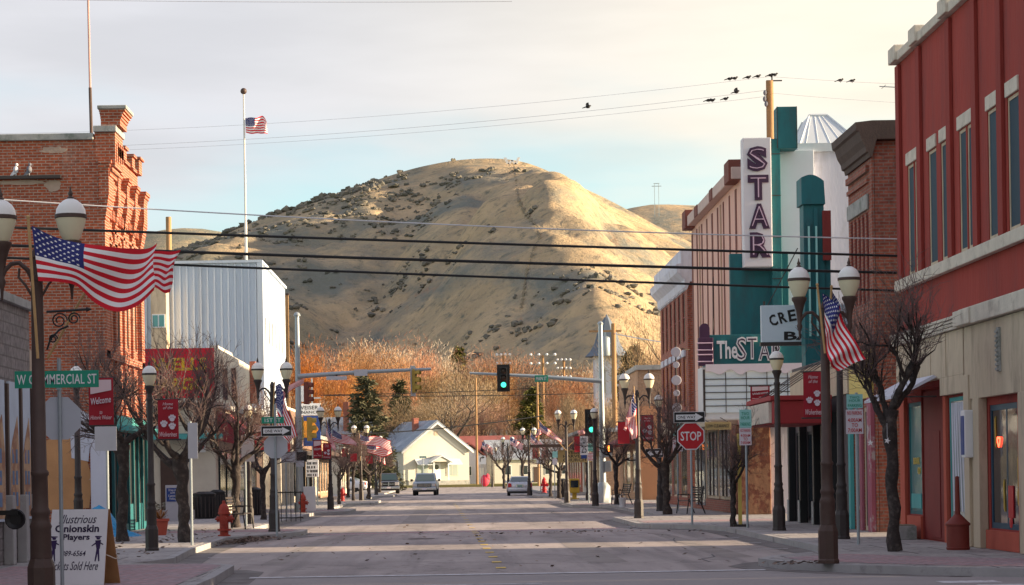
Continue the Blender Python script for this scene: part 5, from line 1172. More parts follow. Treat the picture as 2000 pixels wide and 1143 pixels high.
def pole_sign(px, py_base, D, plates, label, name='parking_sign', z0=SW, r=.03, mt=GALV, htop=None, z_g=None):
    b = P(px, py_base, D); t = T(name, label, 'sign', (b.x, D, z0)); hi = max(p[3] for p in plates)
    top = P(px, min(p[2] for p in plates), D).z - z0; post(t, top + .03, r, mt)
    for k in plates:
        x0, x1, y0, y1, mt_ = k[:5]; a, c = P(x0, y1, D), P(x1, y0, D); txt = k[5] if len(k) > 5 else None
        m = MB(); m.box(a.x - b.x, c.x - b.x, -r - .012, -r - .004, a.z - z0, c.z - z0, 0, .002); m.build('plate', mt_, t)
        if txt:
            for body, cx_, cz_, w_, h_, tm in txt: TX(body, tm, t, ((a.x + c.x) / 2 - b.x + cx_ * (c.x - a.x), -r - .013, a.z - z0 + cz_ * (c.z - a.z)), w_ * (c.x - a.x), h_ * (c.z - a.z), '-y', .003, .008)
    return t
PK2 = [('TWO\nHOUR', 0, .66, .7, .4, SGREEN), ('PARKING', 0, .2, .84, .2, SGREEN)]
PK4 = [('4:00AM\nTO\n7:00AM', 0, .36, .8, .58, SRED), ('NO PARKING', .0, .86, .84, .16, SRED)]
pole_sign(212, 1052, 50, [(186, 228, 833, 881, SIGNBK)], 'grey back of a parking sign below the red welcome banner')
pole_sign(375, 1060, 50.5, [(368, 386, 826, 896, SIGNBK)], 'grey sign back on a pole just right of the second left tree')
pole_sign(481, 1020, 70, [(472, 496, 850, 902, SIGNBK)], 'tall grey sign back behind the third left tree')
pole_sign(560, 1008, 82, [(549, 577, 882, 904, SIGNBK), (578, 594, 900, 912, SIGNBK)], 'two small grey sign backs by the left signal pole')
b = P(541, 1045, 57.5); s2 = T('stop_sign', 'back of a stop sign behind the lamp post by the left hydrant', 'sign', (b.x, 57.5, SW)); post(s2, P(541, 800, 57.5).z, .028)
m = MB(); m.prism([(x, z + P(541, 872, 57.5).z - SW) for x, z in octa(.32)], 'y', .032, .036); m.build('plate', SIGNBK, s2)
def oneway(px, py, D, w, h, label, right=True, text=True):
    c = P(px, py, D); t = T('one_way_sign', label, 'sign', (c.x, D, c.z)); m = MB(); m.box(-w / 2, w / 2, -.05, -.043, -h / 2, h / 2, 0, .002); m.build('plate', BLACK, t)
    s = 1 if right else -1; m = MB(); b_ = .36 * w
    m.prism([(-s * .44 * w, -.26 * h), (s * .2 * w, -.26 * h), (s * .2 * w, -.4 * h), (s * .45 * w, 0), (s * .2 * w, .4 * h), (s * .2 * w, .26 * h), (-s * .44 * w, .26 * h)], 'y', -.054, -.0505); m.build('arrow', SWHITE, t)
    if text: TX('ONE WAY', BLACK, t, (-s * .09 * w, -.055, 0), .6 * w, .3 * h, '-y', .003, .008)
    m = MB(); m.box(-w / 2 - .012, w / 2 + .012, -.042, -.036, -h / 2 - .012, h / 2 + .012); m.build('border', SWHITE, t); return t
oneway(540, 842, 57.4, .74, .24, 'black one way sign over the far left stop sign back')
c = P(533, 821, 57.6); g2 = T('street_name_sign', 'small green street name sign above the left one way sign', 'sign', (c.x, 57.6, c.z)); m = MB(); m.box(-.28, .28, -.06, -.052, -.08, .08); m.build('plate', SGREEN, g2); TX('1ST ST', SWHITE, g2, (0, -.061, 0), .4, .09, '-y', .003, .006)
# right stop sign
b = P(1352, 1022, 62.5); s3 = T('stop_sign', 'red stop sign facing the camera on the right pavement', 'sign', (b.x, 62.5, SW)); cz = P(1349, 852, 62.5).z - SW; dx = P(1349, 852, 62.5).x - b.x; post(s3, P(1350, 805, 62.5).z - SW, .03)
m = MB(); m.prism([(x + dx, z + cz) for x, z in octa(.4)], 'y', -.05, -.044); m.build('border', SWHITE, s3); m = MB(); m.prism([(x + dx, z + cz) for x, z in octa(.37)], 'y', -.055, -.0505); m.build('plate', SRED, s3); TX('STOP', SWHITE, s3, (dx, -.0555, cz), .56, .25, '-y', .003, .012)
oneway(1346, 815, 62.4, .82, .27, 'black one way sign with right arrow above the red stop sign')
oneway(1278, 885, 83, .62, .29, 'black sign with white left arrow by the tan building', False, False)
pole_sign(1325, 1000, 84, [(1313, 1332, 826, 852, STEALL, PK2), (1314, 1333, 854, 882, SPINK, PK4)], 'pair of parking signs just left of the red stop sign')
pole_sign(1460, 1032, 58, [(1444, 1467, 800, 836, STEALL, PK2), (1444, 1467, 836, 870, SPINK, PK4)], 'pair of parking signs on a blue-grey pole under the marquee')
yp = T('short_post', 'thin yellowish post beside the parking sign pole under the marquee', 'post', (gx(1446, 1030, 59.5), 59.5, SW)); m = MB(); m.box(-.045, .045, -.045, .045, 0, 2.4); m.build('shaft', SYEL, yp); m = MB(); m.box(-.2, .2, -.2, .2, 0, .06); m.build('foot', DARKM, yp)
pole_sign(1677, 1066, 44, [(1653, 1684, 770, 798, STEALL, PK2), (1652, 1685, 800, 848, SPINK, PK4)], 'parking time limit signs on a grey pole beside the nearest right tree')
pole_sign(1162, 980, 108, [(1133, 1148, 852, 889, SWHITE, [('SPEED\nLIMIT', 0, .74, .7, .32, BLACK), ('25', 0, .3, .66, .38, BLACK)])], 'white speed limit 25 sign left of the right signal pole', 'speed_limit_sign')
pole_sign(1150, 978, 110, [(1146, 1160, 866, 882, STEALL, PK2), (1147, 1160, 884, 900, SPINK, PK4), (1135, 1146, 884, 896, SBLUE)], 'small parking signs beside the speed limit sign')
pole_sign(1056, 962, 165, [(1048, 1063, 892, 907, SWHITE, [('25', 0, .4, .6, .55, BLACK)])], 'distant white speed limit 25 sign behind the silver car', 'speed_limit_sign')
pole_sign(1084, 975, 130, [(1079, 1089, 882, 894, STEALL), (1079, 1088, 896, 908, SPINK)], 'tiny pair of parking signs near the yellow newspaper box')
t = pole_sign(942, 952, 262, [(934, 949, 890, 907, SWHITE)], 'white right turn only sign before the red roofed house', 'turn_sign')
c = P(941, 897, 262); m = MB(); m.tube([(-.18, -.06, c.z - SW - .28), (-.18, -.06, c.z - SW), (-.1, -.06, c.z - SW + .18), (.1, -.06, c.z - SW + .2)], .05, 6); m.prism([(.08, c.z - SW + .06), (.3, c.z - SW + .2), (.08, c.z - SW + .36)], 'y', -.09, -.05); m.build('arrow', BLACK, t)
c = P(826, 893, 270); g3 = T('street_name_sign', 'distant green street name sign in front of the white house door', 'sign', (c.x, 270, SW)); post(g3, c.z - SW, .05); m = MB(); m.box(-.4, .4, -.08, -.06, c.z - SW - .12, c.z - SW + .12); m.build('plate', SGREEN, g3); m = MB(); m.box(-.3, .3, -.09, -.081, c.z - SW - .04, c.z - SW + .05); m.build('white_lettering_band', SWHITE, g3)
# ---- signals
def head(name, label, loc, rz, lit=None, mt=BLACK, back=True, sc_=1):
    t = T(name, label, 'traffic light', loc, rz=rz); m = MB(); m.box(-.17, .17, -.1, .1, -.5, .5, 0, .02); m.build('housing', mt, t)
    if back: m = MB(); m.box(-.3, .3, .02, .035, -.64, .64); m.build('backplate', mt if mt == BLACK else SIGNBK, t)
    for i, (z, l) in enumerate(((.32, LDARK), (0, LDARK), (-.32, GREENL))):
        m = MB(); m.lathe([(.125, 0), (.11, .02), (.02, .03)], 16, (0, -.103, z), 0, Matrix.Rotation(R(90), 4, 'X')); m.build('lens', l if (l != GREENL or lit) else LDARK, t, True)
        m = MB(); n = 10
        for k in range(n):
            a0, a1 = R(-20 + 220 * k / n), R(-20 + 220 * (k + 1) / n); q = lambda a, y, rr: (rr * math.cos(a), y, z + rr * math.sin(a))
            m.f([q(a0, -.1, .145), q(a1, -.1, .145), q(a1, -.3, .14), q(a0, -.3, .14)]); m.f([q(a0, -.1, .152), q(a1, -.1, .152), q(a1, -.3, .147), q(a0, -.3, .147)]); m.f([q(a0, -.3, .14), q(a1, -.3, .14), q(a1, -.3, .147), q(a0, -.3, .147)])
        m.build('visor', mt, t)
    return t
D = 97; b = P(586, 1000, D); ls = T('signal_mast', 'grey signal pole with a long mast arm reaching out from the left', 'signal pole', (b.x, D, SW))
zt = P(572, 618, D).z - SW; za = P(700, 728, D).z - SW; xe = P(842, 720, D).x - b.x; xn = .0
m = MB(); m.tube([(0, 0, 0), (0, 0, zt)], [.17, .09], 12); m.lathe([(.24, 0), (.24, .35), (.19, .4)], 12); m.build('pole', GALV, ls, True)
m = MB(); m.tube([(0, -.1, za - .12), (xe * .5, -.1, za + .02), (xe, -.1, za + .1)], [.1, .085, .06], 10); m.build('mast_arm', GALV, ls, True); m = MB(); m.lathe([(.14, zt), (.15, zt + .05), (.1, zt + .14), (.02, zt + .18)], 10); m.build('cap', GALV, ls)
for px0, px1, py0, py1, lab in ((638, 678, 735, 743, 'grey back of a street sign under the left mast arm'), (692, 718, 722, 735, 'grey back of a sign fixed across the left mast arm')):
    a, c = P(px0, py1, D), P(px1, py0, D); t = T('mast_sign', lab, 'sign', ((a.x + c.x) / 2, D, (a.z + c.z) / 2)); m = MB(); m.box(-(c.x - a.x) / 2, (c.x - a.x) / 2, -.24, -.22, -(c.z - a.z) / 2, (c.z - a.z) / 2); m.build('plate', SIGNBK, t); m = MB(); m.box(-.04, .04, -.22, -.16, -.1, .14); m.build('clamp', DARKM, t)
c = P(808, 744, D); head('traffic_light', 'yellow traffic light seen from the side at the end of the left mast arm', (c.x, D, c.z), R(72), None, SIGY)
m_ = [o for o in bpy.data.objects if o.name.startswith('backplate')][-1]
c = P(603, 838, D - 1); head('traffic_light', 'yellow traffic light on the side of the left signal pole, above the hydrant', (c.x, D - .6, c.z), R(95), None, SIGY, False)
c = P(598, 838, D + 1); head('traffic_light', 'dull signal head facing away behind the left signal pole', (c.x - .25, D + .3, c.z), R(170), None, SIGY, False)
c = P(599, 768, D + 6); head('traffic_light', 'brown signal head seen behind the left mast arm over the white sign', (c.x, D + 6, c.z), R(80), None, BROWNS, False)
ph = T('pedestrian_signal', 'small black pedestrian signal on the left pole, facing away', 'crossing signal', (gx(590, 893, D), D - .25, P(590, 893, D).z)); m = MB(); m.box(-.2, .22, -.1, .1, -.2, .22, 0, .02); m.build('housing', BLACK, ph)
D = 109; b = P(1178, 981, D); rs_ = T('signal_mast', 'grey signal pole with a mast arm holding the green traffic light', 'signal pole', (b.x, D, SW))
zt = P(1172, 634, D).z - SW; za = P(1160, 745, D).z - SW; xe = P(917, 729, D).x - b.x; ze_ = P(917, 729, D).z - SW
m = MB(); m.tube([(0, 0, 0), (0, 0, zt)], [.17, .1], 12); m.lathe([(.42, 0), (.36, .05), (.36, .8), (.2, 1.0)], 8); m.build('pole', GALV, rs_, True)
m = MB(); m.tube([(0, -.1, za), (xe * .5, -.1, (za + ze_) / 2 + .04), (xe, -.1, ze_)], [.11, .085, .055], 10); m.build('mast_arm', GALV, rs_, True); m = MB(); m.lathe([(.13, zt), (.14, zt + .05), (.1, zt + .12), (.02, zt + .16)], 10); m.build('cap', GALV, rs_)
m = MB(); m.box(.1, .45, -.2, .1, 2.2, 2.65, 0, .02); m.box(.1, .4, -.2, .1, 1.5, 2.0, 0, .02); m.split('control_box', GALV, rs_)
c = P(983, 739, D); head('traffic_light', 'black traffic light glowing green on the right mast arm', (c.x, D - .25, c.z), 0, True)
c = P(1155, 826, D - 1); head('traffic_light', 'lower black traffic light glowing green beside the right signal pole', (c.x, D - 1, c.z), 0, True)
c = P(1057, 740, D); g4 = T('street_name_sign', 'green MAIN ST sign hung on the right mast arm', 'sign', (c.x, D - .25, c.z)); m = MB(); m.box(-.31, .31, -.02, .02, -.16, .16, 0, .01); m.build('plate', SGREEN, g4); TX('MAIN ST', SWHITE, g4, (0, -.022, 0), .5, .17, '-y', .003, .008)
c = P(1190, 876, D - 2); ph = T('pedestrian_signal', 'crossing signal with an orange glow right of the lower green light', 'crossing signal', (c.x, D - 1.5, c.z)); m = MB(); m.box(-.22, .22, -.08, .1, -.2, .2, 0, .02); m.build('housing', BLACK, ph); m = MB(); m.box(-.12, .04, -.09, -.081, -.13, .13); m.build('lens', AMBL, ph)
# church sign
c = P(1122, 892, 118); ch = T('church_sign', 'wide tan board sign with dark lettering hung low behind the right lamp post', 'sign', (c.x, 118, c.z)); m = MB(); m.box(-.85, .85, -.06, .06, -.3, .34, 0, .02); m.build('panel', STAN, ch); TX('WEISER\nHARVEST\nCHURCH', BLACK, ch, (0, -.062, .02), 1.2, .54, '-y', .004, .01); m = MB()
for s in (-1, 1): m.box(s * .86 - .04 * s, s * .86 + .04, -.05, .05, SW - c.z, .36)
m.split('post', BROWNM, ch); m = MB(); m.box(-2.3, .95, -.5, .6, .5, .64); m.build('small_roof', BROWNM, ch)
# ---- utility poles
def upole(px, pytop, D, label, r=.14, arm=None, zbase=0, extra=None):
    tp = P(px, pytop, D); t = T('utility_pole', label, 'utility pole', (tp.x, D, zbase)); h = tp.z - zbase
    m = MB(); m.tube([(0, 0, 0), (0, 0, h)], [r * 1.25, r], 10); m.build('pole', WOOD, t, True)
    if arm:
        m = MB(); m.box(-arm, arm, -.06, .06, h - .5, h - .38); m.build('cross_arm', WOOD, t)
        m = MB()
        for s in (-1, 0, 1): m.lathe([(.04, h - .38), (.06, h - .3), (.03, h - .2)], 8, (s * arm * .9, 0, 0))
        m.split('insulator', LAV, t)
    return t, h
t, h = upole(1503, 158, 93, 'sunlit wooden utility pole rising behind the theatre with birds on its wires', .15)
m = MB(); m.box(-.13, .5, -.05, .05, h - .02, h + .02); m.tube([(.1, 0, h), (.1, 0, h + .3)], .03, 6); m.build('top_bracket', DARKM, t); m = MB()
for z, s in ((h - .5, -.2), (h - .75, -.22), (h - .95, -.16)): m.ball((s, -.1, z), (.08, .08, .12), 0, 8)
m.split('insulator', PIPEB, t)
upole(329, 424, 125, 'short sunlit pole top behind the second flag above the metal roof', .15, .0); upole(929, 738, 300, 'dark thin pole standing in the wood behind the white house', .13); upole(1049, 735, 290, 'sunlit pole behind the MAIN ST sign', .13)
t, h = upole(1198, 632, 150, 'sunlit wooden pole with a transformer beside the church steeple', .15)
m = MB(); m.lathe([(.3, 0), (.33, .05), (.33, 1.15), (.28, 1.22), (.08, 1.3), (.06, 1.55)], 12, (-.55, 0, h - 2.1)); m.build('transformer', GALV, t, True); m = MB(); m.box(-1.6, .5, -.06, .06, h - .55, h - .43); m.build('cross_arm', WOOD, t)
c = P(559, 577, 131); t = T('vent_stack', 'rusty square flue at the far corner of the metal building', 'flue', (c.x, 131, 5.6)); m = MB(); m.box(-.12, .12, -.12, .12, 0, c.z - 5.6); m.build('flue', WOOD, t); m = MB(); m.box(-.16, .16, -.16, .16, c.z - 5.598, c.z - 5.5); m.build('cap', BROWNM, t)
for px, D in ((1060, 420), (983, 430), (1101, 440)):
    pt = P(px, 694 if px != 1101 else 704, D); t = T('floodlight_mast', {1060: 'sports floodlight mast with two rows of white lamps right of the green signal', 983: 'floodlight cluster just above the green traffic light', 1101: 'floodlight mast nearest the right signal pole, three rows of lamps'}[px], 'floodlight', (pt.x, D, 0)); h = pt.z
    m = MB(); m.tube([(0, 0, 0), (0, 0, h)], .22, 8); m.build('mast', WOOD, t)
    rows = 2 if px != 1101 else 3; w = 2.2 if px == 1060 else 1.2
    for r_ in range(rows):
        m = MB(); m.box(-w, w, -.05, .05, h - .05 - r_ * 1.6, h + .03 - r_ * 1.6); m.build('cross_arm', GALV, t)
        for k in range(4): m = MB(); m.ball((-w + 2 * w * k / 3, -.3, h + .1 - r_ * 1.6), (.26, .22, .26), 0, 8); m.build('lamp', WHITE, t, True)
# ---- wires
def wire(a, b, sag, r, mt, label, n=40, group=None):
    a, b = Vector(a), Vector(b); pts = [a.lerp(b, i / n) - Vector((0, 0, sag * 4 * (i / n) * (1 - i / n))) for i in range(n + 1)]; c = a.lerp(b, .5)
    m = MB(); m.off = c; m.tube(pts, r, 6); o = m.build('overhead_wire', mt); o.location = c; tag(o, label, 'wire', group); return o
def pxwire(p0, D0, p1, D1, sag, r, mt, label): return wire(P(p0[0], p0[1], D0), P(p1[0], p1[1], D1), sag, r, mt, label)
DW = 48.6
pxwire((-70, 441), 46, (1752, 500), DW, .02, .026, WIREM, 'upper of the three thick black cables crossing the street')
pxwire((-70, 476), 46, (1752, 533), DW, .04, .03, WIREM, 'middle of the three thick black cables crossing the street')
pxwire((-70, 500), 46, (1754, 568), DW, .03, .024, WIREM, 'lowest of the three thick black cables crossing the street')
pxwire((-70, 385), 46, (1752, 467), DW, .12, .013, WIREG, 'pale thin cable above the black cables')
pxwire((-60, 262), 110, (1502, 150), 93, .5, .006, WIREG, 'topmost faint wire in the sky, with birds near the pole'); pxwire((-60, 292), 110, (1500, 176), 93, .5, .007, WIREG, 'faint sky wire below the topmost one'); pxwire((-60, 300), 110, (1500, 188), 93, .5, .006, WIREG, 'lowest faint sky wire left of the theatre pole')
pxwire((1508, 150), 93, (2100, 172), 80, .1, .006, WIREG, 'faint wire running right from the theatre pole with two birds'); pxwire((1508, 182), 93, (2100, 215), 80, .1, .005, WIREG, 'lower faint wire running right from the theatre pole')
pxwire((1200, 652), 150, (1480, 692), 112, .1, .03, WIREG, 'pale wire from the transformer pole to the brick building')
pxwire((560, 852), 240, (1060, 812), 250, .5, .06, WIREM, 'dark wire sagging in front of the white house roof'); pxwire((520, 770), 280, (1160, 768), 290, .3, .05, WIREM, 'dark wire across the wood below the green light'); pxwire((560, 772), 290, (1050, 758), 290, .2, .04, WIREM, 'thin wire across the wood at mast arm height')
pxwire((-40, -3), 60, (1000, 3), 60, .05, .006, WIREG, 'faint wire grazing the top edge of the picture')
# ---- birds
def bird(px, py, D, label, flying=False):
    c = P(px, py, D); t = T('bird', label, 'bird', tuple(c), 'small dark birds on the wires')
    m = MB(); m.ball((0, 0, .0), (.13, .08, .08), 0, 8); m.ball((.12, 0, .06), (.05, .05, .05), 0, 7); m.tube([(.15, 0, .06), (.21, 0, .05)], [.015, .003], 5); m.prism([(-.08, .04), (-.08, -.03), (-.3, -.08), (-.3, -.05)], 'y', -.03, .03)
    m.build('body', BIRDM, t, True); t.scale = (.75,) * 3
    if flying:
        for s in (-1, 1): m = MB(); m.prism([(-.05, .02), (.06, .02), (.02, .2), (-.1, .16)], 'y', s * .06, s * .3); m.build('wing', BIRDM, t)
    else:
        m = MB(); m.tube([(.02, 0, -.06), (.02, 0, -.12)], .012, 4); m.build('legs', BIRDM, t)
    return t
for i, (px, py) in enumerate(((1425, 154), (1435, 153), (1461, 151), (1480, 149), (1505, 147), (1513, 146), (1641, 157), (1664, 158), (1384, 196), (1391, 196), (1417, 193))):
    bird(px, py, 93 if px < 1600 else 90, ('small dark bird perched on the wire left of the theatre pole', 'small dark bird perched at the top of the theatre pole', 'small dark bird perched on the wire right of the theatre pole', 'small dark bird perched on the lower wire left of the theatre pole')[0 if i < 4 else 1 if i < 6 else 2 if i < 8 else 3])
bird(1438, 180, 92, 'lone bird in flight just under the perched row', True); bird(1148, 209, 93, 'lone bird in flight right of the hilltop', True)
for i, (px, py) in enumerate(()): pass
# ---- hydrants
def hydrant(px, py, D, label, mt, s=1.0):
    b = P(px, py, D); t = T('fire_hydrant', label, 'fire hydrant', (b.x, D, SW)); t.scale = (s,) * 3
    m = MB(); m.lathe([(.15, 0), (.15, .03), (.1, .04), (.1, .12), (.16, .13), (.16, .17), (.105, .18), (.105, .5), (.14, .51), (.14, .56), (.125, .57), (.125, .62), (.1, .7), (.06, .75), (.04, .76), (.04, .82), (.02, .83)], 16); m.build('barrel', mt, t, True)
    for ax, L_, r_ in (('X', .2, .075), ('-X', .17, .055)):
        m = MB(); s_ = 1 if ax == 'X' else -1
        m.lathe([(r_, .08), (r_, L_ - .05), (r_ * 1.25, L_ - .05), (r_ * 1.25, L_), (r_ * .4, L_), (r_ * .4, L_ + .04)], 12, (0, 0, .4), 0, Matrix.Rotation(R(90 * s_), 4, 'Y')); m.build('outlet_cap', mt, t, True)
    m = MB(); m.lathe([(.08, .08), (.08, .16), (.1, .16), (.1, .2), (.03, .2), (.03, .24)], 12, (0, 0, .38), 0, Matrix.Rotation(R(90), 4, 'X')); m.build('front_cap', mt, t, True); return t
hydrant(438, 1044, 58, 'large weathered red fire hydrant at the left kerb corner', HYDR, 1.08); hydrant(592, 1000, 95, 'orange red fire hydrant at the foot of the left signal pole', HYDR); hydrant(669, 977, 137, 'dark red fire hydrant among the left tree trunks', HYDD)
hy = hydrant(1063, 962, 176, 'bright red and white hydrant right of the silver car', SRED, 1.45); m = MB(); m.lathe([(.109, .3), (.109, .42)], 14); m.build('white_ring', SWHITE, hy)
# ---- sandwich board
b = P(158, 1141, 32.2); ab = T('sandwich_board', 'white sandwich board with black show lettering on the left pavement', 'sign', (b.x, 32.2, SW)); wB, hB = .44, 1.05; lean = .14
Mx = Matrix.Rotation(R(-13), 4, 'X') @ Matrix.Identity(4); yaw = R(-14)
def abpt(x, z, side, o=0): return (x, side * (.3 - .27 * z / hB) + side * o, z)
for side, nm in ((-1, 'front_board'), (1, 'back_board')):
    m = MB(); q = [abpt(-wB + .03, 0, side), abpt(wB - .03 + .06, 0, side), abpt(wB + .0, hB, side), abpt(-wB + .04, hB, side)]; q2 = [abpt(-wB + .03, 0, side, -.014), abpt(wB + .03, 0, side, -.014), abpt(wB, hB, side, -.014), abpt(-wB + .04, hB, side, -.014)]
    m.f(q, 0); m.f(q2, 1)
    for i in range(4): m.f([q[i], q[(i + 1) % 4], q2[(i + 1) % 4], q2[i]], 1)
    m.build(nm, [WHITE, PLYW], ab)
INK = PM('board_ink', (.04, .02, .09), .6, .15, 5)
def abtext(s, z, w, h, sh, bold, cx=0):
    o = TX(s, INK, ab, (cx, 0, 0), w, h, '-y', .002, bold, sh)
    for v in o.data.vertices:
        zz_ = v.co.z + z; x, y, z_ = abpt(v.co.x, zz_, -1, .002 + abs(v.co.y)); v.co = Vector((x, y, z_))
abtext('Illustrious', .915, .56, .12, .35, .002); abtext('Onionskin', .785, .66, .105, 0, .03); abtext('Players', .655, .4, .105, 0, .028); abtext('889-6564', .44, .36, .075, .2, .006, -.02); abtext('Tickets Sold Here', .27, .72, .12, .35, .004)
for s in (-1, 1):
    m = MB()
    def ap(x, z, o=.004): return abpt(x, z, -1, o)
    cx = s * .33
    for a, bq, w_ in (((cx, .62), (cx + .01, .5), .045), ((cx, .5), (cx - .02, .33), .016), ((cx + .01, .5), (cx + .035, .33), .016), ((cx, .6), (cx - .09, .54), .012), ((cx, .6), (cx + .08, .56), .012), ((cx, .66), (cx, .63), .035), ((cx - .05, .67), (cx + .05, .67), .01)):
        a_, b_ = Vector(ap(*a)), Vector(ap(*bq)); d = (b_ - a_).normalized(); n_ = Vector((d.z, 0, -d.x)) * w_; m.f([a_ - n_, a_ + n_, b_ + n_ * .6, b_ - n_ * .6])
    m.build('drawn_dancer', INK, ab)
m = MB(); m.tube([(wB + .02, -.18, .42), (wB + .1, -.05, .36), (wB + .1, .08, .36), (wB + .02, .18, .42)], .008, 5); m.build('rope', CREAMST, ab); ab.rotation_euler = (0, 0, yaw)
# ---- benches
def bench(px, py, D, rz, label):
    b = P(px, py, D); t = T('bench', label, 'bench', (b.x, D, SW), rz=rz)
    m = MB()
    for i in range(5): m.box(-.7, .7, -.2 + i * .09, -.14 + i * .09, .43, .455)
    m.build('seat', DARKM, t); m = MB()
    for i in range(5): m.box(-.7, .7, .26 + i * .02, .275 + i * .02, .52 + i * .085, .58 + i * .085)
    m.build('backrest', DARKM, t)
    for s in (-.66, .66): m = MB(); m.tube([(s, -.26, 0), (s, -.22, .3), (s, -.2, .44), (s, .2, .44), (s, .34, .95)], .022, 6); m.tube([(s, .2, .44), (s, .3, .2), (s, .38, 0)], .022, 6); m.tube([(s, -.2, .44), (s, -.22, .64), (s, .2, .66)], .018, 6); m.build('end_frame', BLACK, t)
bench(1346, 1008, 79, R(-80), 'dark metal bench behind the red stop sign pole'); bench(1212, 982, 104, R(-80), 'dark metal bench near the right signal pole'); bench(470, 1030, 66, R(85), 'dark bench beside the third left tree')
# ---- small pavement things
def bin_(px, py, D, label, w=.35, h=1.0):
    b = P(px, py, D); t = T('trash_bin', label, 'bin', (b.x, D, SW)); m = MB(); m.lathe([(w * .85, 0), (w * .9, .03), (w, h * .9), (w, h)], 14); m.build('drum', BLACK, t); m = MB()
    for k in range(18): a = 2 * math.pi * k / 18; m.box(w * .98 * math.cos(a) - .02, w * .98 * math.cos(a) + .02, w * .98 * math.sin(a) - .02, w * .98 * math.sin(a) + .02, .05, h * .95)
    m.build('slats', DARKM, t); m = MB(); m.lathe([(w * 1.04, h), (w * 1.04, h + .06), (w * .5, h + .14)], 14); m.build('lid', BLACK, t)
bin_(400, 1012, 84, 'slatted black bin in front of the white bank wall', .42, .85); bin_(425, 1010, 86, 'dark bin at the bank wall, right of the slatted one', .3, .9); bin_(1098, 972, 140, 'small black bin far down the right pavement', .3); bin_(495, 998, 90, 'dark bin under the red awning', .36, .95)
b = P(1216, 993, 96); t = T('bucket', 'white plastic bucket near the right signal pole', 'bucket', (b.x, 96, SW)); m = MB(); m.lathe([(.12, 0), (.15, .36), (.16, .37), (.16, .39), (.145, .39), (.12, .05)], 16); m.build('pail', BUCK, t, True); m = MB(); m.tube([(.16 * math.cos(a), 0, .36 + .16 * math.sin(a)) for a in [R(q * 15) for q in range(13)]], .006, 4); m.build('handle', GALV, t)
b = P(1122, 974, 128); t = T('newspaper_box', 'yellow newspaper box on the right pavement', 'newspaper box', (b.x, 128, SW)); m = MB(); m.box(-.28, .28, -.25, .25, .35, 1.15, 0, .03); m.box(-.12, .12, -.12, .12, .05, .35); m.box(-.25, .25, -.22, .22, 0, .05); m.build('body', NEWSY, t); m = MB(); m.box(-.22, .22, -.262, -.252, .65, 1.05); m.build('door_window', GLASSD, t)
b = P(96, 985, 58); t = T('blue_tarp', 'crumpled blue tarp over a heap by the peeling brick wall', 'tarp', (gx(205, 985, 58.5), 59.5, SW)); m = MB(); n = 14; rr = random.Random(4)
H_ = [[max(0, 1.0 * math.exp(-((i - 5) / 4.5) ** 2 - ((j - 7) / 5) ** 2) + rr.uniform(-.05, .07)) if 0 < i < n and 0 < j < n else 0 for j in range(n + 1)] for i in range(n + 1)]
for i in range(n):
    for j in range(n): m.f([(-1.6 + i * .21, -.8 + j * .11, H_[i][j]), (-1.6 + (i + 1) * .21, -.8 + j * .11, H_[i + 1][j]), (-1.6 + (i + 1) * .21, -.8 + (j + 1) * .11, H_[i + 1][j + 1]), (-1.6 + i * .21, -.8 + (j + 1) * .11, H_[i][j + 1])])
m.build('sheet', TARP, t, weld=True); t.scale = (.55, .6, .8)
b = P(341, 1006, 80); t = T('bank_notice_sign', 'grey and dark blue drive-up and parking notice before the bank wall', 'sign', (b.x, 80, SW)); m = MB(); m.box(-.3, .2, -.06, .06, 0, 1.25, 0, .01); m.build('pedestal', SIGNBK, t); m = MB(); m.box(-.26, .17, -.075, -.061, .68, 1.15); m.build('panel', SBLUE, t); TX('Drive-Up\nATM\nCustomer\nParking', SWHITE, t, (-.05, -.077, .92), .3, .4, '-y', .003)
t = T('planter_wall', 'low concrete planter wall with shrubs before the bank', 'planter', (-11, 82.5, SW)); m = MB(); m.box(-3, 1.6, -.8, 0, 0, .35, 0, .02); m.build('wall', KERB, t); m = MB(); rr = random.Random(8)
for i in range(260): c = Vector((rr.uniform(-2.8, 1.4), rr.uniform(-.7, -.1), rr.uniform(.35, .62))); d = Vector((rr.uniform(-1, 1), rr.uniform(-1, 1), rr.uniform(-.3, 1))).normalized() * .09; e = d.orthogonal().normalized() * .05; m.f([c - d, c + e, c + d, c - e])
m.build('shrubs', BRUSH, t)
t = T('iron_fence', 'short black iron fence panel by the left pavement lamp', 'fence', (gx(560, 1000, 76), 76, SW)); m = MB()
for i in range(7): m.box(-.5 + i * .16 - .012, -.5 + i * .16 + .012, -.012, .012, 0, 1)
m.box(-.55, .55, -.02, .02, .94, .98); m.box(-.55, .55, -.02, .02, .1, .14); m.build('railing', BLACK, t)
t = T('white_notice_board', 'plain white board leaning behind the orange red hydrant', 'board', (gx(603, 992, 99), 99, SW)); m = MB(); m.box(-.3, .3, -.03, .03, 0, 1.05, 0, .01); m.build('panel', WHITE, t); m = MB(); m.box(-.02, .02, .03, .4, .0, .8); m.build('prop', WOOD, t)
t = T('flower_pot', 'clay pot by the teal shop front post', 'pot', (gx(314, 1030, 60), 60, SW)); m = MB(); m.lathe([(.14, 0), (.2, .36), (.23, .37), (.23, .43), (.19, .43), (.17, .36)], 14); m.build('pot', STUCCOD, t, True); m = MB()
for i in range(50): a = rr.uniform(0, 6.3); d = Vector((math.cos(a) * .2, math.sin(a) * .2, rr.uniform(.1, .3))); m.f([Vector((0, 0, .4)), Vector((0, 0, .4)) + d, Vector((.02, .03, .42)) + d * .8])
m.build('dead_stems', LITTER, t)
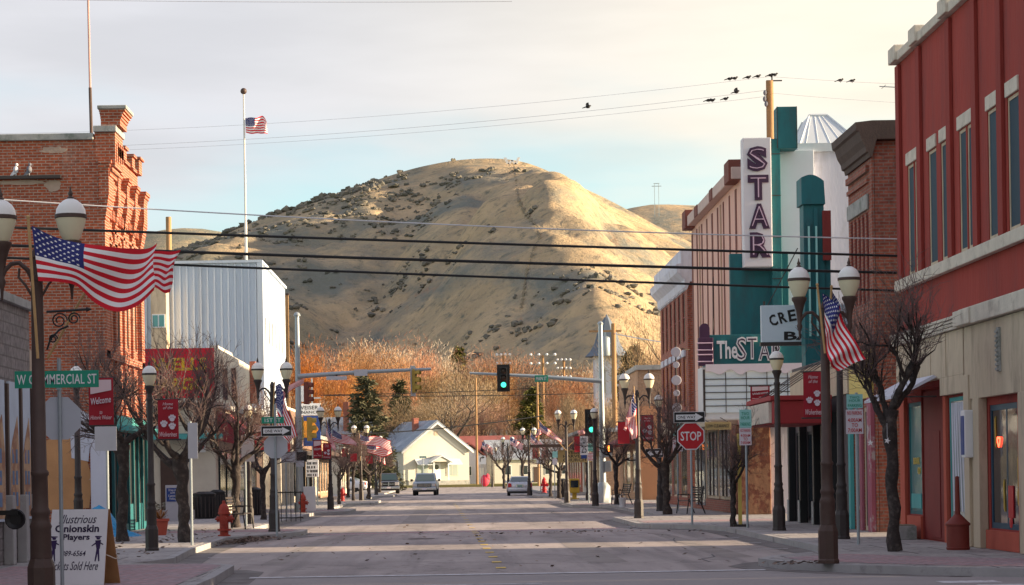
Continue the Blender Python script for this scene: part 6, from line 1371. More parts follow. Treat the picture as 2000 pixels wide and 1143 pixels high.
# ---- white star ornaments on the near right tree
for px, py, lab in ((1700, 865, 'white star ornament hanging left in the nearest right tree'), (1733, 861, 'tilted white star ornament by the trunk of the nearest right tree')):
    c = P(px, py, 39.6); t = T('star_ornament', lab, 'ornament', tuple(c)); m = MB(); q = [((.055 if k % 2 == 0 else .024) * math.sin(math.pi * k / 5 + (.3 if px > 1710 else 0)), (.055 if k % 2 == 0 else .024) * math.cos(math.pi * k / 5 + (.3 if px > 1710 else 0))) for k in range(10)]
    m.prism(q, 'y', -.012, .012); m.build('star', WHITE, t); m = MB(); m.tube([(0, 0, .05), (.0, 0, .3)], .004, 4); m.build('string', WIREG, t)
# ---- litter of dead leaves
m = MB(); rl = random.Random(21)
def leaf(x, y, z, s):
    a = rl.uniform(0, 6.3); tl = rl.uniform(-.6, .6); d = Vector((math.cos(a), math.sin(a), tl * .5)) * s; e = Vector((-math.sin(a), math.cos(a), rl.uniform(-.5, .5))) * s * .6; c = Vector((x, y, z + .02)); m.f([c - d, c + e, c + d, c - e])
for i in range(900):
    y = rl.gauss(57.2, 1.5); x = -5.45 + abs(rl.gauss(0, .3)) * 1.0 + (y - 57) * .12; leaf(x, y, rl.uniform(0, .1) * math.exp(-abs(x + 5.2)), rl.uniform(.03, .07))
for i in range(260): leaf(rl.uniform(-9, -5.9), rl.uniform(42, 66), SW, rl.uniform(.03, .07))
for i in range(150): leaf(rl.uniform(-5, 6.5), rl.uniform(38, 75), .0, rl.uniform(.03, .07))
for i in range(60): leaf(rl.gauss(2.6, 1.2), rl.gauss(61.5, .5), .0, rl.uniform(.04, .08))
for i in range(50): leaf(rl.gauss(5.2, .2), rl.gauss(35.5, .3), SW, rl.uniform(.03, .06))
o = m.build('fallen_leaves', LITTER, norm=False); o['kind'] = 'stuff'
# ================================================================ TREES
class RawMesh:
    def __init__(s): s.v = []; s.f = []
    def strip(s, pts, rad, n):
        base = len(s.v); prev = None
        for i, p in enumerate(pts):
            d = (pts[min(i + 1, len(pts) - 1)] - pts[max(i - 1, 0)]).normalized()
            a = d.orthogonal().normalized() if prev is None else (prev - d * prev.dot(d)).normalized()
            prev = a; b = d.cross(a)
            for k in range(n):
                t = 2 * math.pi * k / n; s.v.append(p + (a * math.cos(t) + b * math.sin(t)) * rad[i])
        for i in range(len(pts) - 1):
            for k in range(n):
                q = base + i * n; r_ = q + n; s.f.append((q + k, q + (k + 1) % n, r_ + (k + 1) % n, r_ + k))
    def blade(s, p, q, w, rg):
        d = (q - p).normalized(); e = d.cross(Vector((rg.uniform(-1, 1), rg.uniform(-1, 1), rg.uniform(-1, 1))))
        e = (e.normalized() if e.length > 1e-6 else d.orthogonal()) * w; o = len(s.v)
        s.v += [p - e, p + e, q]; s.f.append((o, o + 1, o + 2))
    def build(s, name, mat, parent, smooth=True):
        me = bpy.data.meshes.new(name); me.from_pydata(s.v, [], s.f); me.materials.append(mat)
        if smooth: me.polygons.foreach_set('use_smooth', [True] * len(s.f))
        o = bpy.data.objects.new(name, me); COL.objects.link(o); o.parent = parent; return o
def rdir(rg, d, ang):
    a = d.orthogonal().normalized(); b = d.cross(a); t = rg.uniform(0, 2 * math.pi)
    return (d * math.cos(ang) + (a * math.cos(t) + b * math.sin(t)) * math.sin(ang)).normalized()
def street_tree(name, label, seed, H=4.4, spread=1.0, fork=2.0, r=.13, lean=0, dens=1.0, ll=1.0):
    """pollarded street tree: knobbly trunk, a few stub limbs, sprays of thin bare shoots"""
    rg = random.Random(seed); t = T(name, label, 'tree', (0, 0, 0), 'bare street trees in the pavements')
    tr_, tw_ = RawMesh(), RawMesh()
    n = 13; pts = [Vector((lean * (i / n) + .022 * math.sin(i * 1.3 + seed), .02 * math.cos(i * 1.7 + seed), fork * i / n)) for i in range(n + 1)]
    rad = [r * (1.35 - .35 * min(1, i / 2)) * (1 + .22 * math.sin(i * 2.1 + seed * 1.7) * rg.random() + (.28 if i > n - 3 else 0)) for i in range(n + 1)]
    tr_.strip(pts, rad, 10)
    def shoots(p, d, n_, L_):
        for _ in range(max(1, int(n_ * dens * .8))):
            dd = rdir(rg, d, rg.uniform(.15, 1.0)); dd = (dd + Vector((0, 0, .3))).normalized(); L1 = L_ * rg.uniform(.5, 1.45); q = [p]; c = dd
            for k in range(4): c = (rdir(rg, c, rg.uniform(0, .3)) + Vector((0, 0, .05))).normalized(); q.append(q[-1] + c * L1 / 4)
            tw_.strip(q, [.0085, .007, .0055, .004, .0025], 3)
            for k in (1, 2, 3):
                for __ in range(1 + (rg.random() < .4)):
                    e = rdir(rg, (q[k + 1] - q[k]).normalized(), rg.uniform(.4, .9)); l2 = L1 * rg.uniform(.2, .5); m1 = q[k] + e * l2 * .5; tw_.strip([q[k], m1, m1 + rdir(rg, e, .35) * l2 * .5], [.005, .004, .0025], 3)
                    if rg.random() < .5: e2 = rdir(rg, e, .6); tw_.strip([m1, m1 + e2 * l2 * .5], [.004, .002], 3)
    def limb(p, d, L_, r0, lvl):
        q = [p]; rr = [r0]; c = d; m_ = 6
        for k in range(m_):
            c = (rdir(rg, c, rg.uniform(.05, .35)) + Vector((0, 0, .12))).normalized(); q.append(q[-1] + c * L_ / m_); rr.append(r0 * (1 - .5 * (k + 1) / m_) * (1 + .25 * rg.random()))
        rr[-1] *= 1.35; tr_.strip(q, rr, 7)
        for k in range(2, m_ + 1):
            if rg.random() < .75: shoots(q[k], rdir(rg, c, .7), 2.2, .55 * H / 4.4)
        shoots(q[-1], c, 6 if lvl else 4, .95 * H / 4.4)
        for _ in range(2):
            e = (rdir(rg, c, rg.uniform(.3, .9)) + Vector((0, 0, .3))).normalized(); k = rg.randint(3, m_); l3 = rg.uniform(.35, .6) * H / 4.4; z_ = [q[k], q[k] + e * l3 * .5, q[k] + e * l3 * .5 + rdir(rg, e, .3) * l3 * .5]
            tr_.strip(z_, [rr[k] * .5, .017, .0095], 5); shoots(z_[-1], e, 3, .7 * H / 4.4); shoots(z_[1], e, 1.5, .55 * H / 4.4)
        if lvl < 2:
            for _ in range(2 if lvl == 0 else 1 + (rg.random() < .5)): limb(q[rg.randint(3, m_)], rdir(rg, c, rg.uniform(.5, 1.0)), L_ * rg.uniform(.55, .8), r0 * .55, lvl + 1)
    nl = rg.randint(4, 5)
    for i in range(nl):
        a = 2 * math.pi * (i + rg.random() * .5) / nl; el = rg.uniform(.5, 1.05)
        limb(pts[-1 - (i % 3)], Vector((math.cos(a) * math.cos(el) * spread, math.sin(a) * math.cos(el) * spread, math.sin(el))).normalized(), (H - fork) * rg.uniform(.34, .55) * (.8 if spread < 1 else 1), r * .62, 0)
    tr_.build('trunk', BARK, t); tw_.build('crown', TWIG, t, False); return t
STP = [street_tree('bare_street_tree', 'nearest bare pollarded tree on the right, in front of the red building', 3, 4.75, .62, 2.45, .105, -.05, .68), street_tree('bare_street_tree', 'tall bare tree just right of the red welcome banner on the left', 8, 4.9, 1.45, 2.3, .12, .08, .9), street_tree('bare_street_tree', 'bare forked tree between the left lamp and the grey sign back', 14, 4.5, 1.35, 1.9, .14, -.08, .85), street_tree('bare_street_tree', '', 21, 4.2, 1.1, 1.8, .12, .05, .9)]
for o, (px, py, D) in zip(STP, ((1748, 1078, 40), (238, 1056, 54.5), (362, 1060, 53), (460, 1030, 68))): p = P(px, py, D); o.location = (p.x, D, SW)
STP[3]['label'] = 'dark bare tree in front of the red awning on the left'
for i, (px, py, D, k, rz, s, lab) in enumerate(((515, 1015, 80, 1, 2.0, .8, 'small bare tree behind the far stop sign back on the left'), (1432, 1028, 59.5, 3, 1.0, .66, 'slim dark tree trunk under the end of the marquee'), (1303, 1003, 78, 2, .5, 1.0, 'bare tree left of the pair of parking signs on the right'), (1205, 985, 104, 1, 4.0, .95, 'bare tree by the white bucket on the right'), (1148, 976, 122, 0, 1.2, 1.0, 'bare tree between the lower green light and the church sign'), (690, 974, 139, 0, 2.2, 1.0, 'bare tree left of the small banners under the evergreen'), (720, 972, 150, 2, 3.1, 1.05, 'bare tree with reddish crown before the parked white car'), (680, 972, 160, 1, 5.2, 1.1, 'bare tree behind the dark red hydrant'), (1075, 972, 146, 1, .7, 1.0, 'bare tree behind the bright red hydrant on the right'), (1092, 970, 135, 2, 1.9, 1.0, 'bare tree right of the bright red hydrant'), (1020, 962, 200, 0, 2.9, 1.25, 'small bare tree beyond the silver car on the right'), (742, 964, 205, 3, .2, 1.1, 'small bare tree behind the dark pickup on the left'), (985, 958, 235, 2, .9, 1.3, 'distant bare tree right of the turn sign'), (662, 985, 122, 3, 1.1, .8, 'bare tree between the paired banners and the evergreen'))):
    p = P(px, py, D); dup(STP[k], (p.x, D, SW), lab, rz, s * (.84 if D > 100 else .92))
# wide-crowned trees of the wood: dark limbs, thousands of fine lit twigs
def wood_tree(name, label, cat, seed, H, W, tmat, group, vase=False, nt=9500, wtw=.021):
    rg = random.Random(seed); t = T(name, label, cat, (0, 0, 0), group); tr_, tw_ = RawMesh(), RawMesh(); tips = []
    def br(p, d, L_, r0, lvl):
        q = [p]; rr = [r0]; c = d; m_ = 4
        for k in range(m_): c = (rdir(rg, c, rg.uniform(.05, .25)) + Vector((0, 0, .10 if lvl else .0))).normalized(); q.append(q[-1] + c * L_ / m_); rr.append(r0 * (1 - .55 * (k + 1) / m_))
        tr_.strip(q, rr, 6 if lvl < 2 else 4)
        if lvl >= 3: tips.append((q[2], c)); tips.append((q[-1], c)); tips.append((q[3], c)); return
        for _ in range((4, 4, 4)[lvl] + (rg.random() < .5)):
            k = rg.randint(2, m_) if lvl else rg.randint(3, m_); br(q[k], rdir(rg, c, rg.uniform(.3, .75 if not vase else .5)), L_ * rg.uniform(.55, .82), rr[k] * .62, lvl + 1)
        tips.append((q[-1], c))
    for i in range(1 if not vase else 4): br(Vector((.2 * i, .1 * i, 0)), rdir(rg, Vector((0, 0, 1)), .05 + .2 * vase), H * (.34 if not vase else .32), H * (.022 if not vase else .012), 0)
    sx = max(1e-3, max(abs(p.x) for p, _ in tips)); szz = max(p.z for p, _ in tips); fx_, fz_ = W / 2 / sx, H * .93 / szz
    tr_.v = [Vector((v.x * fx_, v.y * fx_, v.z * fz_)) for v in tr_.v]
    for i in range(nt):
        p, c = tips[rg.randrange(len(tips))]; p = Vector((p.x * fx_, p.y * fx_, p.z * fz_)); p = p + Vector((rg.gauss(0, .04 * H), rg.gauss(0, .04 * H), rg.gauss(0, .035 * H)))
        if p.z < H * .12: continue
        d = rdir(rg, ((p - Vector((0, 0, H * .42))).normalized() * .75 + c * .5 + Vector((0, 0, .1))).normalized(), abs(rg.gauss(0, .45))); tw_.blade(p, p + d * H * rg.uniform(.012, .042), wtw * rg.uniform(.6, 1.3), rg)
    tr_.build('trunk', tmat, t); tw_.build('crown', {'o': TWIGO, 'r': TWIGR, 't': TWIGG}[name[-1]] if name[-2] == '|' else TWIGO, t, False); t.name = name.split('|')[0]; return t
WG = 'bare trees of the wood below the hill'; WL = 'bare sunlit tree with fine orange twigs in the wood below the hill'
WBARK = PM('wood_bark', (.16, .10, .07), .95, .3, 2)
WT = [wood_tree('bare_wood_tree|o', WL, 'tree', 1, 17, 15, WBARK, WG), wood_tree('bare_wood_tree|o', WL, 'tree', 2, 18, 13, WBARK, WG), wood_tree('bare_wood_tree|r', WL, 'tree', 3, 16, 12, WBARK, WG, True), wood_tree('bare_wood_tree|t', WL, 'tree', 4, 15, 14, WBARK, WG), wood_tree('bare_wood_tree|t', WL, 'tree', 6, 13, 10, WBARK, WG, True), wood_tree('bare_wood_tree|t', 'large bare tree rising behind the brick building with the white cornice', 'tree', 9, 17, 15, BARK, WG, False, 4200, .022)]
ENV = [(560, 655), (600, 662), (640, 690), (690, 672), (740, 690), (790, 672), (830, 668), (880, 700), (930, 676), (975, 672), (1010, 720), (1060, 735), (1110, 740), (1160, 720), (1230, 690), (1290, 700), (1360, 740)]
def env(px):
    for (a, b), (c, d) in zip(ENV, ENV[1:]):
        if a <= px <= c: return b + (d - b) * (px - a) / (c - a)
    return 700
rw = random.Random(17); used = [False] * 5; k = 0
spots = []
for row, (D0, D1, n, dy) in enumerate(((505, 560, 13, -8), (430, 490, 12, 4), (355, 415, 9, 50), (325, 345, 7, 92))):
    for i in range(n): spots.append((562 + (1330 - 562) * (i + rw.uniform(.15, .85)) / n, rw.uniform(D0, D1), dy + rw.uniform(-22, 40)))
for px, D, dy in spots:
    i = k % 5 if rw.random() < .6 else rw.randrange(5); k += 1
    top = P(px, env(px) + dy - 14, D).z; base_h = (17, 18, 16, 15, 13)[i]; s = max(.35, top / base_h); loc = (XG(px, 928, D), D, .1); w = s * rw.uniform(.85, 1.25)
    o = dup(WT[i], loc, None, rw.uniform(0, 6.3), (w, w, s)) if used[i] else WT[i]
    if not used[i]: used[i] = True; o.location = loc; o.scale = (w, w, s)
def lone(i, px, pt, D, label, w=1.0, rz=0): s = P(px, pt, D).z / (17, 18, 16, 15, 13, 17)[i]; return dup(WT[i], (XG(px, 928, D), D, .1), label, rz, (s * w, s * w, s), WG)
WT[5].location = (XG(1268, 928, 270), 270, .1); s_ = P(1262, 560, 270).z / 17; WT[5].scale = (s_ * .75, s_ * .75, s_); lone(5, 885, 708, 318, 'broad dark limbed bare tree right behind the white house', 1.1, .4)
lone(2, 606, 648, 262, 'tall russet bare tree at the left, beside the metal building', .7, 2); lone(4, 800, 770, 316, 'pale upright thicket directly behind the white house roof', 1.3); lone(2, 985, 668, 470, 'russet bare tree above the green traffic light', .8, 3); lone(3, 1130, 760, 230, 'pale bare tree left of the church steeple', .8, 1.6)
for i, px, pt, D, w in ((2, 640, 676, 400, .8), (1, 672, 660, 430, .8), (2, 828, 655, 440, .7), (1, 775, 668, 450, .9), (2, 945, 662, 430, .8), (1, 1015, 690, 400, .8), (2, 1105, 705, 380, .9), (1, 1290, 640, 300, .6)): lone(i, px, pt, D, WL, w, px)
# evergreens
def conifer(label, seed, H, W, full=1.0):
    rg = random.Random(seed); t = T('evergreen_tree', label, 'tree', (0, 0, 0)); tr_ = RawMesh(); tr_.strip([Vector((0, 0, 0)), Vector((.05, 0, H * .5)), Vector((0, 0, H * .98))], [H * .022, H * .013, H * .002], 8)
    lf = RawMesh(); lay = 26
    for L_ in range(lay):
        z = H * (.07 + .92 * (L_ / lay)); R_ = W / 2 * (1 - L_ / lay) ** .75 * rg.uniform(.78, 1.12) + .12; nb = int(6 + 9 * (1 - L_ / lay))
        for b_ in range(nb):
            a = rg.uniform(0, 6.283); Lb = R_ * rg.uniform(.6, 1.12); d = Vector((math.cos(a), math.sin(a), rg.uniform(-.3, .12)))
            tr_.strip([Vector((0, 0, z)), Vector((0, 0, z)) + d * Lb * .9], [H * .004, H * .001], 3)
            for s_ in range(int(30 * full)):
                u = rg.random() ** .6; p = Vector((0, 0, z)) + d * Lb * u + Vector((rg.gauss(0, .11), rg.gauss(0, .11), rg.gauss(-.04, .09))) * W * .22
                e = Vector((d.x + rg.uniform(-.7, .7), d.y + rg.uniform(-.7, .7), rg.uniform(-.55, .35))).normalized(); lf.blade(p, p + e * H * rg.uniform(.025, .05), H * .0085, rg)
    tr_.build('trunk', BARK, t); lf.build('crown', NEEDLE, t, False); return t
cf = conifer('large evergreen tree left of the white house', 5, 10.5, 7.0); D = 250; H_ = P(716, 728, D).z; cf.location = (XG(716, 928, D), D, 0); cf.scale = (H_ / 10.5 * 1.0,) * 2 + (H_ / 10.5,)
for px, pt, D, w, lab in ((783, 738, 330, .75, 'small dark evergreen behind the yellow traffic light'), (900, 672, 520, .6, 'pointed evergreen above the wood left of the green light'), (1040, 752, 330, .95, 'bushy dark evergreen under the MAIN ST sign'), (1228, 680, 400, .6, 'left one of two slim evergreens behind the steeple'), (1243, 668, 405, .7, 'right one of two slim evergreens behind the steeple'), (740, 830, 258, 1.2, 'low evergreen beside the large one, by the white house')):
    s = P(px, pt, D).z / 10.5; dup(cf, (XG(px, 928, D), D, 0), lab, px * .1, (s * w, s * w, s))
# ================================================================ HOUSES
GZ = .33
def lx(px, D): return XG(px, 935, D)
D = 306.
wh = T('white_house', 'cream white gabled house with porch and grey roof at the end of the street', 'house', (lx(853, D), D, GZ), rz=R(24))
W2, dep, ev, pk = 4.75, 11.0, 4.75, 8.35
m = MB(); m.box(-W2, W2, 0, dep, 0, ev); m.prism([(-W2, ev), (W2, ev), (0, pk - .1)], 'y', .01, dep - .01)
for i in range(22): z = .6 + i * .19; m.box(-W2 - .012, W2 + .012, -.012, dep + .012, z, z + .03)
m.build('wall', SIDING, wh)
m = MB(); m.box(-W2 - .03, W2 + .03, -.03, dep + .03, 0, .55); m.build('foundation', STONE, wh)
def roofprism(mb, w, y0, y1, ze, zp, th=.22, ov=.45):
    sl = (zp - ze) / w
    mb.prism([(-w - ov, ze - ov * sl), (0, zp), (w + ov, ze - ov * sl), (w + ov, ze - ov * sl + th), (0, zp + th * 1.15), (-w - ov, ze - ov * sl + th)], 'y', y0, y1)
m = MB(); roofprism(m, W2, -.5, dep + .5, ev, pk); rf = m.build('roof', ROOFG, wh)
m = MB(); m.prism([(-W2 - .45, ev - .37), (0, pk - .03), (W2 + .45, ev - .37), (W2 + .45, ev - .62), (0, pk - .3), (-W2 - .45, ev - .62)], 'y', -.56, -.502); m.build('barge_board', WHITE, wh)
m = MB(); m.box(-1.9, -1.2, 3, 3.7, pk - 1.2, pk + .5); m.box(-1.95, -1.15, 2.95, 3.75, pk + .5, pk + .62); m.build('chimney', BRICKF, rf)
m = MB(); m.box(-.25, .25, -.04, .0, 6.55, 7.15); m.build('gable_vent', CREAMP, wh)
m = MB(); m.box(-W2 - 5.0, -W2 - .02, 4, dep - .5, 0, 3.8); m.prism([(4 - .4, 3.75), (dep / 2 + 1.7, 6.3), (dep - .1, 3.75), (dep - .1, 3.95), (dep / 2 + 1.7, 6.55), (3.6, 3.95)], 'x', -W2 - 5.3, -W2 + 1); m.build('side_wing', [SIDING], wh)
m = MB(); m.prism([(3.4, 3.76), (dep / 2 + 1.7, 6.56), (dep + .1, 3.76), (dep + .1, 3.98), (dep / 2 + 1.7, 6.8), (3.4, 3.98)], 'x', -W2 - 5.4, -W2 + 1.5); m.build('wing_roof', ROOFG, wh)
for x0, x1 in ((-2.9, -1.2), (1.4, 3.1)):
    f = MB(); f.box(x0, x1, -.07, -.013, 1.15, 2.75); fo = f.build('window', CREAMST, wh); q = MB(); q.box(x0 + .1, x1 - .1, -.085, -.072, 1.25, 2.65); q.build('pane', GLASSP, fo); q = MB(); q.box((x0 + x1) / 2 - .03, (x0 + x1) / 2 + .03, -.095, -.086, 1.25, 2.65); q.build('mullion', CREAMST, fo)
    q = MB(); q.prism([(-.02, 3.35), (-.02, 3.45), (-1.1, 2.75), (-1.1, 2.62)], 'x', x0 - .25, x1 + .25); q.build('window_awning', ROOFM, wh)
for y in (1.6, 3.6, 5.5):
    f = MB(); f.box(-W2 - .07, -W2 - .013, y, y + .85, 1.3, 3.3); fo = f.build('window', WHITE, wh); q = MB(); q.box(-W2 - .085, -W2 - .072, y + .1, y + .75, 1.4, 3.2); q.build('pane', GLASSD, fo)
for x in (-8.6, -6.6):
    f = MB(); f.box(x, x + .9, 3.93, 3.99, 1.3, 3.1); fo = f.build('window', WHITE, wh); q = MB(); q.box(x + .1, x + .8, 3.91, 3.929, 1.4, 3.0); q.build('pane', GLASSD, fo)
m = MB(); m.box(-.55, .55, -.06, -.013, .6, 2.85); dr = m.build('door', WHITE, wh); m = MB(); m.lathe([(.33, 0), (.33, .02)], 14, (0, -.065, 2.35), 0, Matrix.Rotation(R(90), 4, 'X')); m.build('door_light', GLASSD, dr)
m = MB(); m.box(-1.2, 1.2, -1.7, -.04, 0, .55); m.box(-.8, .8, -2.3, -1.7, 0, .28); m.build('porch_step', STONE, wh)
m = MB()
for x in (-1.05, 1.05): m.box(x - .07, x + .07, -1.6, -1.46, .55, 3.0)
m.split('porch_post', WHITE, wh)
m = MB(); roofprism(m, 1.3, -1.9, -.02, 3.05, 3.75, .14, .25); m.build('porch_roof', ROOFM, wh); m = MB(); m.prism([(-1.2, 3.05), (1.2, 3.05), (0, 3.68)], 'y', -1.75, -1.6); m.build('porch_gable', SIDING, wh)
rh = T('red_roofed_house', 'long pale house with dull red roofs right of the white house', 'house', (lx(955, 322), 322, GZ), rz=R(8))
m = MB(); m.box(-5.5, 5.5, 0, 8, 0, 3.4); m.prism([(-5.5, 3.4), (-.3, 3.4), (-2.9, 5.3)], 'y', -1.2, 4); m.box(-5.5, -.3, -1.2, 0, 0, 3.4); m.build('wall', LAV, rh)
m = MB(); m.prism([(-.5, 3.3), (4, 6.5), (8.5, 3.3), (8.5, 3.5), (4, 6.75), (-.5, 3.5)], 'x', -5.9, 5.9); m.prism([(-5.9, 3.2), (-2.9, 5.5), (.1, 3.2), (.1, 3.45), (-2.9, 5.75), (-5.9, 3.45)], 'y', -1.6, 4); m.build('roof', ROOFR, rh)
for x in (.6, 2.6, 4.3, -3.4):
    y = -.06 if x > 0 else -1.26; f = MB(); f.box(x, x + .8, y, y + .055, 1.1, 2.5); fo = f.build('window', WHITE, rh); q = MB(); q.box(x + .08, x + .72, y - .015, y - .002, 1.2, 2.4); q.build('pane', GLASSD, fo)
m = MB(); m.box(-1.6, -.9, -1.25, -1.205, .1, 2.2); m.build('door', WHITE, rh)
yh = T('yellow_house', 'cream sunlit house behind the silver car at the right end of the street', 'house', (lx(1048, 318), 318, GZ), rz=R(14))
m = MB(); m.box(-6, 6, 0, 8, 0, 3.3); m.prism([(0, 3.3), (8, 3.3), (4, 5.6)], 'x', -6, 6)
m.build('wall', SIDING, yh); m = MB(); m.prism([(-.5, 3.2), (4, 5.8), (8.5, 3.2), (8.5, 3.45), (4, 6.05), (-.5, 3.45)], 'x', -6.4, 6.4); m.build('roof', ROOFG, yh)
for x in (-4.6, -2.2, 1.2, 3.6):
    f = MB(); f.box(x, x + 1, -.06, -.003, 1.1, 2.5); fo = f.build('window', WHITE, yh); q = MB(); q.box(x + .08, x + .92, -.075, -.062, 1.2, 2.4); q.build('pane', GLASSD, fo)
m = MB(); m.box(-.4, .5, -.05, -.003, .1, 2.2); m.build('door', BROWNM, yh)
rb_ = T('red_brick_chimney_house', 'roof with a red chimney in the wood left of the large evergreen', 'house', (lx(655, 330), 330, GZ)); m = MB(); m.box(-5, 5, 0, 7, 0, 6.5); m.build('wall', LAV, rb_); m = MB(); m.prism([(-.5, 6.4), (3.5, 9.6), (7.5, 6.4), (7.5, 6.6), (3.5, 9.9), (-.5, 6.6)], 'x', -5.4, 5.4); m.build('roof', ROOFG, rb_); m = MB(); m.box(1.2, 2.0, 1, 1.8, 7, 12); m.build('chimney', BRICKF, rb_)
# church steeple
D = 430.; ct_ = P(1185, 640, D); st = T('church_steeple', 'white church tower with grey flared spire on the right', 'church tower', (ct_.x, D, GZ)); ze_ = P(1185, 697, D).z - GZ; zt = P(1185, 614, D).z - GZ
st.scale = (1, 1, 1); m = MB(); m.box(-2.5, 2.5, -2.5, 2.5, 0, ze_); m.box(-2.7, 2.7, -2.7, 2.7, ze_ - .4, ze_ - .003); m.box(-2.64, 2.64, -2.64, 2.64, ze_ * .62, ze_ * .62 + .3); m.build('tower_wall', LAV, st)
m = MB(); hh = zt - ze_; m.lathe([(4.5, ze_), (3.4, ze_ + hh * .13), (2.5, ze_ + hh * .32), (1.95, ze_ + hh * .55), (1.0, ze_ + hh * .82), (.05, ze_ + hh)], 8, rot=.5); m.build('spire', SPIRE, st)
m = MB()
for x in (-.9, .9): m.box(x - .4, x + .4, -1.82, -2.55, ze_ * .7, ze_ * .9)
m.split('louvre', STONE, st); m = MB(); m.box(-6, 3, 2, 16, 0, 6); m.prism([(-6.4, 5.9), (-1.5, 10.5), (3.4, 5.9)], 'y', 2.7, 16); m.build('nave', LAV, st)
# ================================================================ VEHICLES
def wheel(t, x, y, r, w):
    m = MB(); M_ = Matrix.Rotation(R(90), 4, 'Y'); m.lathe([(r * .62, -w / 2), (r * .95, -w / 2), (r, -w * .3), (r, w * .3), (r * .95, w / 2), (r * .62, w / 2)], 20, (x, y, r), 0, M_); o = m.build('wheel', TYRE, t, True)
    m = MB(); m.lathe([(r * .6, -w * .45), (r * .62, -w * .4), (r * .62, w * .4), (r * .6, w * .45), (r * .2, w * .48)], 14, (x, y, r), 0, M_); m.build('rim', CHROME, o, True)
def loft(mb, secs, mi=0):
    """sections: list of (y, [(x,z)...]) half outlines mirrored in x"""
    rings = []
    for y, pts in secs:
        full = [(x, z) for x, z in pts] + [(-x, z) for x, z in reversed(pts)]; rings.append([mb.bm.verts.new((x, y, z)) for x, z in full])
    n = len(rings[0])
    for a, b in zip(rings, rings[1:]):
        for k in range(n): mb.bm.faces.new((a[k], a[(k + 1) % n], b[(k + 1) % n], b[k])).material_index = mi
    mb.bm.faces.new(rings[0][::-1]); mb.bm.faces.new(rings[-1])
def pickup(name, label, loc, rz, paint, hood, grille, boxy, big=1.0):
    """front faces -Y"""
    t = T(name, label, 'pickup truck', loc, rz=rz); t.scale = (big,) * 3; w = .94
    lo = lambda y, zt, k=1.0: (y, [(w * .9 * k, .42), (w * k, .55), (w * 1.0 * k, zt - .12), (w * .93 * k, zt)])
    m = MB(); loft(m, [lo(-2.55, .98, .93), lo(-2.45, 1.04), lo(-1.3, hood), lo(-1.0, hood + .03), lo(.9, hood + .03), lo(.95, 1.12), lo(2.6, 1.12), lo(2.66, 1.08, .98)]); m.build('body', paint, t, True, 35)
    m = MB(); cb = lambda y, k, z: (y, [(w * .92, hood + .0), (w * k, z)])
    loft(m, [(-1.05, [(w * .9, hood), (w * .89, hood + .02)]), (-.45, [(w * .9, hood), (w * .78, 1.72)]), (-.3, [(w * .9, hood), (w * .76, 1.77)]), (.7, [(w * .9, hood), (w * .76, 1.77)]), (.9, [(w * .9, hood), (w * .8, 1.7)])]); m.build('cab', paint, t, True, 35)
    m = MB(); q = [(-w * .8, -1.04, hood + .06), (w * .8, -1.04, hood + .06), (w * .7, -.48, 1.68), (-w * .7, -.48, 1.68)]; m.f([(x, y - .03, z) for x, y, z in q]); m.build('windscreen', GLASSC if not boxy else GL('light_car_glass', (.16, .2, .17), .08), t)
    for s in (-1, 1): m = MB(); m.f([(s * w * .905, -.85, hood + .06), (s * w * .905, .75, hood + .06), (s * w * .795, .62, 1.68), (s * w * .795, -.38, 1.68)]); m.build('side_window', GLASSC, t)
    m = MB(); z0, z1 = (.66, .95) if boxy else (.66, 1.0); gw = .56 if boxy else .5; m.box(-gw, gw, -2.585, -2.52, z0, z1, 0, .02); g_ = m.build('grille', grille, t)
    m = MB()
    if boxy:
        for i in range(4): m.box(-gw + .03, gw - .03, -2.6, -2.586, z0 + .04 + i * .065, z0 + .065 + i * .065)
        m.build('grille_bars', CHROME, g_)
    else:
        m.box(-.04, .04, -2.62, -2.586, z0, z1); m.box(-gw, gw, -2.61, -2.586, (z0 + z1) / 2 - .025, (z0 + z1) / 2 + .025); m.build('grille_bars', CHROME, g_)
    for s in (-1, 1):
        m = MB(); m.box(s * (gw + .03), s * .88, -2.57, -2.45, z0 + .06, z1 - .02, 0, .03); m.build('headlight', LCLR, t)
        if boxy: m = MB(); m.box(s * .80, s * .91, -2.555, -2.42, z0 + .05, z1 - .02, 0, .02); m.build('turn_signal', AMBER, t)
        m = MB(); m.box(s * 1.0, s * 1.2, -.75, -.66, hood + .02, hood + .2, 0, .03); m.box(s * .88, s * 1.02, -.72, -.69, hood + .06, hood + .1); m.build('mirror', BLACK, t)
        for y in (-1.72, 1.6):
            wheel(t, s * .82, y, .38, .25); m = MB(); n = 10
            for k in range(n):
                a0, a1 = math.pi * k / n, math.pi * (k + 1) / n; f = lambda a, x, r_: (s * x, y + r_ * math.cos(a), .38 + r_ * math.sin(a))
                m.f([f(a0, .945, .45), f(a1, .945, .45), f(a1, .945, .5), f(a0, .945, .5)]); m.f([f(a0, .6, .43), f(a1, .6, .43), f(a1, .947, .43), f(a0, .947, .43)])
            m.build('wheel_arch', BLACK, t)
    m = MB(); m.box(-.95, .95, -2.72, -2.52, .42, .62, 0, .04); bp_ = m.build('bumper', CHROME, t); m = MB(); m.box(-.17, .17, -2.735, -2.721, .45, .6); m.build('number_plate', SPINK, bp_)
    m = MB(); m.box(-.85, .85, -2.4, 2.5, .28, .44); m.build('underbody', BLACK, t); return t
p = P(758, 962, 208); pickup('parked_pickup', 'dark pickup parked at the left kerb near the white house', (p.x, 208, 0), R(3), CARBLK, 1.12, BLACK, False, 1.04)
p = P(832, 966, 185); pickup('pickup_truck', 'older blue-grey pickup with chrome bumper coming down the middle of the street', (p.x, 185, 0), R(-2), CARBLU, 1.1, BLACK, True, 1.0)
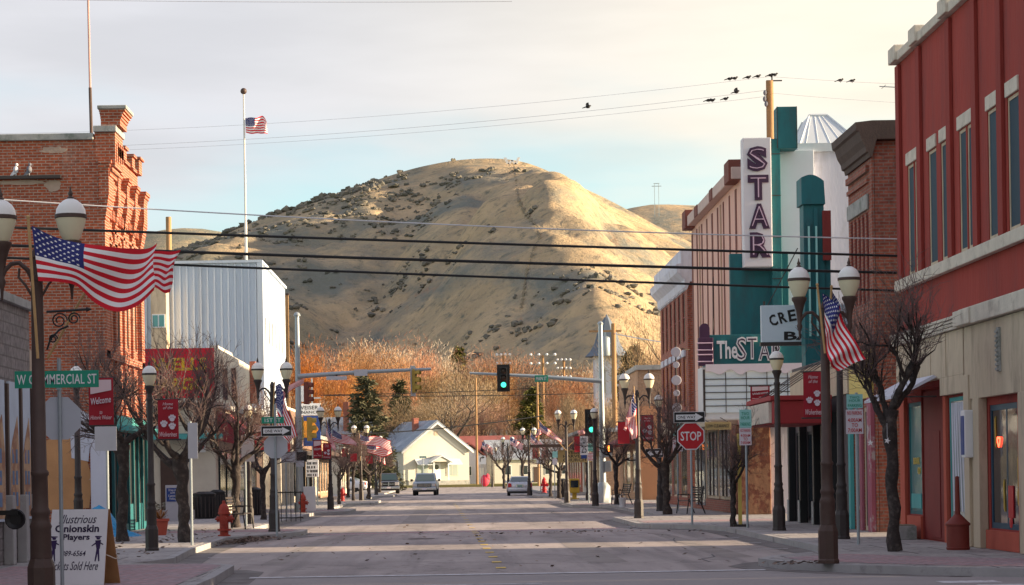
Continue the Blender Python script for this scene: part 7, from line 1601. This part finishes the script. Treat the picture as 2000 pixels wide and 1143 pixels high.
def sedan(name, label, loc, rz, paint):
    """rear faces -Y"""
    t = T(name, label, 'car', loc, rz=rz); w = .92
    s_ = lambda y, zb, zt, k=1.0: (y, [(w * .86 * k, zb), (w * k, zb + .18), (w * k, zt - .2), (w * .95 * k, zt - .05), (w * .88 * k, zt)])
    m = MB(); loft(m, [s_(-2.48, .42, .86, .9), s_(-2.4, .32, .97, .98), s_(-1.9, .25, 1.0), s_(-.9, .24, .98), s_(.8, .24, .95), s_(1.9, .27, .86, .98), s_(2.4, .35, .68, .88)]); m.build('body', paint, t, True, 40)
    m = MB(); loft(m, [(-1.95, [(w * .84, .95), (w * .82, .99)]), (-1.0, [(w * .88, .95), (w * .68, 1.36)]), (-.7, [(w * .88, .95), (w * .66, 1.42)]), (.2, [(w * .88, .95), (w * .66, 1.42)]), (.5, [(w * .88, .93), (w * .68, 1.37)]), (1.3, [(w * .86, .9), (w * .82, .94)])]); m.build('cabin', paint, t, True, 40)
    m = MB(); m.f([(-w * .76, -1.86, 1.05), (w * .76, -1.86, 1.05), (w * .62, -1.08, 1.36), (-w * .62, -1.08, 1.36)]); m.build('rear_window', GLASSC, t)
    for s in (-1, 1):
        m = MB(); m.f([(s * w * .87, -1.35, 1.0), (s * w * .87, .95, .99), (s * w * .705, .35, 1.35), (s * w * .705, -.9, 1.35)]); m.build('side_window', GLASSC, t)
        m = MB(); m.prism([(s * .87, .62), (s * .60, .66), (s * .62, .9), (s * .85, .93)], 'y', -2.5, -2.3); m.build('tail_light', LRED, t)
        m = MB(); m.box(s * .9, s * 1.06, .55, .66, .95, 1.08, 0, .03); m.build('mirror', paint, t)
        for y in (-1.5, 1.45): wheel(t, s * .8, y, .33, .22)
    m = MB(); m.box(-.86, .86, -2.56, -2.36, .36, .58, 0, .05); b_ = m.build('bumper', paint, t, True); m = MB(); m.box(-.27, .27, -2.51, -2.47, .62, .84, 0, .01); r_ = m.build('plate_recess', CHROME, t); m = MB(); m.box(-.17, .17, -2.525, -2.512, .64, .79); m.build('number_plate', GREENP, t)
    m = MB(); m.box(-.8, .8, -2.4, 2.3, .18, .32); m.build('underbody', BLACK, t); return t
GREENP = PM('plate_green', (.2, .32, .3), .5, .1, 4)
p = P(1015, 969, 170); sedan('silver_car', 'silver saloon seen from behind on the right side of the street', (p.x, 170, 0), R(-1), CARSIL)
p = P(690, 958, 215); sedan('parked_car', 'white car parked behind the tree trunks on the left', (p.x - 1, 215, SW), R(75), CARWHT)
# pink bundled thing by the turn sign
p = P(946, 932, 296); t = T('road_work_bag', 'bright pink-red sack by the post of the turn sign', 'sack', (p.x, 292, 0)); m = MB(); m.ball((0, 0, .8), (.55, .4, .75), 0, 12, .06); m.ball((.35, 0, 1.2), (.3, .3, .5), 0, 10, .05); m.build('sack', PM('pink_red', (.7, .05, .09), .7, .15, 3), t, True)
CLOUD, EXPO = 1.0, 1.4
# ================================================================ LIGHT
SUN_EL, SUN_AZ = R(12.3), R(1)      # azimuth measured from +X towards the camera side
wd = bpy.data.worlds.new('World'); sc.world = wd; wd.use_nodes = True
N, L = wd.node_tree.nodes, wd.node_tree.links
bg = N['Background']; out = N['World Output']
sky = N.new('ShaderNodeTexSky'); sky.sky_type = 'NISHITA'; sky.sun_disc = False; sky.sun_elevation = SUN_EL
sdir = Vector((math.cos(SUN_EL) * math.cos(SUN_AZ), -math.cos(SUN_EL) * math.sin(SUN_AZ), math.sin(SUN_EL)))
sky.sun_rotation = math.atan2(sdir.x, sdir.y); sky.altitude = 600; sky.dust_density = .6; sky.ozone_density = 1.6
bg.inputs['Strength'].default_value = .095
tn = N.new('ShaderNodeMix'); tn.data_type = 'RGBA'; tn.blend_type = 'MULTIPLY'; tn.inputs[0].default_value = 1; tn.inputs[7].default_value = (.95, 1.06, .98, 1); L.new(sky.outputs[0], tn.inputs[6]); L.new(tn.outputs[2], bg.inputs['Color'])
# thin high overcast drawn over the clear sky
tc = N.new('ShaderNodeTexCoord'); sp = N.new('ShaderNodeSeparateXYZ'); L.new(tc.outputs['Generated'], sp.inputs[0])
mp = N.new('ShaderNodeMapping'); mp.inputs['Scale'].default_value = (3.5, 3.5, 14); L.new(tc.outputs['Generated'], mp.inputs[0])
nz = N.new('ShaderNodeTexNoise'); nz.inputs['Scale'].default_value = 1.6; nz.inputs['Detail'].default_value = 5; nz.inputs['Roughness'].default_value = .5; L.new(mp.outputs[0], nz.inputs['Vector'])
def mrange(src, a, b, c, d, smooth=True):
    m = N.new('ShaderNodeMapRange'); m.inputs[1].default_value = a; m.inputs[2].default_value = b; m.inputs[3].default_value = c; m.inputs[4].default_value = d
    if smooth: m.interpolation_type = 'SMOOTHSTEP'
    L.new(src, m.inputs[0]); return m.outputs[0]
def math2(op, a, b):
    m = N.new('ShaderNodeMath'); m.operation = op
    for i, v in ((0, a), (1, b)):
        if isinstance(v, (int, float)): m.inputs[i].default_value = v
        else: L.new(v, m.inputs[i])
    return m.outputs[0]
ns = math2('MULTIPLY', math2('SUBTRACT', nz.outputs[0], .5), .125)
ze = math2('ADD', sp.outputs[2], ns)
xz = math2('ADD', ze, math2('MULTIPLY', math2('ABSOLUTE', math2('ADD', sp.outputs[0], .02), 0), -.08))
fac = mrange(xz, .075, .155, .0, .94)
warm = mrange(sp.outputs[0], -.12, .2, 0, 1)
mc = N.new('ShaderNodeMix'); mc.data_type = 'RGBA'; mc.inputs[6].default_value = (.305, .30, .315, 1); mc.inputs[7].default_value = (.43, .385, .315, 1); L.new(warm, mc.inputs[0])
mp2 = N.new('ShaderNodeMapping'); mp2.inputs['Scale'].default_value = (2.2, 2.2, 12); L.new(tc.outputs['Generated'], mp2.inputs[0]); n2 = N.new('ShaderNodeTexNoise'); n2.inputs['Scale'].default_value = 2.3; n2.inputs['Detail'].default_value = 5; L.new(mp2.outputs[0], n2.inputs['Vector'])
ml = N.new('ShaderNodeMix'); ml.data_type = 'RGBA'; ml.blend_type = 'MULTIPLY'; ml.inputs[0].default_value = 1; L.new(mc.outputs[2], ml.inputs[6]); gr = mrange(n2.outputs[0], .34, .64, .92, 1.05); L.new(gr, ml.inputs[7])
# higher up the overcast thins out again and is bluer, as fill light
hi = mrange(sp.outputs[2], .22, .6, 0, 1); mh = N.new('ShaderNodeMix'); mh.data_type = 'RGBA'; L.new(hi, mh.inputs[0]); L.new(ml.outputs[2], mh.inputs[6]); mh.inputs[7].default_value = (.215, .215, .265, 1)
b2 = N.new('ShaderNodeBackground'); L.new(mh.outputs[2], b2.inputs['Color']); b2.inputs['Strength'].default_value = CLOUD
ms = N.new('ShaderNodeMixShader'); L.new(fac, ms.inputs[0]); L.new(bg.outputs[0], ms.inputs[1]); L.new(b2.outputs[0], ms.inputs[2]); L.new(ms.outputs[0], out.inputs[0])
sl = bpy.data.lights.new('sun', 'SUN'); sl.energy = 5.0; sl.angle = R(.7); sl.color = (1, .77, .50)
so = bpy.data.objects.new('sun', sl); COL.objects.link(so); so.rotation_euler = (-sdir).to_track_quat('-Z', 'Y').to_euler(); so.location = (60, -10, 60)
sc.view_settings.view_transform = 'Standard'; sc.view_settings.look = 'None'; sc.view_settings.exposure = EXPO; sc.view_settings.gamma = 1
sc.cycles.max_bounces = 5; sc.cycles.diffuse_bounces = 3; sc.cycles.glossy_bounces = 3; sc.cycles.transparent_max_bounces = 6
sc.cycles.use_denoising = True
